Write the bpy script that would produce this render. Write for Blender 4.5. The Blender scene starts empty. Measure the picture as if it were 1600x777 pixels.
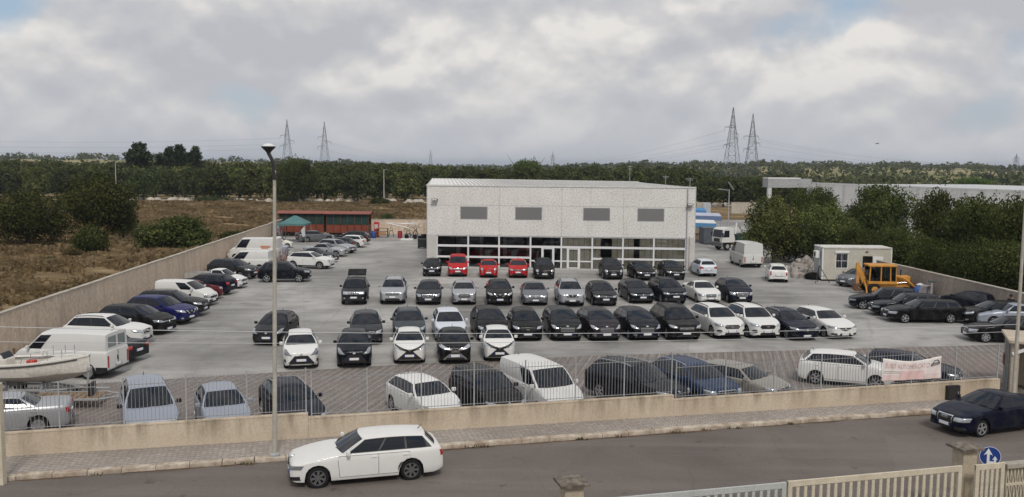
import bpy, bmesh, math, random
import numpy as np
from mathutils import Vector, Matrix
from mathutils.bvhtree import BVHTree
random.seed(7); RNG = np.random.default_rng(7)
PI = math.pi
scene = bpy.context.scene
COL = scene.collection

# ------------------------------------------------------------------ camera
F, PITCH, ROLL, CAMH = 1400.0, math.atan(129.0/1400.0), 0.0073, 9.72
cam_d = bpy.data.cameras.new('camera'); cam = bpy.data.objects.new('camera', cam_d); COL.objects.link(cam)
cam_d.sensor_fit = 'HORIZONTAL'; cam_d.sensor_width = 36.0; cam_d.lens = 36.0*F/1600.0
cam_d.clip_start = 0.1; cam_d.clip_end = 30000.0
cam.matrix_world = Matrix.Translation((0, 0, CAMH)) @ Matrix.Rotation(PI/2-PITCH, 4, 'X') @ Matrix.Rotation(ROLL, 4, 'Z')
scene.camera = cam

# ------------------------------------------------------------------ world, sun, exposure
SUN_AZ, SUN_EL = math.radians(168), math.radians(48)      # azimuth clockwise from +Y (the view axis)
world = bpy.data.worlds.new('World'); scene.world = world; world.use_nodes = True
def build_world():
    nt = world.node_tree; N = nt.nodes; L = nt.links
    for n in list(N): N.remove(n)
    out = N.new('ShaderNodeOutputWorld'); bg = N.new('ShaderNodeBackground'); bg.inputs['Strength'].default_value = 0.10
    sky = N.new('ShaderNodeTexSky'); sky.sky_type = 'NISHITA'; sky.sun_disc = False
    sky.sun_elevation = SUN_EL; sky.sun_rotation = SUN_AZ; sky.air_density = 1.0; sky.dust_density = 1.5; sky.ozone_density = 1.5
    tc = N.new('ShaderNodeTexCoord')
    def vmath(op, a, b=None):
        n = N.new('ShaderNodeVectorMath'); n.operation = op
        L.new(a, n.inputs[0])
        if b is not None: n.inputs[1].default_value = b
        return n.outputs[0]
    def m(op, a, b=None, c=None):
        n = N.new('ShaderNodeMath'); n.operation = op
        for i, v in enumerate((a, b, c)):
            if v is None: continue
            if isinstance(v, (int, float)): n.inputs[i].default_value = v
            else: L.new(v, n.inputs[i])
        return n.outputs[0]
    d = vmath('NORMALIZE', tc.outputs['Generated'])
    def fbm(off, scale, detail=6.0, rough=0.55, dist=0.0):
        s = vmath('MULTIPLY', d, (1.0, 1.0, 1.55)); s = vmath('ADD', s, off)
        n = N.new('ShaderNodeTexNoise'); L.new(s, n.inputs['Vector'])
        n.inputs['Scale'].default_value = scale; n.inputs['Detail'].default_value = detail
        n.inputs['Roughness'].default_value = rough; n.inputs['Distortion'].default_value = dist
        return n.outputs['Fac']
    o = (19.305, 0.233, 14.720)
    base = fbm(o, 5.4, 6.0, 0.46, 0.1)
    up = fbm((o[0], o[1], o[2]+0.03), 5.4, 6.0, 0.46, 0.1)
    big = fbm((3.160, 19.727, 0.338), 1.9, 3.0, 0.5)
    lit = m('MULTIPLY_ADD', m('SUBTRACT', base, up), 5.2, 0.46)     # cloud tops catch light, bases are grey
    lit = m('ADD', lit, m('MULTIPLY', m('SUBTRACT', big, 0.5), 0.7))
    lit = m('ADD', lit, m('MULTIPLY', m('SUBTRACT', base, 0.5), 0.6))
    ramp = N.new('ShaderNodeValToRGB'); L.new(lit, ramp.inputs['Fac'])
    e = ramp.color_ramp.elements
    e[0].position = 0.14; e[0].color = (5.1, 5.18, 5.55, 1)
    e[1].position = 0.88; e[1].color = (8.5, 8.2, 7.8, 1)
    k = e.new(0.5); k.color = (6.2, 6.15, 6.25, 1)
    cov = m('ADD', m('MULTIPLY', base, 0.8), m('MULTIPLY', big, 0.45))
    cr = N.new('ShaderNodeValToRGB'); L.new(cov, cr.inputs['Fac'])
    cr.color_ramp.elements[0].position = 0.47; cr.color_ramp.elements[0].color = (0, 0, 0, 1)
    cr.color_ramp.elements[1].position = 0.57; cr.color_ramp.elements[1].color = (1, 1, 1, 1)
    # a grey veil low down, as along the whole horizon
    sx = N.new('ShaderNodeSeparateXYZ'); L.new(d, sx.inputs[0])
    veil = N.new('ShaderNodeMapRange'); L.new(sx.outputs['Z'], veil.inputs[0])
    veil.inputs[1].default_value = 0.015; veil.inputs[2].default_value = 0.105
    veil.inputs[3].default_value = 0.92; veil.inputs[4].default_value = 0.10
    fac = m('MAXIMUM', cr.outputs['Color'], veil.outputs[0])
    blue = N.new('ShaderNodeMix'); blue.data_type = 'RGBA'; blue.inputs[0].default_value = 0.5
    L.new(sky.outputs['Color'], blue.inputs[6]); blue.inputs[7].default_value = (4.0, 5.4, 7.0, 1)
    hz = N.new('ShaderNodeMix'); hz.data_type = 'RGBA'
    L.new(m('MULTIPLY', veil.outputs[0], 0.8), hz.inputs[0]); L.new(ramp.outputs['Color'], hz.inputs[6]); hz.inputs[7].default_value = (5.3, 5.45, 5.85, 1)
    mix = N.new('ShaderNodeMix'); mix.data_type = 'RGBA'
    L.new(fac, mix.inputs[0]); L.new(blue.outputs[2], mix.inputs[6]); L.new(hz.outputs[2], mix.inputs[7])
    # an overcast sky grows brighter towards the zenith
    zen = N.new('ShaderNodeMapRange'); L.new(sx.outputs['Z'], zen.inputs[0])
    zen.inputs[1].default_value = 0.12; zen.inputs[2].default_value = 1.0; zen.inputs[3].default_value = 1.0; zen.inputs[4].default_value = 1.2
    br = N.new('ShaderNodeVectorMath'); br.operation = 'SCALE'; L.new(mix.outputs[2], br.inputs[0]); L.new(zen.outputs[0], br.inputs['Scale'])
    L.new(br.outputs[0], bg.inputs['Color']); L.new(bg.outputs[0], out.inputs['Surface'])
build_world()
sun_d = bpy.data.lights.new('sun', 'SUN'); sun = bpy.data.objects.new('sun', sun_d); COL.objects.link(sun)
sun_d.energy = 2.0; sun_d.angle = math.radians(13); sun_d.color = (1.0, 0.94, 0.86)
sdir = Vector((math.sin(SUN_AZ)*math.cos(SUN_EL), math.cos(SUN_AZ)*math.cos(SUN_EL), math.sin(SUN_EL)))
sun.rotation_euler = sdir.to_track_quat('Z', 'Y').to_euler(); sun.location = (30, -30, 60)
scene.view_settings.view_transform = 'Standard'; scene.view_settings.look = 'None'
scene.view_settings.exposure = -0.03; scene.view_settings.gamma = 1.0
scene.cycles.max_bounces = 6; scene.cycles.diffuse_bounces = 3; scene.cycles.glossy_bounces = 3
scene.cycles.transmission_bounces = 4; scene.cycles.transparent_max_bounces = 8; scene.cycles.volume_bounces = 0

# ------------------------------------------------------------------ survey: a picture point -> a point of the place
CP, SP, CR, SR = math.cos(PITCH), math.sin(PITCH), math.cos(ROLL), math.sin(ROLL)
def ray(px, py):
    x, y = px-800.0, py-388.5
    x, y = CR*x+SR*y, -SR*x+CR*y
    return Vector((x, F*CP-y*SP*1.0, -F*SP-y*CP))
def at(px, py, z=0.0):
    r = ray(px, py); t = (z-CAMH)/r.z
    return Vector((r.x*t, r.y*t, z))
def atY(px, py, Y):
    r = ray(px, py); t = Y/r.y
    return Vector((r.x*t, Y, CAMH+r.z*t))
def proj(p):
    d = (p[0], p[1], p[2]-CAMH)
    z = d[1]*CP-d[2]*SP; u = d[2]*CP+d[1]*SP
    x = F*d[0]/z; y = -F*u/z
    return 800+CR*x-SR*y, 388.5+SR*x+CR*y

# ------------------------------------------------------------------ helpers
def link(o, parent=None):
    COL.objects.link(o)
    if parent is not None: o.parent = parent
    return o
def tag(o, label=None, cat=None, group=None, kind=None):
    if label: o['label'] = label
    if cat: o['category'] = cat
    if group: o['group'] = group
    if kind: o['kind'] = kind
    return o
def thing(name, label, cat, loc=(0, 0, 0), rz=0.0, group=None):
    o = bpy.data.objects.new(name, None); o.empty_display_size = 0.3; COL.objects.link(o)
    o.location = loc; o.rotation_euler = (0, 0, rz)
    return tag(o, label, cat, group)
def copy_tree(o, parent=None):
    c = o.copy(); COL.objects.link(c)
    if parent is not None: c.parent = parent
    for ch in list(o.children): copy_tree(ch, c)
    return c
def mesh_np(name, verts, faces, mats=(), smooth=None, midx=None):
    me = bpy.data.meshes.new(name)
    me.from_pydata([tuple(map(float, v)) for v in verts], [], [tuple(f) for f in faces])
    for m in mats: me.materials.append(m)
    if midx is not None: me.polygons.foreach_set('material_index', np.asarray(midx, dtype=np.int32))
    if smooth is not None:
        me.shade_smooth(); me.set_sharp_from_angle(angle=math.radians(smooth))
    me.update(); return me
def mobj(name, me, parent=None, loc=(0, 0, 0), rot=(0, 0, 0)):
    o = bpy.data.objects.new(name, me); link(o, parent); o.location = loc; o.rotation_euler = rot
    return o
class MB:
    """collects simple shapes and links them as one mesh object"""
    def __init__(s): s.v = []; s.f = []
    def add(s, vs, fs):
        n = len(s.v); s.v += [tuple(v) for v in vs]; s.f += [tuple(i+n for i in f) for f in fs]; return s
    def box(s, x0, x1, y0, y1, z0, z1):
        return s.add([(x0,y0,z0),(x1,y0,z0),(x1,y1,z0),(x0,y1,z0),(x0,y0,z1),(x1,y0,z1),(x1,y1,z1),(x0,y1,z1)],
              [(3,2,1,0),(4,5,6,7),(0,1,5,4),(1,2,6,5),(2,3,7,6),(3,0,4,7)])
    def bbox(s, x0, x1, y0, y1, z0, z1, b=0.02):
        """box with chamfered edges"""
        bm = bmesh.new(); bmesh.ops.create_cube(bm, size=1.0)
        bmesh.ops.scale(bm, vec=(x1-x0, y1-y0, z1-z0), verts=bm.verts)
        bmesh.ops.translate(bm, vec=((x0+x1)/2, (y0+y1)/2, (z0+z1)/2), verts=bm.verts)
        bmesh.ops.bevel(bm, geom=bm.edges[:], offset=b, segments=2, affect='EDGES', profile=0.6)
        bm.verts.index_update()
        s.add([v.co[:] for v in bm.verts], [[v.index for v in f.verts] for f in bm.faces]); bm.free(); return s
    def tube(s, pts, r, n=8, cap=True):
        pts = [Vector(p) for p in pts]; rs = r if isinstance(r, (list, tuple)) else [r]*len(pts)
        base = len(s.v); prev = None
        for i, p in enumerate(pts):
            t = (pts[min(i+1, len(pts)-1)]-pts[max(i-1, 0)]).normalized()
            if prev is None:
                a = Vector((0, 0, 1)) if abs(t.z) < 0.9 else Vector((1, 0, 0))
                u = t.cross(a).normalized()
            else: u = (prev - t*prev.dot(t)).normalized()
            prev = u; w = t.cross(u)
            for k in range(n):
                an = 2*PI*k/n; s.v.append(tuple(p+u*(rs[i]*math.cos(an))+w*(rs[i]*math.sin(an))))
        for i in range(len(pts)-1):
            for k in range(n):
                a = base+i*n+k; b = base+i*n+(k+1) % n
                s.f.append((a, b, b+n, a+n))
        if cap:
            s.f.append(tuple(base+k for k in range(n-1, -1, -1))); e = base+(len(pts)-1)*n
            s.f.append(tuple(e+k for k in range(n)))
        return s
    def lathe(s, prof, n=16, axis='z', c=(0, 0, 0), caps=True):
        base = len(s.v)
        for (r, h) in prof:
            for k in range(n):
                a = 2*PI*k/n; x, y = r*math.cos(a), r*math.sin(a)
                p = (x, y, h) if axis == 'z' else ((x, h, y) if axis == 'y' else (h, x, y))
                s.v.append((p[0]+c[0], p[1]+c[1], p[2]+c[2]))
        for i in range(len(prof)-1):
            for k in range(n):
                a = base+i*n+k; b = base+i*n+(k+1) % n
                s.f.append((a, b, b+n, a+n) if axis != 'y' else (a, a+n, b+n, b))
        if not caps: return s
        s.f.append(tuple(base+k for k in range(n))); e = base+(len(prof)-1)*n
        s.f.append(tuple(e+k for k in range(n)))
        return s
    def prism(s, poly, z0, z1):
        n = len(poly)
        return s.add([(p[0], p[1], z0) for p in poly]+[(p[0], p[1], z1) for p in poly],
              [tuple(range(n-1, -1, -1)), tuple(range(n, 2*n))]+[(i, (i+1) % n, n+(i+1) % n, n+i) for i in range(n)])
    def prism_y(s, poly, y0, y1):
        n = len(poly)
        return s.add([(p[0], y0, p[1]) for p in poly]+[(p[0], y1, p[1]) for p in poly],
              [tuple(range(n)), tuple(range(2*n-1, n-1, -1))]+[(i, n+i, n+(i+1) % n, (i+1) % n) for i in range(n)])
    def mesh(s, name, m, smooth=None):
        me = mesh_np(name, s.v, s.f, [m], None)
        bm = bmesh.new(); bm.from_mesh(me); bmesh.ops.recalc_face_normals(bm, faces=bm.faces[:]); bm.to_mesh(me); bm.free()
        if smooth is not None:
            me.shade_smooth(); me.set_sharp_from_angle(angle=math.radians(smooth))
        return me
    def build(s, name, m, parent=None, smooth=None, loc=(0, 0, 0), rot=(0, 0, 0)):
        return mobj(name, s.mesh(name, m, smooth), parent, loc, rot)

# ------------------------------------------------------------------ materials
def new_mat(name):
    m = bpy.data.materials.new(name); m.use_nodes = True
    nt = m.node_tree; return m, nt, nt.nodes['Principled BSDF']
def flat(name, col, rough=0.5, metal=0.0, coat=0.0, spec=0.5, emit=None):
    m, nt, b = new_mat(name)
    b.inputs['Base Color'].default_value = (*col, 1); b.inputs['Roughness'].default_value = rough
    b.inputs['Metallic'].default_value = metal; b.inputs['Coat Weight'].default_value = coat
    b.inputs['Coat Roughness'].default_value = 0.04; b.inputs['Specular IOR Level'].default_value = spec
    return m
class NT:
    def __init__(s, nt): s.nt = nt; s.N = nt.nodes; s.L = nt.links
    def coord(s, which='Object', scale=(1, 1, 1), rot=(0, 0, 0)):
        if which == 'World':
            tc = s.N.new('ShaderNodeNewGeometry'); o = tc.outputs['Position']
        else:
            tc = s.N.new('ShaderNodeTexCoord'); o = tc.outputs[which]
        mp = s.N.new('ShaderNodeMapping'); mp.inputs['Scale'].default_value = scale; mp.inputs['Rotation'].default_value = rot
        s.L.new(o, mp.inputs['Vector']); return mp.outputs[0]
    def noise(s, vec, scale, detail=4.0, rough=0.55, dist=0.0):
        n = s.N.new('ShaderNodeTexNoise'); s.L.new(vec, n.inputs['Vector']); n.inputs['Scale'].default_value = scale
        n.inputs['Detail'].default_value = detail; n.inputs['Roughness'].default_value = rough; n.inputs['Distortion'].default_value = dist
        return n.outputs['Fac']
    def ramp(s, fac, stops):
        n = s.N.new('ShaderNodeValToRGB'); s.L.new(fac, n.inputs['Fac']); e = n.color_ramp.elements
        while len(e) < len(stops): e.new(0.5)
        for k, (p, c) in zip(e, stops):
            k.position = p; k.color = (*c, 1) if isinstance(c, (tuple, list)) else (c, c, c, 1)
        return n.outputs['Color']
    def mix(s, fac, a, b, mode='MIX'):
        n = s.N.new('ShaderNodeMix'); n.data_type = 'RGBA'; n.blend_type = mode
        for sock, v in ((n.inputs[0], fac), (n.inputs[6], a), (n.inputs[7], b)):
            if isinstance(v, (int, float)): sock.default_value = v
            elif isinstance(v, tuple): sock.default_value = (*v, 1)
            else: s.L.new(v, sock)
        return n.outputs[2]
    def math(s, op, a, b=0.0):
        n = s.N.new('ShaderNodeMath'); n.operation = op
        for i, v in enumerate((a, b)):
            if isinstance(v, (int, float)): n.inputs[i].default_value = v
            else: s.L.new(v, n.inputs[i])
        return n.outputs[0]
    def bump(s, h, bsdf, strength=0.3, dist=0.02):
        n = s.N.new('ShaderNodeBump'); n.inputs['Strength'].default_value = strength; n.inputs['Distance'].default_value = dist
        s.L.new(h, n.inputs['Height']); s.L.new(n.outputs[0], bsdf.inputs['Normal'])
def mottled(name, c1, c2, scale=1.0, rough=0.85, which='Object', fine=12.0, bump=0.15, streak=None, streak_col=None, detail=5.0):
    """two-tone worn surface with fine grain; optional vertical run-off streaks"""
    m, nt, b = new_mat(name); t = NT(nt)
    v = t.coord(which); a = t.noise(v, scale, detail)
    col = t.mix(t.ramp(a, [(0.35, 0.0), (0.65, 1.0)]), c1, c2)
    g = t.noise(v, scale*fine, 3.0)
    col = t.mix(0.35, col, t.ramp(g, [(0.3, 0.25), (0.7, 0.8)]), 'OVERLAY')
    if streak:
        sv = t.coord(which, scale=streak); sn = t.noise(sv, 1.0, 5.0, 0.65)
        col = t.mix(t.ramp(sn, [(0.50, 0.0), (0.72, 0.75)]), col, streak_col)
    nt.links.new(col, b.inputs['Base Color']); b.inputs['Roughness'].default_value = rough
    b.inputs['Specular IOR Level'].default_value = 0.25
    if bump: t.bump(g, b, bump, 0.02)
    return m
PAINTS = {}
def paint(name, col, metal=0.0, rough=0.45):
    if name in PAINTS: return PAINTS[name]
    m, nt, b = new_mat('paint_'+name); t = NT(nt)
    v = t.coord('Object'); n = t.noise(v, 2.2, 4.0)
    dust = t.ramp(n, [(0.45, 0.0), (0.8, 0.10)])
    nt.links.new(t.mix(dust, col, (0.30, 0.28, 0.25)), b.inputs['Base Color'])
    b.inputs['Metallic'].default_value = metal; b.inputs['Roughness'].default_value = rough
    b.inputs['Coat Weight'].default_value = 0.22; b.inputs['Coat Roughness'].default_value = 0.03
    b.inputs['Specular IOR Level'].default_value = 0.05
    PAINTS[name] = m; return m
M_glass = flat('car_glass', (0.003, 0.006, 0.012), 0.02, 0, 0, 0.42)
M_trim = flat('black_plastic', (0.012, 0.012, 0.013), 0.5)
M_dark = flat('underbody_black', (0.006, 0.006, 0.006), 0.9, spec=0.1)
M_tyre = flat('tyre_rubber', (0.014, 0.014, 0.015), 0.85, spec=0.2)
M_rim = flat('rim_alloy', (0.42, 0.43, 0.45), 0.35, 0.7)
M_rimdark = flat('rim_dark', (0.16, 0.16, 0.165), 0.3, 0.5)
M_chrome = flat('chrome', (0.62, 0.63, 0.65), 0.18, 1.0)
M_lamp = flat('headlamp', (0.42, 0.45, 0.48), 0.12, 0.55, 1.0)
M_lampdark = flat('headlamp_smoked', (0.16, 0.17, 0.19), 0.10, 0.4, 1.0)
M_tail = flat('tail_lamp', (0.33, 0.012, 0.010), 0.15, 0, 1.0)
M_plate = flat('plate_white', (0.70, 0.70, 0.70), 0.5)
M_plateblue = flat('plate_blue', (0.02, 0.05, 0.28), 0.5)
M_amber = flat('amber_lamp', (0.5, 0.14, 0.01), 0.2, 0, 1.0)
def mat_street_wall():
    m, nt, b = new_mat('beige_render'); t = NT(nt); w = t.coord('World')
    n1 = t.noise(w, 0.35, 4.0); n2 = t.noise(w, 14.0, 3.0); n3 = t.noise(w, 2.2, 5.0, .65)
    col = t.mix(t.ramp(n1, [(0.38, 0.0), (0.62, 1.0)]), (0.53, 0.455, 0.355), (0.46, 0.38, 0.29))
    sn = t.noise(t.coord('World', scale=(2.6, 2.6, .35)), 1.0, 5.0, .65); big = t.noise(t.coord('World', scale=(.8, .8, .1)), 1.0, 3.0)
    sx = nt.nodes.new('ShaderNodeSeparateXYZ'); nt.links.new(w, sx.inputs[0]); mr = nt.nodes.new('ShaderNodeMapRange'); nt.links.new(sx.outputs['Z'], mr.inputs[0])
    mr.inputs[1].default_value = 0.25; mr.inputs[2].default_value = 0.92; mr.inputs[3].default_value = 0.12; mr.inputs[4].default_value = 1.0
    st = t.math('MULTIPLY', t.math('MULTIPLY', t.ramp(sn, [(0.42, 0.0), (0.62, 1.0)]), t.ramp(big, [(.35, .35), (.6, 1.0)])), mr.outputs[0])
    col = t.mix(t.math('MULTIPLY', st, 0.8), col, (0.20, 0.16, 0.115)); col = t.mix(t.ramp(n3, [(.62, 0.0), (.78, .4)]), col, (.36, .25, .17))
    col = t.mix(0.25, col, t.ramp(n2, [(0.3, 0.3), (0.7, 0.7)]), 'OVERLAY')
    nt.links.new(col, b.inputs['Base Color']); b.inputs['Roughness'].default_value = .9; b.inputs['Specular IOR Level'].default_value = .2; t.bump(n2, b, .15, .02); return m
M_concrete_wall = mat_street_wall()
M_left_wall = mottled('pinkish_render', (0.60, 0.49, 0.385), (0.54, 0.435, 0.34), 0.35, 0.9, 'World', streak=(1.1, 1.1, 0.16), streak_col=(0.38, 0.31, 0.25))
M_coping = mottled('stone_coping', (0.44, 0.40, 0.34), (0.30, 0.27, 0.23), 1.5, 0.9, 'World')
M_galv = mottled('galvanised_steel', (0.36, 0.37, 0.38), (0.28, 0.29, 0.30), 6.0, 0.5, bump=0)
M_bar = mottled('fence_bar_paint', (0.30, 0.305, 0.315), (0.22, 0.225, 0.235), 3.0, 0.5, 'World', bump=0)
M_lamppost = mottled('painted_post', (0.42, 0.40, 0.35), (0.34, 0.32, 0.28), 3.0, 0.6, bump=0.05)
M_white = flat('white_paint', (0.72, 0.72, 0.71), 0.45)
M_frame = flat('white_aluminium', (0.66, 0.67, 0.68), 0.4)
M_blackm = flat('black_metal', (0.015, 0.015, 0.016), 0.5)
M_orange = mottled('orange_machine_paint', (0.56, 0.27, 0.05), (0.44, 0.20, 0.04), 2.5, 0.55, bump=0.05)
M_rust = mottled('rusty_steel', (0.16, 0.075, 0.04), (0.10, 0.055, 0.035), 4.0, 0.85)
M_wood = mottled('worn_timber', (0.24, 0.17, 0.11), (0.16, 0.115, 0.075), 4.0, 0.85)
M_gate_cream = mottled('gate_cream_paint', (0.56, 0.51, 0.40), (0.46, 0.41, 0.32), 2.5, 0.7, bump=0.05)
M_gate_grey = mottled('gate_grey_paint', (0.42, 0.44, 0.43), (0.36, 0.38, 0.37), 2.5, 0.7, bump=0.05)
M_skin = flat('skin', (0.32, 0.19, 0.13), 0.6)

# ------------------------------------------------------------------ the setting: terrain, lot, street
def terrain_h(x, y):
    r = np.hypot(x, y); h = np.full_like(r, -0.15)
    az = np.degrees(np.arctan2(x, np.maximum(y, 1)))
    k = np.clip((r-420)/700, 0, 1); k = k*k*(3-2*k)
    hill = 12.0*np.exp(-((az+27)/11)**2) + 7.0*np.exp(-((az+13)/9)**2) + 7.0*np.exp(-((az-9)/10)**2) + 10*np.exp(-((az-24)/12)**2)
    return h + k*hill*(1+0.15*np.sin(az*1.7)) * np.where(y > 0, 1, 0)
def build_terrain():
    ys = np.concatenate([np.linspace(-150, 20, 6), np.linspace(30, 420, 40), np.geomspace(440, 12000, 40)])
    xs = np.concatenate([-np.geomspace(9000, 260, 26), np.linspace(-250, 250, 51), np.geomspace(260, 9000, 26)])
    X, Y = np.meshgrid(xs, ys); Z = terrain_h(X, Y)
    Z = np.where((np.hypot(X, Y) > 130), Z, Z)
    v = np.stack([X.ravel(), Y.ravel(), Z.ravel()], 1); nx = len(xs)
    f = [(j*nx+i, j*nx+i+1, (j+1)*nx+i+1, (j+1)*nx+i) for j in range(len(ys)-1) for i in range(nx-1)]
    m, nt, b = new_mat('dry_field'); t = NT(nt); w = t.coord('World')
    n1 = t.noise(t.coord('World', scale=(.7, 1.6, 1)), 0.07, 6.0, 0.6); n2 = t.noise(w, 0.35, 6.0, 0.65); n3 = t.noise(w, 0.0045, 3.0)
    col = t.ramp(n2, [(0.3, (0.105, 0.072, 0.038)), (0.5, (0.23, 0.17, 0.098)), (0.72, (0.38, 0.295, 0.185))])
    col = t.mix(t.ramp(n1, [(0.42, 0.0), (0.62, 0.8)]), col, (0.11, 0.078, 0.046))
    far = t.ramp(n3, [(0.36, (0.11, 0.12, 0.055)), (0.5, (0.30, 0.255, 0.15)), (0.64, (0.15, 0.16, 0.065))])
    sx = nt.nodes.new('ShaderNodeSeparateXYZ'); nt.links.new(w, sx.inputs[0])
    mr = nt.nodes.new('ShaderNodeMapRange'); nt.links.new(sx.outputs['Y'], mr.inputs[0])
    mr.inputs[1].default_value = 230; mr.inputs[2].default_value = 420
    nt.links.new(t.mix(mr.outputs[0], col, far), b.inputs['Base Color']); b.inputs['Roughness'].default_value = 1.0
    b.inputs['Specular IOR Level'].default_value = 0.0
    t.bump(n2, b, 0.6, 0.3)
    o = mobj('ground', mesh_np('ground', v, f, [m], 60)); tag(o, kind='structure')
build_terrain()

SD = Vector((0.9736, 0.2283, 0.0)); SN = Vector((-0.2283, 0.9736, 0.0))    # along the street, and away from it
def wall_y(x): return 28.46+(x+16.06)*0.2351
def kerb_y(x): return 26.53+(x+14.97)*0.2590
def lwall_x(y): return -25.4-(y-44.6)*0.0745       # left boundary wall
def rwall_x(y): return 32.45-(y-57.2)*0.0600       # right boundary wall
BACK_Y = 127.0
def sheet(name, poly, z, m, kind='structure'):
    n = len(poly)
    o = mobj(name, mesh_np(name, [(p[0], p[1], z) for p in poly], [tuple(range(n))], [m])); tag(o, kind=kind); return o
def nt_noise_col(nt, vec, scale):
    n = nt.nodes.new('ShaderNodeTexNoise'); n.inputs['Scale'].default_value = scale; nt.links.new(vec, n.inputs['Vector']); return n.outputs['Color']
def mat_lot():
    m, nt, b = new_mat('lot_concrete'); t = NT(nt); w = t.coord('World')
    n1 = t.noise(w, 0.09, 6.0, 0.62, 0.4); n2 = t.noise(w, 0.7, 5.0, 0.6); n3 = t.noise(w, 14.0, 3.0, 0.7)
    st = t.noise(t.coord('World', scale=(0.16, 0.9, 1), rot=(0, 0, -0.25)), 1.0, 5.0, 0.6)
    col = t.ramp(n1, [(0.36, (0.17, 0.165, 0.158)), (0.5, (0.275, 0.268, 0.256)), (0.62, (0.40, 0.39, 0.372))])
    col = t.mix(t.ramp(n2, [(0.52, 0.0), (0.72, 0.6)]), col, (0.165, 0.155, 0.145))
    col = t.mix(t.ramp(st, [(0.5, 0.0), (0.68, 0.6)]), col, (0.34, 0.335, 0.325))
    sp = nt.nodes.new('ShaderNodeTexVoronoi'); nt.links.new(w, sp.inputs['Vector']); sp.inputs['Scale'].default_value = 0.22
    col = t.mix(t.ramp(sp.outputs['Distance'], [(0.05, 0.5), (0.16, 0.0)]), col, (0.11, 0.105, 0.10))
    bk = nt.nodes.new('ShaderNodeTexBrick'); nt.links.new(t.coord('World', rot=(0, 0, -0.23)), bk.inputs['Vector'])
    bk.offset = 0.0; bk.inputs['Scale'].default_value = 0.2; bk.inputs['Mortar Size'].default_value = 0.0025
    bk.inputs['Brick Width'].default_value = 1.0; bk.inputs['Row Height'].default_value = 1.0; bk.inputs['Mortar Smooth'].default_value = 0.3
    col = t.mix(t.math('MULTIPLY', bk.outputs['Fac'], 0.45), col, (0.11, 0.105, 0.10))
    vo = nt.nodes.new('ShaderNodeTexVoronoi'); vo.feature = 'DISTANCE_TO_EDGE'; vo.inputs['Scale'].default_value = 0.13; nt.links.new(t.mix(0.3, w, nt_noise_col(nt, w, 0.5)), vo.inputs['Vector'])
    col = t.mix(t.ramp(vo.outputs['Distance'], [(0.002, 0.25), (0.005, 0.0)]), col, (0.13, 0.125, 0.12))
    s2 = nt.nodes.new('ShaderNodeTexVoronoi'); nt.links.new(t.mix(0.2, w, nt_noise_col(nt, w, 1.2)), s2.inputs['Vector']); s2.inputs['Scale'].default_value = 0.5
    col = t.mix(t.ramp(s2.outputs['Distance'], [(0.06, 0.45), (0.2, 0.0)]), col, (0.12, 0.115, 0.11))
    tm = t.noise(t.coord('World', scale=(0.05, 0.5, 1), rot=(0, 0, .35)), 1.0, 6.0, 0.7)
    col = t.mix(t.ramp(tm, [(0.52, 0.0), (0.66, 0.4)]), col, (0.15, 0.145, 0.14))
    col = t.mix(0.3, col, t.ramp(n3, [(0.3, 0.3), (0.7, 0.7)]), 'OVERLAY')
    nt.links.new(col, b.inputs['Base Color']); b.inputs['Roughness'].default_value = 0.75; b.inputs['Specular IOR Level'].default_value = 0.3
    t.bump(n3, b, 0.15, 0.01); return m
def mat_pavers(name, c1, c2, mortar, size, rot, msize=0.035, ratio=2.0):
    m, nt, b = new_mat(name); t = NT(nt); w = t.coord('World', rot=(0, 0, rot))
    bk = nt.nodes.new('ShaderNodeTexBrick'); nt.links.new(w, bk.inputs['Vector'])
    bk.inputs['Scale'].default_value = 1.0; bk.inputs['Brick Width'].default_value = size*ratio; bk.inputs['Row Height'].default_value = size
    bk.inputs['Mortar Size'].default_value = msize*size; bk.inputs['Color1'].default_value = (*c1, 1); bk.inputs['Color2'].default_value = (*c2, 1)
    bk.inputs['Mortar'].default_value = (*mortar, 1); bk.inputs['Bias'].default_value = 0.0
    ww = t.coord('World'); n = t.noise(ww, 0.25, 5.0, 0.6); n2 = t.noise(ww, 9.0, 3.0)
    col = t.mix(t.ramp(n, [(0.4, 0.0), (0.7, 0.5)]), bk.outputs['Color'], (0.16, 0.135, 0.115))
    col = t.mix(0.35, col, t.ramp(n2, [(0.3, 0.25), (0.7, 0.75)]), 'OVERLAY')
    nt.links.new(col, b.inputs['Base Color']); b.inputs['Roughness'].default_value = 0.85; b.inputs['Specular IOR Level'].default_value = 0.25
    t.bump(t.math('SUBTRACT', 1.0, bk.outputs['Fac']), b, 0.6, 0.012); return m
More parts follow.
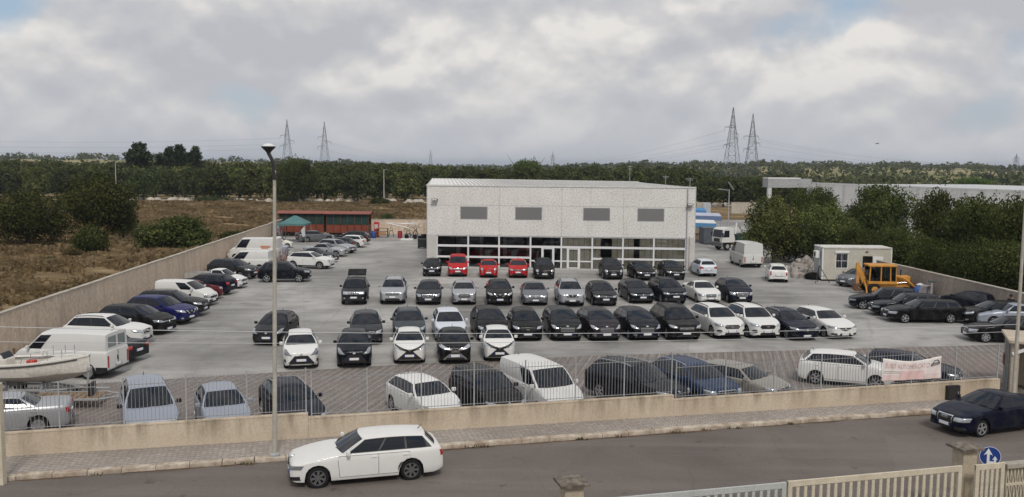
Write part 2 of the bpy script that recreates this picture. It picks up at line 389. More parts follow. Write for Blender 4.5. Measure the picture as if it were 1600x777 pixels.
def mat_yard_pavers():
    """paving of the strip by the fence: diagonal courses, every other one paler"""
    m, nt, b = new_mat('yard_pavers'); t = NT(nt); rot = math.radians(77)
    w = t.coord('World', rot=(0, 0, -rot))
    bk = nt.nodes.new('ShaderNodeTexBrick'); nt.links.new(w, bk.inputs['Vector'])
    for k, v in (('Scale', 1.0), ('Brick Width', 0.42), ('Row Height', 0.21), ('Mortar Size', 0.012), ('Bias', -0.1)): bk.inputs[k].default_value = v
    bk.inputs['Color1'].default_value = (0.165, 0.146, 0.132, 1); bk.inputs['Color2'].default_value = (0.215, 0.185, 0.168, 1); bk.inputs['Mortar'].default_value = (0.09, 0.08, 0.072, 1)
    wv = nt.nodes.new('ShaderNodeTexWave'); nt.links.new(w, wv.inputs['Vector']); wv.bands_direction = 'Y'
    wv.inputs['Scale'].default_value = 0.84; wv.inputs['Distortion'].default_value = 0.5; wv.inputs['Detail'].default_value = 2.0
    ww = t.coord('World'); n = t.noise(ww, 0.18, 5.0, 0.6); n2 = t.noise(ww, 10.0, 3.0); n0 = t.noise(ww, 0.8, 4.0)
    red = t.noise(ww, 0.07, 2.0)
    col = t.mix(t.math('MULTIPLY', t.ramp(wv.outputs['Fac'], [(0.55, 0.0), (0.95, 1.0)]), t.ramp(n0, [(0.32, 0.1), (0.62, 0.6)])), bk.outputs['Color'], (0.33, 0.305, 0.285))
    col = t.mix(t.ramp(red, [(0.5, 0.0), (0.66, 0.25)]), col, (0.22, 0.15, 0.135))
    col = t.mix(t.ramp(n, [(0.45, 0.0), (0.75, 0.55)]), col, (0.12, 0.108, 0.098))
    col = t.mix(0.3, col, t.ramp(n2, [(0.3, 0.25), (0.7, 0.75)]), 'OVERLAY')
    nt.links.new(col, b.inputs['Base Color']); b.inputs['Roughness'].default_value = 0.85; b.inputs['Specular IOR Level'].default_value = 0.25
    t.bump(t.math('SUBTRACT', 1.0, bk.outputs['Fac']), b, 0.6, 0.012); return m
def nt_noise_col(nt, vec, scale):
    n = nt.nodes.new('ShaderNodeTexNoise'); n.inputs['Scale'].default_value = scale; nt.links.new(vec, n.inputs['Vector']); return n.outputs['Color']
def nt_sep(nt, col):
    n = nt.nodes.new('ShaderNodeSeparateColor'); nt.links.new(col, n.inputs[0]); return n.outputs[0]
def mat_asphalt():
    m, nt, b = new_mat('street_asphalt'); t = NT(nt); w = t.coord('World')
    n1 = t.noise(w, 0.25, 5.0, 0.6, 0.5); n2 = t.noise(w, 40.0, 2.0, 0.7); n3 = t.noise(w, 1.6, 5.0, 0.65)
    st = t.noise(t.coord('World', scale=(0.06, 0.8, 1), rot=(0, 0, -0.231)), 1.0, 4.0)
    col = t.ramp(n1, [(0.3, (0.105, 0.090, 0.080)), (0.7, (0.150, 0.130, 0.116))])
    col = t.mix(t.ramp(st, [(0.45, 0.0), (0.65, 0.6)]), col, (0.178, 0.154, 0.138))
    col = t.mix(t.ramp(n3, [(0.62, 0.0), (0.74, 0.7)]), col, (0.05, 0.045, 0.042))
    vo = nt.nodes.new('ShaderNodeTexVoronoi'); vo.feature = 'DISTANCE_TO_EDGE'; vo.inputs['Scale'].default_value = 0.28; nt.links.new(t.mix(0.25, w, nt_noise_col(nt, w, 0.9)), vo.inputs['Vector'])
    col = t.mix(t.ramp(vo.outputs['Distance'], [(0.002, 0.25), (0.005, 0.0)]), col, (0.06, 0.054, 0.05))
    dr = nt.nodes.new('ShaderNodeTexVoronoi'); dr.inputs['Scale'].default_value = 0.45; nt.links.new(w, dr.inputs['Vector'])
    col = t.mix(t.ramp(dr.outputs['Distance'], [(0.03, 0.75), (0.09, 0.0)]), col, (0.04, 0.036, 0.034))
    pt = nt.nodes.new('ShaderNodeTexVoronoi'); pt.inputs['Scale'].default_value = 0.11; nt.links.new(t.coord('World', scale=(.6, 1.6, 1), rot=(0, 0, -.23)), pt.inputs['Vector'])
    col = t.mix(0.22, col, t.ramp(nt_sep(nt, pt.outputs['Color']), [(0.3, 0.40), (0.7, 0.60)]), 'OVERLAY')
    col = t.mix(0.5, col, t.ramp(n2, [(0.3, 0.2), (0.7, 0.8)]), 'OVERLAY')
    nt.links.new(col, b.inputs['Base Color']); b.inputs['Roughness'].default_value = 0.8; b.inputs['Specular IOR Level'].default_value = 0.3
    t.bump(n2, b, 0.4, 0.01); return m
M_lot = mat_lot()
XL, XR = -60.0, 70.0
sheet('parking_lot', [(lwall_x(20), wall_y(lwall_x(25))+0.1), (rwall_x(40)+0.0, wall_y(33.5)+0.1), (rwall_x(76), 76), (75, 82), (75, BACK_Y+40), (8, BACK_Y+40), (8, BACK_Y), (lwall_x(BACK_Y), BACK_Y)], 0.0, M_lot)
pv = [Vector((x, wall_y(x)+0.1, 0)) for x in (lwall_x(26), 33.5)]
sheet('paved_strip', [pv[0][:2], pv[1][:2], (pv[1]+SN*9.9)[:2], (4.5, 45.6), (-5.5, 43.1), (pv[0]+SN*9.9)[:2]], 0.004, mat_yard_pavers())
ZS = 0.07; ZP = 0.196
sheet('street', [(XL, kerb_y(XL)-14), (XR, kerb_y(XR)-14), (XR, kerb_y(XR)+0.1), (XL, kerb_y(XL)+0.1)], ZS, mat_asphalt())
sheet('pavement', [(XL, kerb_y(XL)+0.28), (XR, kerb_y(XR)+0.28), (XR, wall_y(XR)+0.06), (XL, wall_y(XL)+0.06)], ZP,
      mat_pavers('pavement_tiles', (0.37, 0.335, 0.30), (0.30, 0.27, 0.245), (0.20, 0.18, 0.165), 0.20, 0.23, 0.06, 1.0))
def build_kerb():
    m = mottled('kerb_limestone', (0.52, 0.46, 0.38), (0.28, 0.22, 0.165), 2.6, 0.9, 'World', bump=.5)
    base = MB(); rim = []
    base.add([(XL, kerb_y(XL)+0.10, ZS-0.02), (XR, kerb_y(XR)+0.10, ZS-0.02), (XR, kerb_y(XR)+0.30, ZS-0.02), (XL, kerb_y(XL)+0.30, ZS-0.02),
              (XL, kerb_y(XL)+0.10, ZP-0.03), (XR, kerb_y(XR)+0.10, ZP-0.03), (XR, kerb_y(XR)+0.30, ZP-0.03), (XL, kerb_y(XL)+0.30, ZP-0.03)],
             [(3,2,1,0),(4,5,6,7),(0,1,5,4),(1,2,6,5),(2,3,7,6),(3,0,4,7)])
    k = base.build('kerb', mottled('kerb_bed', (0.16, 0.14, 0.12), (0.10, 0.09, 0.08), 3, 0.95, 'World')); tag(k, kind='structure')
    ang = math.atan2(0.26, 1.0); shared = []
    for i in range(5):
        b = MB(); b.bbox(-0.485-0.004*i, 0.485+0.003*i, -0.14, 0.15, -0.14, 0.012+0.002*i, 0.022); shared.append(b.mesh('kerb_stone', m, 40))
    x = -17.5
    while x < 30:
        L = 0.985*math.cos(ang)
        o = mobj('kerb_stone', random.choice(shared), k, (x, kerb_y(x)+0.145+random.uniform(-.012, .012), ZP+.002+random.uniform(-.012, .006)), (random.uniform(-.02, .02), random.uniform(-.006, .006), ang+random.uniform(-.012, .012)))
        x += L+0.012
build_kerb()
# weeds and dirt in the gutter
def build_weeds():
    b = MB()
    for px in (545, 660, 760, 905, 960, 1040, 1085, 1128, 1215, 400, 180, 735):
        p = at(px+random.uniform(-6, 6), 735-(px-10)*0.0745, ZS); p.y = kerb_y(p.x)-0.03
        for k in range(random.randint(10, 34)):
            x, y = p.x+random.gauss(0, .16), p.y+random.uniform(-.07, .03); h = random.uniform(.03, .11); a = random.uniform(0, 6.28); w = .02
            dx, dy = math.cos(a)*w, math.sin(a)*w
            b.add([(x-dx, y-dy, ZS), (x+dx, y+dy, ZS), (x+dx*.6+dy*2, y+dy*.6-dx*2, ZS+h), (x-dx*.6+dy*2, y-dy*.6-dx*2, ZS+h)], [(0, 1, 2, 3)])
    o = b.build('gutter_weeds', mottled('weed_green', (0.07, 0.075, 0.03), (0.10, 0.08, 0.045), 5, 0.9)); tag(o, 'scattered dry weeds growing in the gutter along the kerb', 'weeds', kind='stuff')
build_weeds()
def gutter_dirt():
    m = mottled('gutter_dirt', (.16, .10, .065), (.09, .06, .042), 4.0, .95, 'World'); vs = []; fs = []; rd = random.Random(31)
    for i in range(34):
        x = rd.uniform(-15, 20); y = kerb_y(x)-.03; L, W = rd.uniform(.25, 1.3), rd.uniform(.05, .16); n = len(vs); k = 11
        for j in range(k):
            a = 2*PI*j/k; r_ = rd.uniform(.55, 1.1); vs.append((x+L*r_*math.cos(a), min(kerb_y(x+L*r_*math.cos(a))-.005, y+.26*L*r_*math.cos(a)+W*r_*math.sin(a)), ZS+.004+.0003*i))
        fs.append(tuple(range(n, n+k)))
    o = mobj('gutter_dirt', mesh_np('gutter_dirt', vs, fs, [m])); tag(o, 'reddish dirt washed along the kerb of the street', 'dirt', kind='stuff')
gutter_dirt()

# ------------------------------------------------------------------ low street wall with the steel fence
def along(x0, x1, z0a, z0b, z1a, z1b, off0, off1):
    """a wall piece on the street line between two x, top may slope"""
    vs = []
    for (x, zb, zt) in ((x0, z0a, z1a), (x1, z0b, z1b)):
        for off in (off0, off1):
            p = Vector((x, wall_y(x), 0))+SN*off
            vs += [(p.x, p.y, zb), (p.x, p.y, zt)]
    # order: 0 x0off0b 1 x0off0t 2 x0off1b 3 x0off1t 4.. x1
    return vs, [(0, 4, 5, 1), (2, 3, 7, 6), (1, 5, 7, 3), (0, 2, 6, 4), (0, 1, 3, 2), (4, 6, 7, 5)]
XS = [-26.5, -7.07, 6.25, 20.6]
WT = [(0.80, 1.03), (0.88, 0.97), (0.79, 0.90)]
def build_front_wall():
    w = thing('street_wall', 'low beige rendered wall stepping down along the pavement under the steel fence', 'wall', (0, 0, 0))
    for i in range(3):
        b = MB(); b.add(*along(XS[i]+(0.006 if i else 0), XS[i+1], -0.15, -0.15, WT[i][0], WT[i][1], 0.0, 0.22)); b.build('wall_section', M_concrete_wall, w)
        c = MB(); c.add(*along(XS[i]+(0.006 if i else 0), XS[i+1], WT[i][0]+.003, WT[i][1]+.003, WT[i][0]+.045, WT[i][1]+.045, -0.012, 0.232)); c.build('coping', M_concrete_wall, w)
    f = thing('steel_fence', 'pale grey steel bar fence standing on the low street wall', 'fence')
    bar = MB(); bar.box(-.0065, .0065, -.006, .006, 0.06, 1.50); bar.add([(-.0065, -.006, 1.501), (.0065, -.006, 1.501), (.0065, .006, 1.501), (-.0065, .006, 1.501), (0, 0, 1.56)], [(0,1,4),(1,2,4),(2,3,4),(3,0,4)])
    bar_me = bar.mesh('bar', M_bar)
    post = MB(); post.box(-.022, .022, -.022, .022, 0.0, 1.60); post_me = post.mesh('post', M_galv)
    n = 0
    for i in range(3):
        x0, x1 = XS[i]+0.12, XS[i+1]-0.06; Ls = (x1-x0)/0.9736
        np_ = max(2, round(Ls/2.0)); zt = lambda x: WT[i][0]+(WT[i][1]-WT[i][0])*(x-XS[i])/(XS[i+1]-XS[i])+0.045
        top = (1.0, 1.02, 0.91)[i]
        for k in range(np_+1):
            x = x0+(x1-x0)*k/np_; p = Vector((x, wall_y(x), 0))+SN*0.11
            o = mobj('post', post_me, f, (p.x, p.y, zt(x)), (0, 0, 0.2304)); o.scale = (1, 1, top)
            if k < np_:
                nb = 15
                for j in range(1, nb+1):
                    xx = x+(x1-x0)/np_*j/(nb+1); q = Vector((xx, wall_y(xx), 0))+SN*0.11
                    if n < 300 and xx > -20: 
                        o = mobj('bar', bar_me, f, (q.x, q.y, zt(xx)), (random.uniform(-.006, .006), random.uniform(-.006, .006), 0.2304)); o.scale = (1, 1, top); n += 1
        for h in (0.10, 1.34):
            r = MB(); hh = h*top
            r.add(*along(x0, x1, zt(x0)+hh-.012, zt(x1)+hh-.012, zt(x0)+hh+.010, zt(x1)+hh+.010, 0.118, 0.134)); r.build('rail', M_bar, f)
build_front_wall()

def boundary(name, label, fx, y0, y1, H, mat, side, seg=6.0):
    w = thing(name, label, 'wall'); n = max(1, round((y1-y0)/seg))
    for i in range(n):
        a, c = y0+(y1-y0)*i/n, y0+(y1-y0)*(i+1)/n-0.012; hb = H+random.uniform(-.01, .01)
        b = MB(); xa, xc = fx(a), fx(c)
        b.add([(xa, a, -.2), (xa+side*.25, a, -.2), (xc+side*.25, c, -.2), (xc, c, -.2), (xa, a, hb), (xa+side*.25, a, hb), (xc+side*.25, c, hb), (xc, c, hb)],
              [(3,2,1,0),(4,5,6,7),(0,1,5,4),(1,2,6,5),(2,3,7,6),(3,0,4,7)]); b.build('wall_panel', mat, w)
        b = MB(); e = .03
        b.add([(xa-side*e, a, hb+.004), (xa+side*(.25+e), a, hb+.004), (xc+side*(.25+e), c+.01, hb+.004), (xc-side*e, c+.01, hb+.004), (xa-side*e, a, hb+.07), (xa+side*(.25+e), a, hb+.07), (xc+side*(.25+e), c+.01, hb+.07), (xc-side*e, c+.01, hb+.07)],
              [(3,2,1,0),(4,5,6,7),(0,1,5,4),(1,2,6,5),(2,3,7,6),(3,0,4,7)]); b.build('coping', M_coping, w)
    return w
boundary('boundary_wall', 'long pinkish beige wall between the dry field and the left row of cars', lwall_x, 27, BACK_Y-14, 2.2, M_left_wall, -1)
M_right_wall = mottled('grey_render', (0.33, 0.28, 0.235), (0.27, 0.23, 0.195), 0.4, 0.92, 'World', streak=(1.1, 1.1, 0.16), streak_col=(0.19, 0.165, 0.14))
boundary('boundary_wall', 'sloping grey brown wall under the dark trees behind the digger', rwall_x, 40, 76.5, 1.85, M_right_wall, 1)
gw = boundary('graffiti_wall', 'far end of the left wall painted grey with red and dark graffiti scrawl', lwall_x, BACK_Y-13.9, BACK_Y, 2.25, mottled('grey_painted_block', (0.30, 0.31, 0.31), (0.22, 0.22, 0.23), 0.9, 0.9, 'World'), -1, 14)
def graffiti():
    for k, (mm, yy) in enumerate((((0.32, 0.04, 0.05), 0), ((0.05, 0.07, 0.08), 1), ((0.42, 0.42, 0.44), 2), ((0.05, 0.12, 0.13), 3))):
        b = MB()
        for j in range(9):
            y0 = BACK_Y-13.4+random.uniform(0, 12.2); pts = []; y, z = y0, random.uniform(.5, 1.5)
            for i in range(6):
                pts.append((lwall_x(y)+.012, y, z)); y = min(BACK_Y-.4, max(BACK_Y-13.6, y+random.uniform(-.5, .9))); z = min(2.0, max(.25, z+random.uniform(-.6, .6)))
            b.tube(pts, .05, 4)
        b.build('scrawl', flat('spray_paint', mm, 0.8), gw)
graffiti()
def back_wall():
    w = thing('boundary_wall', 'low beige wall closing the far end of the car lot behind the scrap heap', 'wall')
    x0, x1 = lwall_x(BACK_Y)+.1, 0.0
    b = MB()
    for i in range(6):
        a, c = x0+(x1-x0)*i/6, x0+(x1-x0)*(i+1)/6-.012
        MB().box(a, c, BACK_Y, BACK_Y+.22, -.2, 2.0).build('wall_panel', M_left_wall, w)
    MB().box(x0-.05, x1, BACK_Y-.03, BACK_Y+.25, 2.004, 2.08).build('coping', M_coping, w)
back_wall()

# ------------------------------------------------------------------ showroom building
def build_showroom():
    A = at(667.4, 401, 0); A = Vector((-8.12, 85.4, 0)); B = Vector((17.0, 83.3, 0))
    L = (B-A).length; rz = math.atan2(B.y-A.y, B.x-A.x)
    R = thing('showroom', 'two storey pale speckled concrete showroom with a glazed ground floor', 'building', A, rz)
    Rinv = Matrix.Translation(A) @ Matrix.Rotation(rz, 4, 'Z'); Rinv.invert()
    def fx(px, py=380): # picture column on the facade -> local x
        r = ray(px, py); n = Vector((-(B-A).y, (B-A).x, 0)); o = Vector((0, 0, CAMH)); t = (A-o).dot(n)/r.dot(n)
        q = Rinv @ (o+r*t); return q.x
    def fz(px, py):
        r = ray(px, py); n = Vector((-(B-A).y, (B-A).x, 0)); o = Vector((0, 0, CAMH)); t = (A-o).dot(n)/r.dot(n)
        return (Rinv @ (o+r*t)).z
    HT = 7.9
    # speckled panels
    m, nt, b = new_mat('speckled_precast'); t = NT(nt); v = t.coord('Object')
    n1 = t.noise(v, 7.5, 3.0, 0.8); n2 = t.noise(v, 0.5, 3.0); n3 = t.noise(v, 22.0, 2.0)
    col = t.ramp(n1, [(0.38, (0.47, 0.465, 0.45)), (0.49, (0.64, 0.63, 0.605)), (0.6, (0.72, 0.71, 0.68))])
    col = t.mix(0.22, col, t.ramp(n2, [(0.3, 0.3), (0.7, 0.7)]), 'OVERLAY')
    sn = t.noise(t.coord('Object', scale=(1.2, 1.2, .12)), 1.0, 5.0, .65); col = t.mix(t.ramp(sn, [(.55, 0.0), (.8, .35)]), col, (.40, .39, .37))
    nt.links.new(col, b.inputs['Base Color']); b.inputs['Roughness'].default_value = 0.9; b.inputs['Specular IOR Level'].default_value = 0.2
    t.bump(t.math('ADD', n1, t.math('MULTIPLY', n3, .3)), b, 0.5, 0.03)
    M_plain = mottled('pale_precast', (0.52, 0.51, 0.485), (0.46, 0.45, 0.43), 1.0, 0.9)
    M_seal = flat('joint_sealant', (0.30, 0.30, 0.29), 0.8)
    bays = [fx(p) for p in (682.5, 731.4, 779.7, 828.9, 877.2, 925.5, 973.5, 1021.8, 1071.5)]
    zg = 3.12; zs = fz(760, 321.2)
    MB().box(0.02, L-.02, .05, .22, zg, HT-.12).build('backing_wall', M_seal, R)
    xs = [0.0, bays[2], bays[4], bays[6], L]
    wins = [(fx(719), fx(761.5)), (fx(804.5), fx(846.5)), (fx(910.5), fx(952.5)), (fx(995), fx(1037))]
    wz = (fz(740, 343), fz(740, 322.8))
    M_louver = flat('louvre_grey', (0.27, 0.265, 0.27), 0.55, 0.0)
    M_lbox = flat('louvre_back', (0.03, 0.03, 0.032), 0.8)
    for i in range(4):
        x0, x1 = xs[i]+.01, xs[i+1]-.01
        MB().box(x0, x1, 0, .08, zs+.01, HT-.15).build('wall_panel', m, R)
        w0, w1 = wins[i]; b_ = MB()
        b_.box(x0, w0, 0, .08, zg, zs-.01).box(w1, x1, 0, .08, zg, zs-.01).box(w0, w1, 0, .08, zg, wz[0]).box(w0, w1, 0, .08, wz[1], zs-.01)
        b_.build('wall_panel', m, R)
        f = MB(); e = .05
        f.box(w0-.0, w1, -.01, .085, wz[0]-.0, wz[0]+e).box(w0, w1, -.01, .085, wz[1]-e, wz[1]).box(w0, w0+e, -.011, .086, wz[0]+e, wz[1]-e).box(w1-e, w1, -.011, .086, wz[0]+e, wz[1]-e)
        fo = f.build('window', M_galv, R)
        MB().box(w0+e, w1-e, .04, .048, wz[0]+e, wz[1]-e).build('screen', M_lbox, fo)
        nl = 26
        lv = MB(); lv.box(-.028, .028, -.012, .028, wz[0]+e, wz[1]-e); lme = lv.mesh('louvre', M_louver)
        for k in range(nl):
            mobj('louvre', lme, fo, (w0+e+(w1-w0-2*e)*(k+.5)/nl, 0, 0))
    MB().box(-.06, L+.06, -.05, .25, HT-.13, HT).build('parapet_cap', mottled('white_coping', (0.62, 0.62, 0.60), (0.54, 0.54, 0.52), 1, .8), R)
    # corner piers under the panels
    MB().box(0, bays[0]-.03, .0, .25, 0, zg-.01).build('corner_pier', M_plain, R)
    MB().box(bays[8]+.06, L, .0, .25, 0, zg-.01).build('corner_pier', M_plain, R)
    # roof: white ribbed sheet, side and back walls
    Cl = Rinv @ Vector((-10.9, 122.0, 0)); Cr = Rinv @ Vector((15.0, 107.0, 0))
    zr = 7.78
    rib = MB(); n = 58
    for k in range(n):
        a, c = k/n, (k+.55)/n; d_, e_ = (k+.55)/n, (k+1)/n
        def P(u, v, z): 
            p = Vector((0.1+(L-.2)*u, .26, 0)).lerp(Vector((Cl.x+(Cr.x-Cl.x)*u, Cl.y+(Cr.y-Cl.y)*u, 0)), v); return (p.x, p.y, z)
        rib.add([P(a, 0, zr), P(c, 0, zr), P(c, 1, zr+.15), P(a, 1, zr+.15)], [(0, 1, 2, 3)])
        rib.add([P(d_, 0, zr-.06), P(e_, 0, zr-.06), P(e_, 1, zr+.09), P(d_, 1, zr+.09)], [(0, 1, 2, 3)])
        rib.add([P(c, 0, zr), P(c, 0, zr-.06), P(c, 1, zr+.09), P(c, 1, zr+.15)], [(0, 1, 2, 3)])
    rib.build('roof', mottled('white_roof_sheet', (0.74, 0.74, 0.72), (0.62, 0.62, 0.60), 0.8, .6), R)
    for (p, q) in (((0, .26), (Cl.x, Cl.y)), ((L, .26), (Cr.x, Cr.y)), ((Cl.x, Cl.y), (Cr.x, Cr.y))):
        d = Vector((q[0]-p[0], q[1]-p[1], 0)).normalized(); nn = Vector((-d.y, d.x, 0))*.1
        top = 7.86 if p != (Cl.x, Cl.y) else 8.0
        b_ = MB().add([(p[0]-nn.x, p[1]-nn.y, 0), (q[0]-nn.x, q[1]-nn.y, 0), (q[0]+nn.x, q[1]+nn.y, 0), (p[0]+nn.x, p[1]+nn.y, 0), (p[0]-nn.x, p[1]-nn.y, top), (q[0]-nn.x, q[1]-nn.y, top), (q[0]+nn.x, q[1]+nn.y, top), (p[0]+nn.x, p[1]+nn.y, top)],
                      [(3,2,1,0),(4,5,6,7),(0,1,5,4),(1,2,6,5),(2,3,7,6),(3,0,4,7)])
        b_.build('side_wall', M_plain, R)
    # glazing
    m2, nt2, pb = new_mat('shop_glass'); N = nt2.nodes
    gl = N.new('ShaderNodeBsdfGlossy'); gl.inputs['Roughness'].default_value = 0.01; gl.inputs['Color'].default_value = (.9, .95, 1, 1)
    tr = N.new('ShaderNodeBsdfTransparent'); tr.inputs['Color'].default_value = (.96, .96, .94, 1)
    fr = N.new('ShaderNodeFresnel'); fr.inputs['IOR'].default_value = 1.6; ms = N.new('ShaderNodeMixShader')
    nt2.links.new(fr.outputs[0], ms.inputs[0]); nt2.links.new(tr.outputs[0], ms.inputs[1]); nt2.links.new(gl.outputs[0], ms.inputs[2])
    nt2.links.new(ms.outputs[0], N['Material Output'].inputs['Surface'])
    zt = [0.10, 1.18, 1.26, fz(760, 399.5), fz(760, 399.5)+.17, fz(705, 384.8), fz(705, 384.8)+.17, 3.04]
    z2a, z2b, z3a, z3b = fz(705, 402.6), fz(705, 399.6), fz(705, 385.6), fz(705, 382.2)
    rows = [(0.10, z2a), (z2b, z3a), (z3b, 3.02)]
    wf = MB().box(bays[0], bays[8], .06, .17, 0.0, .10).box(bays[0], bays[8], .06, .17, 3.02, zg-.004).build('shopfront_frame', M_frame, R)
    for x in bays: MB().box(x-.075, x+.075, .045, .175, .102, 3.018).build('mullion', M_frame, wf)
    M_door = M_frame
    for i in range(8):
        x0, x1 = bays[i]+.075, bays[i+1]-.075
        for (za, zb) in ((z2a, z2b), (z3a, z3b)):
            if i in (3, 4) and za == z2a: continue
            MB().box(x0, x1, .06, .165, za, zb).build('transom', M_frame, wf)
        if i in (3, 4):
            fr_ = [0, .345, .40, .74, .79, 1.0] if i == 3 else [0, .16, .215, .56, .62, 1.0]
            X = [x0+(x1-x0)*k for k in fr_]
            for a, c in ((X[1], X[2]), (X[3], X[4])): MB().box(a, c, .05, .17, .102, z3a-.002).build('mullion', M_frame, wf)
            for a, c, isd in ((X[0], X[1], 0), (X[2], X[3], 1), (X[4], X[5], 0)):
                MB().box(a, c, .112, .122, .1, z3a).build('pane', m2, wf)
                MB().box(a, c, .075, .155, z2a-.25, z2a-.12).build('transom', M_frame, wf)
                if isd:
                    d = MB().box(a, a+.07, .03, .105, .1, z3a-.02).box(c-.07, c, .03, .105, .1, z3a-.02).box(a+.07, c-.07, .03, .105, z3a-.10, z3a-.02).box(a+.07, c-.07, .03, .105, .1, .2).build('door', M_frame, R)
                    MB().box(c-.13, c-.10, -.03, .02, .9, 1.5).build('handle', M_blackm, d)
            MB().box(x0, x1, .112, .122, z3b, 3.02).build('pane', m2, wf)
        else:
            for (za, zb) in rows: MB().box(x0, x1, .112, .122, za, zb).build('pane', m2, wf)
    # inside: floor, rear partition, beige blinds behind the right half
    MB().box(.3, L-.3, .3, 15, -.05, .06).build('shop_floor', flat('shop_floor', (.12, .12, .12), .25), R)
    MB().box(.3, L-.3, 15, 15.1, .06, 3.6).build('partition', flat('shop_partition', (.10, .10, .105), .8), R)
    MB().box(.3, L-.3, .3, 15, 3.3, 3.5).build('ceiling', flat('shop_ceiling', (.22, .22, .22), .9), R)
    M_blind = mottled('beige_blind', (0.78, 0.71, 0.58), (0.68, 0.61, 0.49), 2.5, .9)
    nb = 22; x0, x1 = bays[4]+.1, bays[8]-.1
    for k in range(nb):
        if k in (7, 8, 13): continue
        a, c = x0+(x1-x0)*k/nb, x0+(x1-x0)*(k+1)/nb-.03
        MB().box(a, c, .32+.05*(k % 2), .34+.05*(k % 2), .1, 3.2).build('blind', M_blind, R)
    for k in range(5):
        MB().box(bays[0]+1+k*2.4, bays[0]+1.35+k*2.4, 6, 6.35, .06, 3.3).build('column', flat('column_paint', (.3, .3, .3), .8), R)
    # apron, downpipes
    MB().box(-.2, L+.1, -1.3, -.004, 0.0, .09).build('apron', mottled('pale_apron', (.42, .41, .39), (.34, .33, .31), 1.2, .9), R)
    MB().tube([(L-.72, -.07, .1), (L-.72, -.07, 7.7)], .05, 8).build('downpipe', M_galv, R, 40)
    MB().tube([(L-.45, -.06, .1), (L-.45, -.06, 3.3)], .03, 8).build('downpipe', flat('pipe_pink', (.45, .32, .28), .6), R, 40)
    for px, py in ((680, 312.3), (1076.5, 320)):
        x, z = fx(px), fz(px, py)
        l = MB().box(x-.28, x+.28, -.5, -.14, z-.06, z+.1).box(x-.05, x+.05, -.14, -.002, z-.02, z+.06).build('floodlight', M_blackm, R)
        MB().box(x-.24, x+.24, -.515, -.502, z-.03, z+.07).build('lens', M_frame, l)
    # aerials on the roof
    for (px, py0, py1, Y) in ((984, 262, 283, 104), (1040, 279, 288, 95), (1078, 283, 292, 86)):
        p = atY(px, py1, Y); q = atY(px, py0, Y)
        a = thing('aerial', {984: 'tall thin mast standing near the far edge of the showroom roof', 1040: 'short aerial on the right slope of the showroom roof', 1078: 'small aerial at the right front corner of the showroom roof'}[px], 'aerial', p)
        hgt = q.z-p.z+.3
        MB().tube([(0, 0, -.4), (0, 0, hgt)], .025, 6).build('mast', M_galv, a)
        MB().tube([(-.35, 0, hgt*.9), (.35, 0, hgt*.9)], .018, 5).tube([(-.25, 0, hgt*.75), (.25, 0, hgt*.75)], .018, 5).build('crossbar', M_galv, a)
build_showroom()

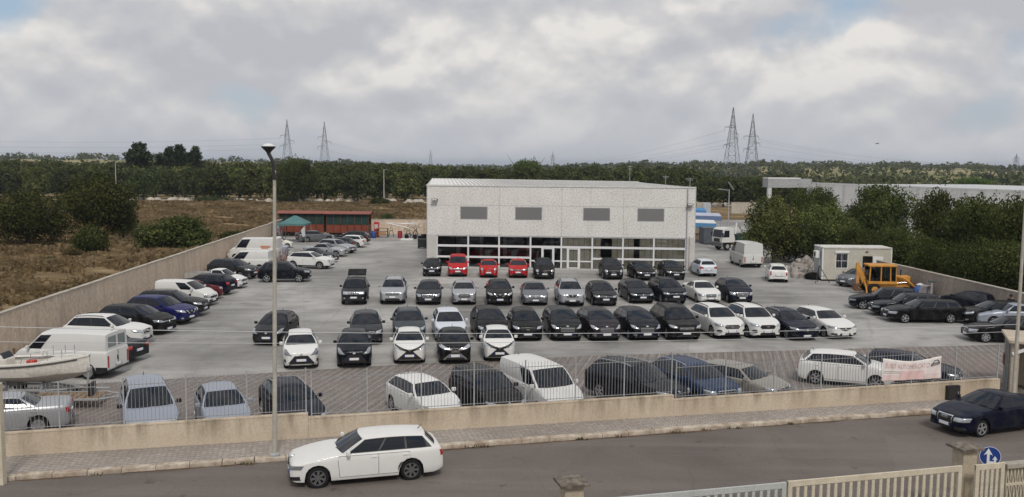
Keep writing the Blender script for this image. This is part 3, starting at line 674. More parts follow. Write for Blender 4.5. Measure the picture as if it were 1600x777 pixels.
# ------------------------------------------------------------------ cars
BASE = dict(L=4.25, W=1.78, H=1.47, wb=2.6, fo=.86, r=.315, gc=.21, cowl=1.12, zc=.98, rf=1.95, rr=None, zrr=None, rb=None, zrb=1.0,
            zh=.80, zn=.58, roofk=.66, clad=0, deck=None, pf=.22, wins=((.05,.44),(.475,.80),(.83,.95)), tailrake=.10, flat_rear=False, rails=False, tint=False,
            front='generic', lampdark=False, rim='alloy', frontcol=None)
KIND = {
 'hatch': dict(zh=.85, zn=.66),
 'small': dict(L=3.9, W=1.69, H=1.5, wb=2.5, fo=.75, r=.30, cowl=.92, rf=1.62, zh=.90, zn=.70, zc=1.04, zrb=1.05),
 'city': dict(L=3.5, W=1.62, H=1.47, wb=2.34, fo=.68, r=.285, cowl=.82, rf=1.48, zh=.91, zn=.72, zc=1.03, zrb=1.06, wins=((.05,.47),(.50,.82),(.85,.94))),
 'mpv': dict(L=4.3, W=1.8, H=1.62, wb=2.65, fo=.87, r=.315, cowl=.98, rf=1.85, zh=.91, zn=.68, zc=1.10, zrb=1.10, roofk=.68),
 'suv': dict(L=4.45, W=1.83, H=1.66, wb=2.65, fo=.90, r=.35, gc=.27, cowl=1.12, rf=1.92, zh=.96, zn=.77, zc=1.10, zrb=1.14, clad=.42, roofk=.67, rails=True),
 'boxy': dict(L=4.24, W=1.8, H=1.68, wb=2.57, fo=.86, r=.35, gc=.28, cowl=1.15, rf=1.72, zh=1.0, zn=.78, zc=1.12, zrb=1.14, clad=.44, roofk=.74, rails=True, tailrake=.06),
 'wagon': dict(L=4.63, W=1.81, H=1.45, wb=2.78, fo=.83, r=.32, cowl=1.38, rf=2.12, zh=.80, zn=.61, zc=.98, zrb=1.0, wins=((.05,.36),(.385,.665),(.69,.95)), tailrake=.14),
 'sedan': dict(L=4.55, W=1.77, H=1.43, wb=2.68, fo=.84, r=.315, cowl=1.33, rf=2.05, zh=.79, zn=.60, zc=.97, zrb=1.0, deck=.95, wins=((.06,.47),(.50,.90),(.91,.94)), roofk=.64),
 'vanette': dict(L=4.3, W=1.8, H=1.82, wb=2.7, fo=.86, r=.31, cowl=.80, rf=1.62, zh=.90, zc=1.14, zrb=1.15, roofk=.82, flat_rear=True, wins=((.05,.33),), tailrake=.03),
 'van': dict(L=5.1, W=2.02, H=2.2, wb=3.1, fo=.95, r=.34, gc=.28, cowl=.72, rf=1.50, zh=1.02, zn=.65, zc=1.34, zrb=1.30, roofk=.86, flat_rear=True, wins=((.04,.25),), tailrake=.02),
 'classic': dict(L=2.97, W=1.32, H=1.33, wb=1.84, fo=.55, r=.26, gc=.2, cowl=.85, rf=1.25, zh=.68, zn=.5, zc=.86, zrb=.86, roofk=.66, wins=((.06,.55),(.6,.93)), tailrake=.35),
 'pickup': dict(L=4.4, W=1.66, H=1.55, wb=2.72, fo=.75, r=.30, cowl=.95, rf=1.62, zh=.82, zc=1.0, zrb=.98, deck=1.75, wins=((.06,.88),)),
}
def smooth(t): t = min(1, max(0, t)); return t*t*(3-2*t)
def resample(poly, n):
    P = [Vector(p) for p in poly]; seg = [(P[(i+1) % len(P)]-P[i]).length for i in range(len(P))]; tot = sum(seg)
    out = []
    for i in range(len(P)):
        k = max(1, round(n*seg[i]/tot))
        for j in range(k): out.append(P[i].lerp(P[(i+1) % len(P)], j/k))
    return out

def make_car_parts(p):
    """-> list of (name, mesh, material key, parent index, loc, rot)"""
    L, W, H = p['L'], p['W'], p['H']; hw = W/2; gc = p['gc']; r = p['r']
    rr = p['rr'] or (L-.52 if not p['flat_rear'] else L-.05); rb = p['rb'] or L-p['tailrake']
    if p['deck']: rb = L-p['deck']; rr = p['rr'] or (rb-.62 if p['deck'] < 1.5 else rb-.12)
    zrr = p['zrr'] or (H-.09 if not p['flat_rear'] else H-.05)
    cowl, zc, rf, zh, zn, zrb = p['cowl'], p['zc'], p['rf'], p['zh'], p['zn'], p['zrb']
    parts = []
    def put(name, me, key, parent=None, loc=(0, 0, 0), rot=(0, 0, 0)):
        parts.append((name, me, key, parent, loc, rot)); return len(parts)-1
    X = lambda d: L/2-d
    df, dr = p['fo'], p['fo']+p['wb']; Ra = r+.055
    # --- lower body
    ds = [0, .02, .055, .11, .18, .28, L-.30, L-.17, L-.09, L-.035, L-.01, L]
    for dc in (df, dr):
        for k in range(9): ds.append(dc-Ra*math.cos(PI*k/8))
        ds += [dc-Ra-.012, dc+Ra+.012]
    for d in list(np.linspace(df+Ra+.15, dr-Ra-.15, 5))+[cowl-.25, cowl-.1, cowl, (rb if p['deck'] else L-.4), L-.5]: ds.append(d)
    ds = sorted(d for d in ds if 0 <= d <= L); dd = [ds[0]]
    for d in ds[1:]:
        if d-dd[-1] > .009: dd.append(d)
    ds = dd
    def ztop(d):
        if d < .28: t = d/.28; z = zn+(zh-zn)*math.sqrt(max(0, 1-(1-t)**2.2))
        elif d < cowl: t = (d-.28)/(cowl-.28); z = zh+(zc-zh)*(1-(1-t)**1.5)
        elif p['deck']:
            zd = zrb-.02
            z = zc+(zrb-zc)*min(1, (d-cowl)/(rb-cowl)) if d < rb else zrb-.02*(d-rb)/max(.1, L-rb)
        else: z = zc+(zrb-zc)*(d-cowl)/(L-cowl)
        e = L-d; q = .16 if not p['flat_rear'] else .05
        if e < q: z -= (.30 if not p['flat_rear'] else .10)*(1-math.sqrt(max(0, 1-(1-e/q)**2)))
        return z
    def belt(d): return zc+(zrb-zc)*min(1, max(0, (d-cowl)/(L-cowl)))
    def zbot(d):
        for dc in (df, dr):
            if abs(d-dc) <= Ra+.001: return max(gc, r+math.sqrt(max(0, Ra*Ra-(d-dc)**2)))
        z = gc
        if d < .2: z = gc+.07*(1-d/.2)**2
        if L-d < .3: z = gc+.10*(1-(L-d)/.3)**1.5
        return z
    def wid(d):
        w = hw*(1-p['pf']*max(0, 1-d/.85)**2.3)
        if d < .12: w *= 1-.09*(1-d/.12)**2
        e = L-d; k = .13 if not p['flat_rear'] else .03
        w *= 1-k*max(0, 1-e/.8)**2.2
        if e < .1: w *= 1-.05*(1-e/.1)**2
        return w
    levels = [.26, .40, .56, .72, .86]
    V = []; NP = 11
    for d in ds:
        zb, zt, w = zbot(d), ztop(d), wid(d); zs = zt-.05; half = []
        half += [(0, zb), (max(.1, w-.30), zb), (w*.955, zb)]
        for k, f in enumerate((.12, .30, .52, .74, .90)):
            z = zb+(zs-zb)*f
            zl = gc+(belt(max(d, cowl))-.05-gc)*f
            z = max(min(zl, zs-.02*(5-k)), zb+.03*(k+1)*min(1, (zs-zb)/.25))
            g = (z-gc)/max(.2, zc-gc)
            half.append((w*(.965+.035*math.sin(PI*min(1, .15+g*.75))), z))
        half += [(w*.965, zs), (w*.925, zt-.012), (w*.6, zt+.018)]
        half.append((0, zt+.03))
        V.append(half)
    n = len(V[0]); verts = []; faces = []; mi = []
    full = 2*(n-1)
    for i, half in enumerate(V):
        loop = half+[(-y, z) for (y, z) in half[-2:0:-1]]
        for (y, z) in loop: verts.append((X(ds[i]), y, z))
    for i in range(len(ds)-1):
        for k in range(full):
            a, b = i*full+k, i*full+(k+1) % full
            faces.append((a, b, b+full, a+full))
            kk = k if k < n-1 else full-1-k
            zmean = (verts[a][2]+verts[b][2]+verts[a+full][2]+verts[b+full][2])/4
            dark = kk < 2
            if p['clad'] and kk < 8:
                if zmean < p['clad'] or kk == 2: dark = True
            mi.append(1 if dark else 0)
    faces.append(tuple(range(full-1, -1, -1))); mi.append(0)
    faces.append(tuple((len(ds)-1)*full+k for k in range(full))); mi.append(0)
    bvh = BVHTree.FromPolygons([Vector(v) for v in verts], faces)
    # --- greenhouse
    dA0, dA1, dR0, dR1 = cowl+.16, rf+.09, rb-.11, rr-.06
    if p['flat_rear']: dR0, dR1 = rb-.03, rr-.02
    def roofz(d):
        t = (d-rf)/(rr-rf); t = min(1, max(0, t)); zf = H-.06
        c = 2*H-(zf+zrr)/2 if not p['flat_rear'] else H
        return (1-t)**2*zf+2*t*(1-t)*(H+.25*((2*H-zf-zrr)/2))+t*t*zrr
    def wr(d): return hw*p['roofk']*(1-.07*max(0, (d-rf)/(L-rf))) if not p['flat_rear'] else hw*p['roofk']
    def wB(d): return wid(d)*.925
    eps = .05
    def side(u, v, s):
        d0, d1 = dA0+(dR0-dA0)*u, dA1+(dR1-dA1)*u; d = d0+(d1-d0)*v
        y = wB(d0)+(wr(d1)-wB(d0))*v+.03*math.sin(PI*max(0, v)); z0 = belt(d0)-.012; z1 = roofz(d1)-.055
        return Vector((X(d), s*y, z0+(z1-z0)*v))
    def wind(s, v):
        d0, d1 = cowl-.02+.18*s*s, rf+.09*s*s
        y = s*(wB(dA0)+(wr(dA1)-wB(dA0))*v+.03*math.sin(PI*max(0, v))*abs(s)); z0 = belt(dA0)-.012; z1 = roofz(rf)-.055*abs(s)**3
        return Vector((X(d0+(d1-d0)*v), y, z0+(z1-z0)*v+.015*math.sin(PI*v)))
    def rear(s, v):
        if p['flat_rear']: d0, d1 = rb+0-.03*s*s, rr-.02*s*s
        else: d0, d1 = rb+.01-.12*s*s, rr-.06*s*s
        y = s*(wB(dR0)+(wr(dR1)-wB(dR0))*v+.03*math.sin(PI*max(0, v))*abs(s)); z0 = belt(dR0)-.012; z1 = roofz(rr)-.055*abs(s)**3
        return Vector((X(d0+(d1-d0)*v), y, z0+(z1-z0)*v))
    def roof(s, u):
        d0, d1 = rf+.09*s*s, (rr-.06*s*s if not p['flat_rear'] else rr-.02*s*s); d = d0+(d1-d0)*u
        dm = dA1+(dR1-dA1)*u; y = s*wr(dm); zc_ = roofz(rf+(rr-rf)*u); ze = roofz(dm)-.055
        return Vector((X(d), y, zc_+(ze-zc_)*abs(s)**3))
    def grid(fn, us, vs, flip=False):
        n0 = len(verts); nu = len(us)
        for v in vs:
            for u in us: verts.append(tuple(fn(u, v)))
        for j in range(len(vs)-1):
            for i in range(nu-1):
                a = n0+j*nu+i; q = (a, a+1, a+1+nu, a+nu)
                faces.append(q[::-1] if flip else q); mi.append(0)
    vs = [-.08, 0, .25, .5, .75, 1.0]; ss = list(np.linspace(-1, 1, 9)); us = list(np.linspace(0, 1, 9))
    grid(lambda u, v: side(u, v, 1), us, vs, True); grid(lambda u, v: side(u, v, -1), us, vs)
    grid(wind, ss, vs); grid(rear, ss, vs, True); grid(roof, ss, list(np.linspace(0, 1, 6)))
    me = mesh_np('body', verts, faces, [M_dark, M_trim], None, mi)
    bm = bmesh.new(); bm.from_mesh(me); bmesh.ops.remove_doubles(bm, verts=bm.verts, dist=.0015); bmesh.ops.recalc_face_normals(bm, faces=bm.faces); bm.to_mesh(me); bm.free()
    me.shade_smooth(); me.set_sharp_from_angle(angle=math.radians(38))
    put('body', me, 'BODY')
    def patch(fn, u0, u1, v0, v1, nu, nv, off, flip=False, cutf=None):
        vs_, fs_ = [], []
        for j in range(nv+1):
            for i in range(nu+1):
                u = u0+(u1-u0)*i/nu; v = v0+(v1-v0)*j/nv
                if cutf: u, v = cutf(u, v)
                q = fn(u, v); e = 1e-3; a = fn(u+e, v)-q; c = fn(u, v+e)-q
                nn = a.cross(c).normalized()
                if flip: nn = -nn
                vs_.append(q+nn*off)
        for j in range(nv):
            for i in range(nu):
                a = j*(nu+1)+i; f = (a, a+1, a+nu+2, a+nu+1); fs_.append(f[::-1] if flip else f)
        return vs_, fs_
    def put_patch(name, key, *a, parent=None, **k):
        v_, f_ = patch(*a, **k); return put(name, mesh_np(name, v_, f_, [M_glass], 70), key, parent)
    put_patch('windscreen', 'GLASS', wind, -.925, .925, .05, .945, 10, 5, .006)
    if not p['flat_rear']: put_patch('rear_window', 'GLASS', rear, -.86, .86, .14, .90, 8, 4, .006, flip=True)
    elif p.get('rearglass', True):
        for a, c in ((-.80, -.08), (.08, .80)): put_patch('rear_window', p.get('rearkey', 'GLASS'), rear, a, c, .18, .80, 3, 3, .006, flip=True)
    for s in (1, -1):
        fn = lambda u, v, s=s: side(u, v, s)
        w0, w1 = p['wins'][0][0], p['wins'][-1][1]
        tr = put_patch('window_surround', 'TRIM', fn, w0-.02, w1+.015, .035, .93, 8, 4, .004, flip=(s < 0))
        for (a, c) in p['wins']:
            last = (a, c) == p['wins'][-1] and len(p['wins']) > 1
            cf = (lambda u, v, a=a, c=c: (a+(u-a)*(1-.35*((1-v) if not p['deck'] else 0)**2*.6), v)) if last else None
            put_patch('side_window', 'GLASS', fn, a, c, .09, .88, 3, 3, .008, flip=(s < 0), cutf=cf)
    # --- pieces laid on the skin
    def skin_poly(poly, axis, off, rings=3, nb=18, rim=.0):
        """poly in (y,z) for front/rear, (d,z) for sides"""
        P = resample(poly, nb); c = sum(P, Vector((0, 0)))/len(P); pts = []; N = len(P)
        rows = [[c]]+[[c.lerp(q, (k+1)/rings) for q in P] for k in range(rings)]
        vs_, fs_ = [], []
        for row in rows:
            for q in row:
                if axis == 'front': o, d = Vector((L/2+1, q.x, q.y)), Vector((-1, 0, 0))
                elif axis == 'back': o, d = Vector((-L/2-1, q.x, q.y)), Vector((1, 0, 0))
                else: o, d = Vector((X(q.x), axis*3, q.y)), Vector((0, -axis, 0))
                h, nn, ix, di = bvh.ray_cast(o, d)
                if h is None: h = bvh.find_nearest(o+d*.9)[0]; nn = -d
                if nn.dot(d) > 0: nn = -nn
                vs_.append(h+nn*off*.5-d*off*.5)
        for i in range(N): fs_.append((0, 1+i, 1+(i+1) % N))
        for k in range(rings-1):
            for i in range(N):
                a, b = 1+k*N+i, 1+k*N+(i+1) % N; fs_.append((a, a+N, b+N, b))
        if axis == 'back' or axis == 1 : fs_ = [f[::-1] for f in fs_]
        # edge skirt gives the piece its thickness
        base = len(vs_); last = 1+(rings-1)*N
        for i in range(N):
            q = vs_[last+i]
            dirv = {'front': Vector((-1, 0, 0)), 'back': Vector((1, 0, 0))}.get(axis, Vector((0, -axis if axis in (1, -1) else 0, 0)))
            vs_.append(q+dirv*(off+.006))
        for i in range(N): fs_.append((last+i, base+i, base+(i+1) % N, last+(i+1) % N))
        return vs_, fs_
    def lay(name, key, poly, axis, off=.008, parent=None, **k):
        if axis in ('front', 'back'):
            off = off*1.3+.008; ext = max(max(q[0] for q in poly)-min(q[0] for q in poly), max(q[1] for q in poly)-min(q[1] for q in poly))
            if ext > .25: k.setdefault('rings', 5); k.setdefault('nb', 30)
            if ext > .25 and k.get('rings', 9) < 2: k['nb'] = 24
        v_, f_ = skin_poly(poly, axis, off, **k)
        return put(name, mesh_np(name, v_, f_, [M_trim], 45), key, parent)
    Z0, ZH = gc, zh
    fq = lambda pts: [(y*hw, Z0+z*(ZH-Z0)) for (y, z) in pts]
    def mir(pts): return [(-y, z) for (y, z) in pts][::-1]
    def both(name, key, pts, off=.008, **k):
        lay(name, key, fq(pts), 'front', off, **k); lay(name, key, fq(mir(pts)), 'front', off, **k)
    def oval(cy, cz, ry, rz, n=12): return [(cy+ry*math.cos(2*PI*i/n), cz+rz*math.sin(2*PI*i/n)) for i in range(n)]
    st = p['front']; HL = 'LAMPD' if p['lampdark'] else 'LAMP'; pz = .34
    def plate(z, axis='front'):
        w, h = .26, .055
        if axis == 'front': zz = Z0+z*(ZH-Z0); 
        else: zz = z
        a = lay('number_plate', 'PLATE', [(-w, zz-h), (w, zz-h), (w, zz+h), (-w, zz+h)], axis, .022, rings=2, nb=12)
        for s in (-1, 1):
            y0, y1 = s*(w-.04), s*w; y0, y1 = min(y0, y1), max(y0, y1)
            lay('plate_band', 'PBLUE', [(y0, zz-h), (y1, zz-h), (y1, zz+h), (y0, zz+h)], axis, .026, parent=a, rings=1, nb=6)
    def emblem(z, ry=.05, rz=.04): 
        lay('emblem', 'CHROME', [(y, Z0+z*(ZH-Z0)+q) for (y, q) in oval(0, 0, ry, rz, 10)], 'front', .028, rings=2, nb=12)
    if st == 'generic':
        both('headlight', HL, [(.50, .66), (.93, .76), (.94, .98), (.62, .90)])
        lay('grille', 'TRIM', fq([(-.46, .62), (.46, .62), (.52, .84), (-.52, .84)]), 'front')
        for z in (.69, .77): lay('grille_bar', 'CHROMED', fq([(-.44, z-.015), (.44, z-.015), (.44, z+.015), (-.44, z+.015)]), 'front', .014, rings=1, nb=14)
        lay('lower_intake', 'TRIM', fq([(-.62, .06), (.62, .06), (.52, .30), (-.52, .30)]), 'front')
        both('fog_lamp', 'LAMPD', oval(.78, .20, .07, .08)); plate(.44); emblem(.86)
    elif st == 'ford':
        both('headlight', HL, [(.52, .76), (.92, .80), (.95, 1.02), (.78, 1.0)])
        g = lay('grille', 'TRIM', fq([(-.40, .50), (.40, .50), (.50, .68), (.42, .88), (-.42, .88), (-.50, .68)]), 'front')
        for z in (.58, .68, .78): lay('grille_bar', 'CHROMED', fq([(-.42, z-.018), (.42, z-.018), (.42, z+.018), (-.42, z+.018)]), 'front', .014, parent=g, rings=1, nb=14)
        lay('lower_intake', 'TRIM', fq([(-.60, .02), (.60, .02), (.48, .24), (-.48, .24)]), 'front')
        both('fog_lamp', 'LAMPD', [(.66, .18), (.88, .22), (.86, .42), (.68, .40)]); plate(.34); emblem(.94, .07, .03)
    elif st == 'fordnew':
        both('headlight', HL, [(.54, .74), (.93, .78), (.95, .98), (.62, .92)])
        g = lay('grille', 'TRIM', fq([(-.40, .56), (.40, .56), (.50, .72), (.40, .86), (-.40, .86), (-.50, .72)]), 'front')
        fr = p.get('grillecol', 'CHROME')
        for z in (.645, .765): lay('grille_bar', fr, fq([(-.42, z-.022), (.42, z-.022), (.42, z+.022), (-.42, z+.022)]), 'front', .015, parent=g, rings=1, nb=14)
        lay('lower_intake', 'TRIM', fq([(-.54, .04), (.54, .04), (.44, .26), (-.44, .26)]), 'front')
        lay('skid_plate', 'CHROMED', fq([(-.56, -.06), (.56, -.06), (.56, .02), (-.56, .02)]), 'front', .012)
        both('fog_lamp', 'TRIM', oval(.78, .38, .12, .12)); plate(.34); emblem(.72, .09, .035)
    elif st == 'cross':
        fc = p['frontcol'] or 'TRIM'
        lay('grille', fc, fq([(-.80, .06), (.80, .06), (.14, .72), (-.14, .72)]), 'front')
        lay('front_bar', fc, fq([(.02, .74), (.14, .64), (.97, .98), (.97, 1.12)]), 'front'); lay('front_bar', fc, fq(mir([(.02, .74), (.14, .64), (.97, .98), (.97, 1.12)])), 'front')
        both('headlight', HL, [(.50, .76), (.92, .92), (.95, 1.04), (.74, .95)], off=.014)
        if fc == 'CHROME': lay('lower_intake', 'TRIM', fq([(-.34, .50), (.34, .50), (.30, .60), (-.30, .60)]), 'front', .016); lay('lower_intake', 'TRIM', fq([(-.6, .10), (.6, .10), (.5, .24), (-.5, .24)]), 'front', .016)
        lay('chin_spoiler', 'BODY1' if fc == 'TRIM' else 'TRIM', fq([(-.76, .0), (.76, .0), (.70, .09), (-.70, .09)]), 'front', .014); plate(.36); emblem(.74, .055, .045)
    elif st == 'smile':
        lay('grille', 'TRIM', fq([(-.80, .08), (.80, .08), (.36, .70), (-.36, .70)]), 'front')
        lay('chin_spoiler', 'BODY1', fq([(-.72, .0), (.72, .0), (.62, .12), (-.62, .12)]), 'front', .016)
        both('headlight', 'LAMPD' if p['lampdark'] else 'LAMPM', [(.50, .72), (.90, .76), (.92, 1.08), (.80, 1.06)])
        both('fog_lamp', 'TRIM', oval(.88, .34, .06, .12)); plate(.40); emblem(.80, .07, .04)
    elif st == 'slots':
        a = lay('grille', 'CHROME', fq([(-.80, .70), (.80, .70), (.80, .96), (-.80, .96)]), 'front')
        for k in range(7):
            y = (k-3)*.135; lay('grille_slot', 'TRIM', fq([(y-.045, .73), (y+.045, .73), (y+.045, .93), (y-.045, .93)]), 'front', .016, parent=a, rings=1, nb=8)
        both('headlight', 'LAMP', oval(.68, .83, .11, .12), off=.02)
        lay('lower_intake', 'TRIM', fq([(-.70, .04), (.70, .04), (.70, .44), (-.70, .44)]), 'front'); both('fog_lamp', 'LAMP', oval(.70, .34, .07, .07), off=.016); plate(.40)
    elif st == 'kidney':
        g = [(.03, .52), (.26, .54), (.30, .80), (.05, .84)]; both('grille', 'TRIM', g, off=.016)
        both('grille_frame', 'CHROME', [(.015, .50), (.29, .52), (.33, .82), (.035, .87)], off=.009)
        both('headlight', 'LAMPM', [(.40, .62), (.92, .66), (.94, .86), (.44, .80)])
        lay('lower_intake', 'TRIM', fq([(-.40, .04), (.40, .04), (.44, .24), (-.44, .24)]), 'front'); both('fog_lamp', 'TRIM', [(.56, .06), (.90, .12), (.90, .32), (.60, .22)]); plate(.36); emblem(.95, .04, .04)
    elif st == 'shield':
        lay('grille', 'TRIM', fq([(-.30, .12), (.30, .12), (.34, .88), (-.34, .88)]), 'front')
        lay('grille_frame', 'CHROME', fq([(-.37, .46), (.37, .46), (.38, .93), (-.38, .93)]), 'front', .005)
        lay('grille', 'TRIM', fq([(-.33, .52), (.33, .52), (.34, .88), (-.34, .88)]), 'front', .014)
        for k in range(4):
            lay('emblem', 'CHROME', [(-.1125+.075*k+y, Z0+.78*(ZH-Z0)+q) for (y, q) in oval(0, 0, .042, .042, 12)], 'front', .024, rings=2, nb=12)
            lay('emblem', 'TRIM', [(-.1125+.075*k+y, Z0+.78*(ZH-Z0)+q) for (y, q) in oval(0, 0, .030, .030, 12)], 'front', .027, rings=2, nb=12)
        both('headlight', HL, [(.44, .62), (.92, .66), (.94, .90), (.48, .86)]); both('fog_lamp', 'TRIM', [(.50, .10), (.88, .14), (.86, .32), (.52, .30)]); plate(.36)
    elif st == 'star':
        lay('grille_frame', 'CHROME', fq([(-.40, .50), (.40, .50), (.48, .90), (-.48, .90)]), 'front')
        lay('grille', 'TRIM', fq([(-.36, .54), (.36, .54), (.44, .86), (-.44, .86)]), 'front', .014)
        for z in (.63, .75): lay('grille_bar', 'CHROME', fq([(-.38, z-.022), (.38, z-.022), (.40, z+.022), (-.40, z+.022)]), 'front', .018, rings=1, nb=14)
        both('headlight', HL, [(.54, .62), (.92, .66), (.94, .94), (.58, .90)]); lay('lower_intake', 'TRIM', fq([(-.66, .06), (.66, .06), (.60, .24), (-.60, .24)]), 'front'); plate(.36); emblem(.70, .06, .06)
    elif st == 'bar':
        lay('grille', 'TRIM', fq([(-.50, .70), (.50, .70), (.52, .84), (-.52, .84)]), 'front')
        lay('grille_bar', 'CHROME', fq([(-.50, .75), (.50, .75), (.50, .785), (-.50, .785)]), 'front', .014)
        both('headlight', HL, [(.52, .68), (.92, .72), (.94, .92), (.54, .86)]); lay('lower_intake', 'TRIM', fq([(-.64, .06), (.64, .06), (.60, .32), (-.60, .32)]), 'front'); both('fog_lamp', 'LAMPD', oval(.80, .22, .07, .07)); plate(.48); emblem(.77, .055, .055)
    elif st == 'vee':
        lay('grille', 'TRIM', fq([(-.48, .90), (-.40, .62), (.40, .62), (.48, .90)][::-1]), 'front')
        for s in (1, -1):
            q = [(.14*1, .58), (.26, .58), (.50, .92), (.40, .92)]; q = q if s > 0 else mir(q); lay('grille_bar', 'CHROME', fq(q), 'front', .016)
        both('headlight', HL, [(.54, .72), (.92, .80), (.95, 1.0), (.64, .92)]); lay('lower_intake', 'TRIM', fq([(-.66, .02), (.66, .02), (.54, .30), (-.54, .30)]), 'front'); both('fog_lamp', 'LAMP', oval(.80, .26, .06, .07)); plate(.30); emblem(.78, .06, .05)
    elif st == 'diamond':
        lay('grille', 'TRIM', fq([(-.24, .60), (0, .50), (.24, .60), (.50, .84), (-.50, .84)]), 'front')
        lay('grille_bar', 'CHROME', fq([(-.86, .80), (.86, .80), (.86, .84), (-.86, .84)]), 'front', .012)
        both('headlight', 'LAMPM', [(.46, .76), (.93, .80), (.95, 1.0), (.60, .92)]); lay('lower_intake', 'TRIM', fq([(-.40, .08), (.40, .08), (.34, .28), (-.34, .28)]), 'front'); both('fog_lamp', 'TRIM', [(.54, .16), (.88, .16), (.84, .32), (.58, .30)]); plate(.18)
        lay('emblem', 'CHROME', [(y, Z0+.72*(ZH-Z0)+z) for (y, z) in ((-.055, 0), (0, -.09), (.055, 0), (0, .09))], 'front', .03, rings=2, nb=10)
    elif st == 'roundlamp':
        both('headlight', 'LAMP', oval(.72, .80, .13, .16), off=.016); both('fog_lamp', 'LAMP', oval(.66, .48, .07, .08), off=.014)
        lay('grille_bar', 'CHROME', fq([(-.22, .66), (.22, .66), (.22, .71), (-.22, .71)]), 'front', .014)
        lay('lower_intake', 'TRIM', fq([(-.50, .08), (.50, .08), (.46, .26), (-.46, .26)]), 'front'); plate(.40); emblem(.68, .05, .04)
    elif st == 'van':
        both('headlight', 'LAMP', [(.58, .58), (.92, .60), (.92, .96), (.66, .84)]); lay('grille', 'TRIM', fq([(-.50, .52), (.50, .52), (.54, .70), (-.54, .70)]), 'front')
        lay('bumper', 'TRIM', fq([(-.94, .02), (.94, .02), (.94, .36), (-.94, .36)]), 'front', .02); plate(.30); emblem(.80)
    # --- rear
    zrear = zrb
    def rq(pts): return [(y*hw, gc+z*(zrear-gc)) for (y, z) in pts]
    if p['flat_rear']:
        tl = [(.78, .40), (.88, .40), (.88, .88), (.78, .88)] if p['H'] < 2 else [(.77, .26), (.87, .26), (.87, .78), (.77, .78)]
        lay('bumper', 'TRIM', rq([(-.95, -.02), (.95, -.02), (.95, .16), (-.95, .16)]), 'back', .05)
        lay('door_seam', 'TRIM', rq([(-.008, .18), (.008, .18), (.008, .93), (-.008, .93)]), 'back', .006, rings=1, nb=16)
        lay('handle', 'TRIM', rq([(.03, .5), (.07, .5), (.07, .68), (.03, .68)]), 'back', .03, rings=1, nb=8)
    else:
        tl = [(.56, .66), (.89, .64), (.89, .86), (.58, .86)] if not p.get('tall_tail') else [(.70, .52), (.84, .50), (.82, .90), (.70, .90)]
        lay('rear_bumper_insert', 'TRIM', rq([(-.66, .02), (.66, .02), (.60, .16), (-.60, .16)]), 'back', .008)
        lay('tailgate_seam', 'TRIM', rq([(-.68, .40), (.68, .40), (.68, .412), (-.68, .412)]), 'back', .005, rings=1, nb=18)
    lay('tail_light', 'TAIL', rq(tl), 'back', .010, nb=22); lay('tail_light', 'TAIL', rq(mir(tl)), 'back', .010, nb=22)
    plate(gc+(.52 if not p['flat_rear'] else .3)*(zrear-gc), 'back')
    # --- doors, handles, mirrors
    four = len(p['wins']) >= 3 or p['deck'] == .95
    u = lambda uu: dA0+(dR0-dA0)*uu
    for s in (1, -1):
        zt0 = belt(dA0)-.06; zb0 = gc+.10
        e1 = u(p['wins'][0][1]+.015) if len(p['wins']) > 0 else df+1.5
        d0 = max(df+Ra+.03, dA0-.12)
        quads = [[(d0+.03, zb0), (e1, zb0), (e1, zt0), (d0-.03 if d0-.03 > df+.1 else d0, zt0)]]
        if four:
            e2 = min(u(p['wins'][1][1]+.02), dr+Ra*.6)
            quads.append([(e1+.014, zb0), (dr-Ra-.04, zb0), (dr-Ra*.72-.03, zb0+.24), (max(dr-.05, min(e2, dr)), min(zt0-.05, r+Ra+.06)), (max(e2, dr-.05), zt0), (e1+.014, zt0)])
        for q in quads:
            c = Vector((sum(a for a, _ in q)/len(q), sum(b for _, b in q)/len(q)))
            big = [((a-c.x)*(1+.012/max(.2, abs(a-c.x)))+c.x, (b-c.y)*(1+.012/max(.12, abs(b-c.y)))+c.y) for (a, b) in q]
            dd_ = lay('door', 'BODY1', q, s, .008, rings=4, nb=26)
            lay('door_seam', 'TRIM', big, s, .0035, parent=dd_, rings=4, nb=26)
            hx = max(a for a, _ in q)-.20; hz = zt0-.07
            lay('handle', 'BODY1' if not p.get('blackhandle') else 'TRIM', [(hx, hz-.014), (hx+.15, hz-.014), (hx+.15, hz+.014), (hx, hz+.014)], s, .03, parent=dd_, rings=1, nb=8)
        b = MB(); q = side(.03, .10, s)
        b.bbox(q.x-.06, q.x+.05, min(q.y, q.y+s*.24)+(.07 if s > 0 else 0), max(q.y, q.y+s*.24)-(.07 if s < 0 else 0), q.z-.035, q.z+.11, .03)
        mk = b.mesh('mirror', M_trim, 50); put('mirror', mk, 'MIRROR')
        b = MB(); b.tube([q+Vector((-.0, -s*.02, .0)), q+Vector((0, s*.11, .03))], .02, 6); put('mirror_arm', b.mesh('mirror_arm', M_trim, 50), 'TRIM', len(parts)-1)
        if p['rails']:
            pts = [roof(s*.93, t)+Vector((0, 0, .045 if 0 < t < 1 else -.02)) for t in (.04, .12, .3, .5, .7, .88, .96)]
            pts[0].z -= .05; pts[-1].z -= .05
            b = MB(); b.tube(pts, .02, 6); put('roof_rail', b.mesh('roof_rail', M_trim, 50), p.get('railcol', 'TRIM'))
    b = MB(); q = roof(0, .93); b.tube([q, q+Vector((-.12, 0, .12))], [.016, .006], 6); put('aerial', b.mesh('aerial', M_trim, 50), 'TRIM')
    for s in (-.45, .2):
        b = MB(); a, c = wind(s, .055), wind(s+.42, .11); b.tube([a+Vector((.02, 0, .012)), c+Vector((.02, 0, .012))], .011, 5); put('wiper', b.mesh('wiper', M_trim, 50), 'TRIM')
    # --- wheels
    tw = .105 if W < 1.9 else .115
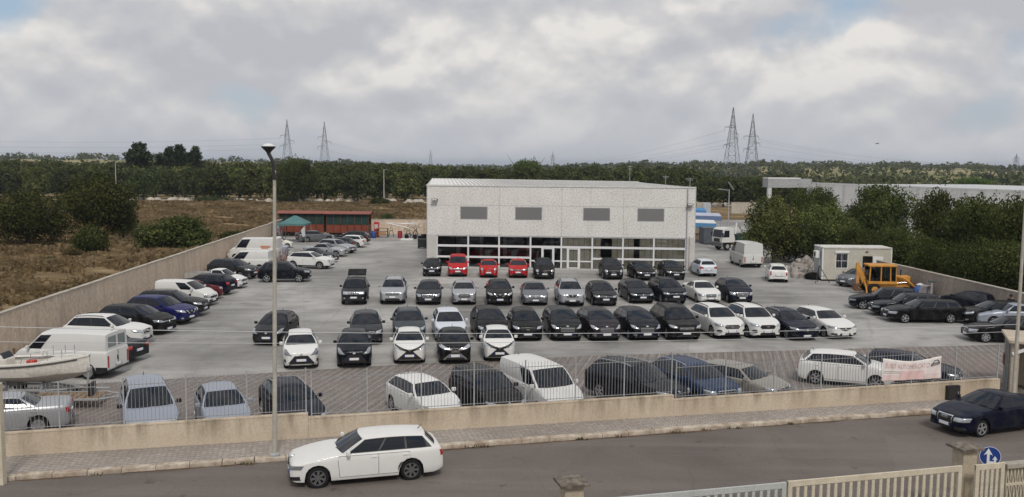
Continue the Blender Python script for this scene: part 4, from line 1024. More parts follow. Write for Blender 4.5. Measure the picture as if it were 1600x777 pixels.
    ty = MB(); ty.lathe([(r*.62, -tw), (r*.93, -tw), (r, -tw*.72), (r, tw*.72), (r*.93, tw), (r*.70, tw), (r*.66, tw*.55), (r*.1, tw*.5)], 24, 'y')
    tme = ty.mesh('wheel', M_tyre, 40)
    rm = MB(); rm.lathe([(r*.71, tw*.98), (r*.70, tw*1.02), (r*.63, tw*1.0), (r*.62, tw*.62)], 24, 'y', caps=False)
    ns = {'alloy': 5, 'dark': 7, 'steel': 8, 'seven': 7}[p['rim']]
    for k in range(ns):
        a = 2*PI*k/ns; ca, sa = math.cos(a), math.sin(a)
        for (w0, w1, r0, r1) in ((.026, .040, r*.10, r*.66),) if p['rim'] != 'steel' else ((.035, .11, r*.15, r*.66),):
            q = [(-w0, r0), (w0, r0), (w1, r1), (-w1, r1)]
            f_ = [(x*ca-y*sa, tw*.97, x*sa+y*ca) for x, y in q]+[(x*ca-y*sa, tw*.66, x*sa+y*ca) for x, y in q]
            rm.add(f_, [(0, 1, 2, 3), (0, 4, 5, 1), (1, 5, 6, 2), (2, 6, 7, 3), (3, 7, 4, 0)])
    rm.lathe([(r*.19, tw*.6), (r*.19, tw*1.02), (r*.05, tw*1.04)], 12, 'y')
    rme = rm.mesh('rim', M_rim, 40)
    hub = MB(); hub.lathe([(r*.64, tw*.56), (r*.02, tw*.57)], 20, 'y'); hme = hub.mesh('brake_disc', M_dark)
    yw = hw-tw-.035
    for d in (df, dr):
        for s in (1, -1):
            i = put('wheel', tme, 'TYRE', None, (X(d), s*(min(yw, wid(d)-tw-.01)), r), (0, random.uniform(0, 2), 0 if s > 0 else PI))
            put('rim', rme, 'RIM', i); put('brake_disc', hme, 'DARK', i)
    return dict(parts=parts, p=p, rr=rr, zrr=zrr, rb=rb)
CACHE = {}
KEYM = {'GLASS': M_glass, 'TRIM': M_trim, 'TYRE': M_tyre, 'DARK': M_dark, 'CHROME': M_chrome, 'CHROMED': M_rim, 'LAMP': M_lamp, 'LAMPD': M_lampdark,
        'LAMPM': flat('headlamp_mid', (.26, .28, .30), .12, .5, 1.0), 'TAIL': M_tail, 'PLATE': M_plate, 'PBLUE': M_plateblue, 'PALEGLASS': flat('pale_rear_glass', (.20, .23, .23), .05)}
PC = {
 'black': paint('black', (.005, .005, .006)), 'blueblack': paint('blueblack', (.004, .0055, .012), .2), 'charcoal': paint('charcoal', (.009, .010, .012), .25),
 'darkgrey': paint('darkgrey', (.026, .028, .033), .4), 'navy': paint('navy', (.004, .0055, .018), .2), 'blue': paint('blue', (.012, .014, .10), .3),
 'midblue': paint('midblue', (.016, .036, .085), .3), 'teal': paint('teal', (.040, .052, .06), .4), 'grey': paint('grey', (.16, .17, .185), .5), 'silver': paint('silver', (.40, .41, .43), .6),
 'bluesilver': paint('bluesilver', (.34, .37, .43), .5), 'paleblue': paint('paleblue', (.58, .62, .67), .15), 'white': paint('white', (.64, .64, .625)), 'cream': paint('cream', (.70, .68, .62)),
 'red': paint('red', (.40, .016, .018)), 'wine': paint('wine', (.13, .02, .025), .2), 'beige': paint('beige', (.33, .31, .27), .5), 'plum': paint('plum', (.018, .014, .021), .3), 'vanwhite': paint('vanwhite', (.60, .60, .585)),
}
def car(kind, colour, label, a1, a2=None, cat='car', group=None, z=0.0, mirror=None, psi=None, pos=None, name=None, **over):
    """a1, a2: (px, py, d, s, h): a picture point and where it sits on the car (metres behind the nose, to its left, up)"""
    P = dict(BASE); P.update(KIND[kind]); P.update(over)
    key = repr(sorted((k, v) for k, v in P.items() if k not in ('rim_mat',)))
    if key not in CACHE: CACHE[key] = make_car_parts(P)
    T = CACHE[key]; L = P['L']
    loc2 = lambda a: Vector((L/2-a[2], a[3]))
    if pos is None:
        P1 = at(a1[0], a1[1], a1[4]+z)
        if psi is None:
            P2 = at(a2[0], a2[1], a2[4]+z); w = (P1-P2).xy; l = loc2(a1)-loc2(a2)
            psi0 = math.atan2(w.y, w.x)-math.atan2(l.y, l.x)
            if len(a2) > 5 and a2[5] == 'x':        # only the column of the second point counts
                best = None
                for k in range(-120, 121):
                    q = psi0+k*math.radians(.5); R2 = Matrix.Rotation(q, 2); o = P1.xy-R2 @ loc2(a1); g = o+R2 @ loc2(a2)
                    e = abs(proj((g.x, g.y, a2[4]+z))[0]-a2[0])+abs(k)*.002
                    if best is None or e < best[0]: best = (e, q)
                psi0 = best[1]
            psi = psi0
        o = P1.xy-Matrix.Rotation(psi, 2) @ loc2(a1)
    else: o = Vector(pos)
    root = thing(name or ('parked_car' if cat == 'car' else 'parked_'+cat.replace(' ', '_')), label, cat, (o.x, o.y, z), psi, group)
    pm = PC[colour]; objs = []
    for (nm, me, k, par, loc, rot) in T['parts']:
        ob = bpy.data.objects.new(nm, me); COL.objects.link(ob); ob.parent = root if par is None else objs[par]
        ob.location = loc; ob.rotation_euler = rot; objs.append(ob)
        sl = ob.material_slots
        if not len(sl): continue
        sl[0].link = 'OBJECT'
        if k in ('BODY', 'BODY1'): sl[0].material = pm
        elif k == 'MIRROR': sl[0].material = PC[mirror] if mirror in PC else (M_trim if mirror == 'trim' else pm)
        elif k == 'RIM': sl[0].material = M_rimdark if P['rim'] == 'dark' else M_rim
        else: sl[0].material = KEYM[k]
    return root
def front(kind, colour, label, fx, fy, rx, ry, rest=None, **kw):
    """a car seen from ahead: the foot of its front bumper and the rear edge of its roof"""
    P = dict(BASE); P.update(KIND[kind]); P.update(kw)
    L = P['L']; rr = P.get('rr') or (L-.52 if not P['flat_rear'] else L-.05)
    if P['deck']: rr = L-P['deck']-(.62 if P['deck'] < 1.5 else .12)
    zr = P.get('zrr') or (P['H']-.06)
    return car(kind, colour, label, (fx, fy, .02, 0, P['gc']-.02), (rx, ry, rr, 0, zr)+(('x',) if rest is None else ()), **kw)
def wheels(kind, colour, label, fw, rw, sd, **kw):
    """a car seen from the side: where its front and rear tyre touch the ground; s=+1 its left side"""
    P = dict(BASE); P.update(KIND[kind]); P.update(kw); y = sd*(P["W"]/2-.06)
    return car(kind, colour, label, (fw[0], fw[1], P["fo"], y, 0), (rw[0], rw[1], P["fo"]+P["wb"], y, 0), **kw)

# --- the street
wheels('wagon', 'white', 'white estate car with black alloy wheels out on the street beside the tall lamp post', (497, 763.5), (641.5, 750.5), 1, z=ZS, front='kidney', rim='dark', wb=2.81, fo=.80, L=4.62, zrb=1.0, r=.325, name='estate_car', cat='car', group='cars on the street')
P_ = at(1533, 683.5, ZS)
car('sedan', 'navy', 'dark navy saloon with silver wheels standing at the kerb under the right lamp post', (1533, 683.5, .90, .82, 0), psi=PI+math.radians(20), z=ZS, front='shield', wb=2.65, fo=.90, L=4.55, name='saloon_car', cat='car', group='cars on the street')
# --- cars parked just behind the steel fence
G = 'cars parked behind the steel fence'
wheels('sedan', 'silver', 'silver saloon seen from its tail behind the far left end of the steel fence', (-75, 690), (35, 680.5), 1, group=G, front='star', rim='steel', wb=2.7)
def nosein(kind, colour, label, bx, by, rx, ry, zb, db, **kw):
    """base of the windscreen and rear edge of the roof"""
    P = dict(BASE); P.update(KIND[kind]); P.update(kw); L = P['L']; rr = P.get('rr') or (L-.52 if not P['flat_rear'] else L-.05); zr = P.get('zrr') or (P['H']-.06)
    o = car(kind, colour, label, (bx, by, P['cowl']-.02, 0, P['zc']), (rx, ry, rr, 0, zr, 'x'), **kw)
    f = Vector((math.cos(o.rotation_euler.z), math.sin(o.rotation_euler.z), 0))
    s = Vector((-f.y, f.x, 0)); need = 0
    for q in (-.36, .36):
        c = o.location+f*(L/2)+s*(q*P['W']); need = max(need, (wall_y(c.x)+.55-c.y)/max(.3, -f.y))
    o.location -= f*need; return o
nosein('mpv', 'bluesilver', 'tall silver people carrier facing the fence, widest of the left three', 241, 654, 229, 594, 0, 0, group=G, H=1.74, W=1.84, L=4.6, front='generic', mirror='trim')
nosein('hatch', 'bluesilver', 'small silver hatchback facing the fence between the silver people carrier and the lamp post', 361, 650, 346, 599.5, 0, 0, group=G, L=4.0, W=1.70, front='generic')
nosein('wagon', 'navy', 'dark grey blue estate with roof rails behind the fence at the tall lamp post', 476, 638, 449, 593, 0, 0, group=G, front='generic', rails=True, railcol='CHROMED', L=4.5, W=1.76)
nosein('small', 'white', 'white five door hatchback behind the fence beside the black boxy car', 695, 625, 648, 581, 0, 0, group=G, L=4.03, W=1.69, front='smile', zh=.80)
nosein('mpv', 'black', 'black boxy car between the white hatchback and the white van behind the fence', 796, 619, 744, 577, 0, 0, group=G, L=4.1, W=1.72, H=1.66, roofk=.76, tailrake=.05, rr=3.9)
nosein('vanette', 'vanwhite', 'small white panel van behind the fence with a tall closed rear body', 884, 611, 817, 557.5, 0, 0, cat='van', group=G, L=4.4, front='van', W=1.82, H=1.84)
nosein('suv', 'blueblack', 'black off-roader with pale roof rails behind the fence right of the white van', 1046, 600, 962, 561.5, 0, 0, group=G, railcol='CHROMED', L=4.58, W=1.85, H=1.70)
nosein('suv', 'midblue', 'blue estate car with silver roof rails behind the fence next to the beige car', 1120, 596, 1055, 561, 0, 0, group=G, H=1.6, L=4.6, railcol='CHROMED', front='star', clad=0)
nosein('small', 'beige', 'beige grey hatchback with a long bonnet behind the fence next to the blue estate', 1209, 594.5, 1122, 563, 0, 0, group=G, L=4.1, W=1.70)
wheels('small', 'white', 'white hatchback behind the fence partly covered by the hanging banner', (1367.5, 609), (1285, 601.5), -1, group=G, L=4.05, W=1.72, wb=2.52, front='generic', tall_tail=True)
front('hatch', 'navy', 'dark blue car half hidden behind the hanging pink and white banner', 1499.5, 603, 1404, 549.5, 1, group=G, L=4.2)

# --- front row of the yard
G = 'cars in the first row facing the street'
front('hatch', 'charcoal', 'black hatchback left of the tall lamp post behind the leftmost white hatchback', 416, 536, 442.5, 475, group=G, front='smile', L=4.1, W=1.76, H=1.5)
front('small', 'white', 'white hatchback at the left end of the first row with a black trapezoid grille', 471, 572.5, 468.5, 509, group=G, front='smile', lampdark=True, L=3.95)
front('small', 'blueblack', 'blue black hatchback in the first row beside the leftmost white one', 553.5, 570.5, 553.8, 507, group=G, front='smile', L=3.95)
front('city', 'white', 'small white city car with black cross front left of the black city car', 640, 564.5, 638.8, 504.5, group=G, front='cross')
front('city', 'black', 'small black city car with silver cross front between two white ones', 711.5, 564.5, 706, 505, group=G, front='cross', frontcol='CHROME')
front('city', 'white', 'small white city car with black cross front right of the black city car', 781, 560.5, 774.5, 503.5, group=G, front='cross')
# --- second row
G = 'cars in the second row'
front('hatch', 'darkgrey', 'dark grey hatchback behind the blue black hatchback of the first row', 573, 535, 570.5, 478.5, group=G, L=4.2, H=1.5)
front('suv', 'teal', 'slate grey crossover behind the left small white city car', 641, 531, 636.5, 478, group=G, L=4.2, W=1.77, H=1.6)
front('hatch', 'paleblue', 'pale silver white hatchback behind the small black city car', 706, 531, 697.5, 478.5, group=G, L=4.3, H=1.52)
front('mpv', 'black', 'black people carrier behind the right small white city car', 772, 530, 758, 474.5, group=G, L=4.35)
front('small', 'black', 'black car with large pale headlamps, leftmost dark car of the second row', 825, 529.5, 815, 476, group=G, front='fordnew', L=4.05, W=1.75, H=1.55, grillecol='TRIM')
front('mpv', 'charcoal', 'charcoal compact people carrier next to the black one with large pale headlamps', 887, 529.5, 870.5, 476, group=G, front='ford', L=4.36, H=1.58)
front('mpv', 'plum', 'plum black compact people carrier, middle one of three alike in the second row', 948.5, 530, 924, 476.3, group=G, front='ford', L=4.38, H=1.56)
front('mpv', 'blueblack', 'blue black compact people carrier left of the big black off-roader', 1011.5, 529.5, 982, 478.5, group=G, front='ford', L=4.38, H=1.55)
front('suv', 'black', 'big black off-roader with a chrome framed grille left of the two white off-roaders', 1073, 528, 1040, 470.5, group=G, front='fordnew', L=4.8, W=1.93, H=1.70, clad=.3)
front('suv', 'white', 'white off-roader with a chrome barred grille next to the big black one', 1144, 525.5, 1101, 470.8, group=G, front='fordnew', L=4.52, W=1.84, clad=0, gc=.24)
front('suv', 'white', 'white off-roader with a black grille next to the dark blue estate', 1199.5, 525.5, 1156, 470.2, group=G, front='fordnew', L=4.52, W=1.84, clad=0, gc=.24, grillecol='TRIM')
front('wagon', 'navy', 'dark blue estate car with roof rails in the second row between two white cars', 1261, 528.5, 1209, 475.2, group=G, front='diamond', rails=True, railcol='CHROMED')
front('wagon', 'white', 'white estate car at the right end of the second row', 1320.5, 526, 1262, 475, group=G, front='diamond')
# --- third row
G = 'cars in the third row'
jeep = front('boxy', 'charcoal', 'dark grey boxy off-roader with a slotted chrome grille and its tailgate open', 552.5, 472, 557.5, 430, group=G, front='slots')
front('suv', 'silver', 'silver off-roader right of the one with the open tailgate', 613, 471.5, 617.5, 428, group=G, L=4.4, front='generic')
front('hatch', 'darkgrey', 'dark grey hatchback right of the silver off-roader in the third row', 669, 473.5, 671.5, 430, group=G, L=4.1, H=1.5, front='star')
front('small', 'silver', 'silver hatchback with a black six sided grille in the third row', 725.5, 473.5, 724.2, 428.8, group=G, front='ford', L=4.0, W=1.73, H=1.5)
front('suv', 'black', 'glossy black crossover with angled chrome strips in the third row', 781.5, 473.5, 778, 434, group=G, front='vee', L=4.3, H=1.58)
front('sedan', 'grey', 'mid grey saloon with a wide grille in the third row', 837, 474.5, 833.5, 435.3, group=G, front='star', L=4.6, W=1.8, H=1.46)
front('suv', 'silver', 'silver grey crossover with a chrome vee grille in the third row', 894.5, 475, 885, 432.8, group=G, front='vee', L=4.38)
front('hatch', 'charcoal', 'charcoal hatchback with a round badge right of the silver grey crossover', 947, 475.5, 933, 436, group=G, front='bar', H=1.5)
front('wagon', 'blueblack', 'blue black estate with a thin chrome grille bar in the third row', 1005, 471.5, 984, 433.7, group=G, front='bar')
front('suv', 'blueblack', 'blue black off-roader in the third row left of the white saloon', 1056.5, 471.5, 1031, 433.7, group=G, front='bar', L=4.45)
front('sedan', 'white', 'white saloon with a chrome star grille in the third row', 1111, 471.5, 1091.5, 436, group=G, front='star')
front('mpv', 'navy', 'dark blue compact people carrier right of the white saloon', 1160, 471.5, 1136, 433.7, group=G, front='star', H=1.58)
# --- row at the shop front
G = 'cars parked along the showroom front'
front('city', 'black', 'small black hatchback at the left corner of the showroom', 674.5, 429.5, 676, 401, group=G, L=3.6)
front('vanette', 'red', 'tall red van-like car in front of the showroom glass', 715.3, 430, 715.5, 395, group=G, front='generic', L=3.97, W=1.72, H=1.76, wins=((.05,.36),(.40,.66),(.70,.95)), roofk=.76)
front('city', 'red', 'small red city car between the tall red one and the red hatchback', 763.5, 431.5, 763, 402, group=G, L=3.6, front='roundlamp')
front('small', 'red', 'red hatchback with slim headlamps right of the small red city car', 809.5, 432, 809.5, 401, group=G, front='bar')
front('mpv', 'black', 'black round-lamped people carrier left of the showroom doors', 851.3, 434, 847.8, 400, group=G, front='roundlamp', L=4.15, H=1.67)
front('mpv', 'charcoal', 'dark round-lamped people carrier right of the showroom doors', 959, 434.5, 950.5, 401, group=G, front='roundlamp', L=4.25, H=1.66, rails=True)
front('hatch', 'black', 'black low hatchback between the round-lamped carrier and the last black hatchback', 1011, 436, 995, 406.6, group=G, front='bar', H=1.44)
front('hatch', 'black', 'black hatchback at the right end of the showroom glass', 1057, 435, 1042.5, 406.6, group=G, front='bar')
wheels('small', 'paleblue', 'pale silver hatchback seen from behind at the right corner of the showroom', (1080, 426.5), (1095.5, 434), 1, group=G)
# --- right background
wheels('van', 'vanwhite', 'big white panel van seen from behind in front of the olive trees', (1142, 411.5), (1165, 420.2), 1, cat='van', rearglass=False, L=5.2, H=2.45, W=2.05, wb=3.25, rim='steel')
car('small', 'white', 'small white hatchback seen from behind beside the rubble heap', (1216.5, 438.5, 3.9, 0, .2), psi=math.radians(79), tall_tail=True, L=3.9)
car('hatch', 'grey', 'grey car half hidden behind the digger arm beside the cabin', (1325, 449, .3, .3, 0), psi=math.radians(215), group=None)

# --- left row along the wall
G = 'cars parked along the left wall'
Pv = at(138, 593.5, 0)
car('van', 'vanwhite', 'old white panel van with rear door windows behind the boat', (138, 593.5, 3.85, .95, 0), psi=math.radians(174), cat='van', L=4.75, W=1.98, H=2.12, wb=2.85, fo=.98, front='van', group=None, rim='steel', wins=((.04, .17),), clad=.50, rearkey='PALEGLASS')
car('sedan', 'darkgrey', 'dark grey saloon showing its red tail lamp behind the old white van', (217, 557.5, 4.5, 0, .25), psi=math.radians(166), group=G)
front('suv', 'white', 'white crossover with black window line beside the wall right behind the old van', 230, 532, 110, 491, 1, group=G, front='vee', L=4.3)
front('mpv', 'black', 'black people carrier with chrome fog lamp trim in the left row', 264.5, 516.5, 158, 474, 1, group=G, front='diamond', L=4.37, W=1.84)
front('suv', 'blue', 'blue crossover in the left row behind the black people carrier', 299, 500, 203, 460, 1, group=G, front='vee', L=4.37, rails=False)
front('suv', 'black', 'black crossover between the blue one and the small white van', 321, 487, 233, 454, 1, group=G, front='fordnew', L=4.52, H=1.62)
front('vanette', 'vanwhite', 'small white van with a round nose in the left row', 334, 473, 240, 437, 1, cat='van', group=G, L=3.95, W=1.72, H=1.74, front='van')
front('small', 'wine', 'wine red hatchback mostly hidden behind the small white van', 341, 461, 284, 440, 1, group=G, L=3.8)
car('suv', 'navy', 'dark navy crossover with red tail lamp turned its back to the yard', (361, 455, 4.3, 0, .25), psi=math.radians(170), group=G, H=1.56, rails=False)
pk = front('pickup', 'white', 'small white pickup with a long grey load bed beside the wall', 382, 446.5, 342, 411.5, 1, cat='pickup', group=G, psi=math.radians(-8))
front('suv', 'darkgrey', 'dark grey estate-like off-roader in front of the white vans', 399, 431.5, 332, 403.5, 1, group=G, L=4.6, H=1.62)
wheels('boxy', 'blueblack', 'black off-roader seen side-on just right of the tall lamp post', (467, 441.5), (413.5, 441.8), -1, group=G, L=4.23, wb=2.6)
car('vanette', 'vanwhite', 'small white box van with a red tail lamp standing behind the dark off-roaders', None, psi=math.radians(178), pos=(-24.2, 81.6), cat='van', group=None, H=1.9, L=4.4, rearglass=False)
v2 = car('van', 'vanwhite', 'taller white van with orange lettering behind the small white box van', None, psi=math.radians(178), pos=(-26.1, 90.5), cat='van', group=None, H=2.35, L=5.2, rearglass=False)
G = 'cars at the far end of the left row'
front('suv', 'white', 'white crossover seen side-on at the near end of the far left group', 519, 415.8, 456.5, 392.7, 1, group=G, L=4.25, H=1.6, front='roundlamp', clad=.36)
front('sedan', 'charcoal', 'charcoal car with its nose showing behind the white crossover', 524, 407.5, 468, 386.5, 1, group=G)
front('sedan', 'silver', 'silver saloon with dark roof next to the charcoal car', 541, 398, 484, 379.5, 1, group=G, front='star')
front('wagon', 'silver', 'silver estate beyond the silver saloon', 551, 393.5, 500, 372.5, 1, group=G, H=1.5)
car('hatch', 'darkgrey', 'grey hatchback showing a red tail lamp beyond the silver estate', (554, 388, 4.2, 0, .2), psi=math.radians(176), group=G)
car('hatch', 'white', 'white hatchback with red tail lamp turned away near the orange trailers', (570, 384, 4.2, 0, .2), psi=math.radians(174), group=G)
car('suv', 'black', 'black off-roader farthest back next to the orange trailers', (576, 379.5, 4.4, 0, .2), psi=math.radians(176), group=G)
front('wagon', 'grey', 'grey estate in front of the teal gazebo', 520, 374, 466, 361, 1, group=G)
car('classic', 'cream', 'small old cream white car with rounded roof near the gazebo', None, psi=math.radians(8), pos=(-27.2, 104.5), group=None, front='roundlamp')
car('hatch', 'bluesilver', 'silver blue car behind the white van near the old cream car', None, psi=math.radians(4), pos=(-26.6, 97.5), group=G)

# --- right group
G = 'dark cars parked by the right wall'
front('wagon', 'blueblack', 'dark blue off-roader nearest the digger in the right group', 1327, 476, 1399, 450, 1, group=G, front='kidney', H=1.56, L=4.6)
front('wagon', 'blueblack', 'dark blue estate, second from the digger in the right group', 1360, 487, 1433, 459, 1, group=G, front='kidney', H=1.52, L=4.6)
wheels('wagon', 'black', 'black estate seen side-on with a chrome window line in the right group', (1414, 505.3), (1479.3, 505.6), 1, group=G, front='shield', L=4.9, W=1.87, wb=2.9, fo=.9)
front('wagon', 'navy', 'dark blue hatchback behind the black side-on estate', 1480, 474, 1537, 459, 1, group=G, L=4.4)
front('hatch', 'black', 'black hatchback with bright headlamps between the side-on estate and the silver blue car', 1500, 500, 1566, 470.5, 1, group=G)
front('sedan', 'bluesilver', 'silver blue car behind the old black estate at the right edge', 1522, 502, 1592, 474.5, 1, group=G)
wheels('wagon', 'black', 'old black estate with square chrome grille at the right edge', (1540, 536), (1646, 539), 1, group=G, front='star', rim='seven', L=4.6, W=1.75, wb=2.75, zh=.80)

# ------------------------------------------------------------------ foliage
def leaf_mat(name, dark, mid, light, trans=0.25, clump=0.5, wr=0.55, wn=0.55):
    m, nt, b = new_mat(name); t = NT(nt); N = nt.nodes
    g = N.new('ShaderNodeNewGeometry'); n = t.noise(t.coord('World'), clump, 3.0, 0.6)
    f = t.math('ADD', t.math('MULTIPLY', g.outputs['Random Per Island'], wr), t.math('MULTIPLY', n, wn))
    col = t.ramp(f, [(0.22, dark), (0.52, mid), (0.86, light)])
    oi = N.new('ShaderNodeObjectInfo')
    hs = N.new('ShaderNodeHueSaturation'); nt.links.new(col, hs.inputs['Color'])
    nt.links.new(t.math('ADD', 0.485, t.math('MULTIPLY', oi.outputs['Random'], 0.03)), hs.inputs['Hue'])
    nt.links.new(t.math('ADD', 0.8, t.math('MULTIPLY', oi.outputs['Random'], 0.4)), hs.inputs['Value'])
    nt.links.new(hs.outputs[0], b.inputs['Base Color']); b.inputs['Roughness'].default_value = 0.8; b.inputs['Specular IOR Level'].default_value = 0.06
    tr = N.new('ShaderNodeBsdfTranslucent'); nt.links.new(hs.outputs[0], tr.inputs['Color']); ms = N.new('ShaderNodeMixShader'); ms.inputs[0].default_value = trans
    nt.links.new(b.outputs[0], ms.inputs[1]); nt.links.new(tr.outputs[0], ms.inputs[2]); nt.links.new(ms.outputs[0], N['Material Output'].inputs['Surface'])
    return m
M_olive = leaf_mat('olive_leaves', (.020, .032, .010), (.054, .071, .025), (.118, .130, .052), clump=.3, wr=.4, wn=.75)
M_oak = leaf_mat('dark_evergreen_leaves', (.015, .023, .006), (.044, .058, .016), (.12, .128, .042), clump=.35, wr=.4, wn=.8)
M_pine = leaf_mat('pine_needles', (.012, .022, .009), (.026, .040, .015), (.055, .070, .026))
M_upine = leaf_mat('umbrella_pine_needles', (.045, .075, .016), (.085, .13, .030), (.15, .20, .05))
M_tip = leaf_mat('young_olive_leaves', (.024, .036, .011), (.068, .086, .026), (.22, .225, .075), clump=.35, wr=.4, wn=.75)
M_wood_far = leaf_mat('far_wood_leaves', (.022, .034, .013), (.052, .066, .026), (.14, .135, .055), 0.2, 0.012, .35, .8)
M_bark = mottled('bark', (.10, .085, .07), (.055, .047, .04), 3.0, .95)
def quads_mesh(name, C, Nrm, size, mat, rng, aspect=1.0):
    n = len(C); a = rng.normal(size=(n, 3)); u = np.cross(Nrm, a); u /= np.linalg.norm(u, axis=1)[:, None]+1e-9; w = np.cross(Nrm, u)
    s = (size*rng.uniform(.6, 1.35, n))[:, None] if np.isscalar(size) else (size*rng.uniform(.6, 1.35, n))[:, None]
    bend = Nrm*s*.25
    V = np.stack([C-u*s*aspect, C-w*s*.6+bend, C+u*s*aspect, C+w*s*.6+bend], 1).reshape(-1, 3)
    me = bpy.data.meshes.new(name); me.vertices.add(4*n); me.vertices.foreach_set('co', V.ravel())
    me.loops.add(4*n); me.loops.foreach_set('vertex_index', np.arange(4*n, dtype=np.int32))
    me.polygons.add(n); me.polygons.foreach_set('loop_start', np.arange(0, 4*n, 4, dtype=np.int32))
    me.materials.append(mat); me.update(calc_edges=True); return me
def crown(name, lobes, n, size, mat, seed, zmin=-9, shell=.45):
    rng = np.random.default_rng(seed); L = np.array(lobes); w = L[:, 3]*L[:, 5]; w = w/w.sum()
    k = rng.choice(len(L), n, p=w); d = rng.normal(size=(n, 3)); d /= np.linalg.norm(d, axis=1)[:, None]
    r = 1-(1-shell)*rng.random(n)**1.8; r *= 1+.10*rng.normal(size=n)
    # ragged outline: bumps on each lobe
    bump = 1+.12*np.sin(d[:, 0]*7+k*1.7)+.10*np.sin(d[:, 1]*9+k*2.3)+.10*np.sin(d[:, 2]*8+k*.9)
    C = L[k, :3]+d*L[k, 3:6]*(r*bump)[:, None]
    keep = C[:, 2] > zmin; C = C[keep]; d = d[keep]
    Nn = d*.55+rng.normal(size=d.shape)*.55; Nn /= np.linalg.norm(Nn, axis=1)[:, None]
    return quads_mesh(name, C, Nn, size, mat, rng)
def trunk_mesh(h, r, limbs, seed):
    rd = random.Random(seed); b = MB()
    b.tube([(0, 0, -.3), (rd.uniform(-.05, .05)*h, rd.uniform(-.05, .05)*h, h*.5), (rd.uniform(-.08, .08)*h, rd.uniform(-.08, .08)*h, h)], [r*1.25, r, r*.7], 7)
    for i in range(limbs):
        a = 2*PI*i/limbs+rd.uniform(-.4, .4); q = h*rd.uniform(.9, 1.5)
        b.tube([(0, 0, h*rd.uniform(.6, .95)), (math.cos(a)*q*.45, math.sin(a)*q*.45, h*1.35), (math.cos(a)*q, math.sin(a)*q, h*rd.uniform(1.8, 2.4))], [r*.55, r*.4, r*.12], 5)
    return b.mesh('trunk', M_bark, 60)
def lobes_round(seed, R, H, z0, n, flat=1.0):
    rd = random.Random(seed); out = [(0, 0, z0+H*.5, R*.72, R*.72, H*.46)]
    for i in range(n):
        a = 2*PI*i/n+rd.uniform(-.5, .5); q = R*rd.uniform(.40, .68); s = R*rd.uniform(.32, .50)
        out.append((math.cos(a)*q, math.sin(a)*q, z0+H*rd.uniform(.30, .80), s, s, s*rd.uniform(.7, 1.0)*flat))
    for i in range(3):
        a = rd.uniform(0, 6.28); q = R*rd.uniform(.1, .4); s = R*rd.uniform(.28, .40); out.append((math.cos(a)*q, math.sin(a)*q, z0+H*rd.uniform(.78, .92), s, s, s*.7))
    return out
# templates: (crown mesh, trunk mesh, height, width)
TREES = {}
for k in range(5): TREES['grove', k] = (crown('crown', lobes_round(100+k, 4.2, 7.4, .1, 11), 3400, .34, (M_olive, M_oak, M_tip)[(0, 1, 0, 1, 2)[k]], 200+k, -.1), trunk_mesh(2.0, .28, 4, k), 8.0, 8.6)
for k in range(3): TREES['olive', k] = (crown('crown', lobes_round(300+k, 3.8, 6.9, .1, 13), 15000, .125, M_tip, 320+k, -.1), trunk_mesh(1.8, .25, 5, 30+k), 7.4, 7.8)
for k in range(4): TREES['evergreen', k] = (crown('crown', lobes_round(400+k, 4.4, 7.4, .2, 14), 15000, .15, M_oak, 420+k, -.1), trunk_mesh(2.0, .26, 5, 40+k), 8.2, 9.2)
for k in range(2):
    rd = random.Random(k); lb = [(rd.uniform(-1, 1), rd.uniform(-1, 1), 5+i*1.7, 3.6-.3*i, 3.6-.3*i, 1.7) for i in range(7)]+[(rd.uniform(-3, 3), rd.uniform(-3, 3), rd.uniform(5, 13), 1.7, 1.7, 1.6) for i in range(9)]
    TREES['pine', k] = (crown('crown', lb, 6000, .42, M_pine, 520+k, 2.5), trunk_mesh(5.0, .35, 5, 50+k), 17.5, 9.0)
lb = [(0, 0, 8.2, 4.6, 4.6, 2.3)]+[(math.cos(a)*3, math.sin(a)*3, 8.0+.5*math.sin(a*3), 2.2, 2.2, 1.7) for a in np.linspace(0, 5.5, 7)]
TREES['umbrella', 0] = (crown('crown', lb, 4200, .30, M_upine, 530, 6.4), trunk_mesh(5.2, .3, 5, 60), 11.0, 10.0)
for k in range(3): TREES['shrub', k] = (crown('crown', lobes_round(600+k, 2.2, 2.2, -.35, 9, .8), 6500, .10, (M_oak, M_olive, M_oak)[k], 620+k, -.2), trunk_mesh(.6, .09, 5, 70+k), 2.4, 4.6)
def tree(kind, k, px, Y, top, wpx, label, cat='tree', group=None, name=None, z0=-.15):
    cm, tm, H, W = TREES[kind, k]; r = ray(px, 300); X = r.x*Y/r.y
    zt = atY(px, top, Y).z; sz = max(.25, (zt-z0)/H); sx = wpx/1400*Y/W
    t = thing(name or {'grove': 'olive_tree', 'olive': 'olive_tree', 'evergreen': 'evergreen_tree', 'pine': 'pine_tree', 'umbrella': 'umbrella_pine', 'shrub': 'shrub'}[kind], label, cat, (X, Y, z0), random.uniform(0, 6.28), group)
    t.scale = (sx, sx, sz)
    mobj('trunk', tm, t); mobj('crown', cm, t); return t
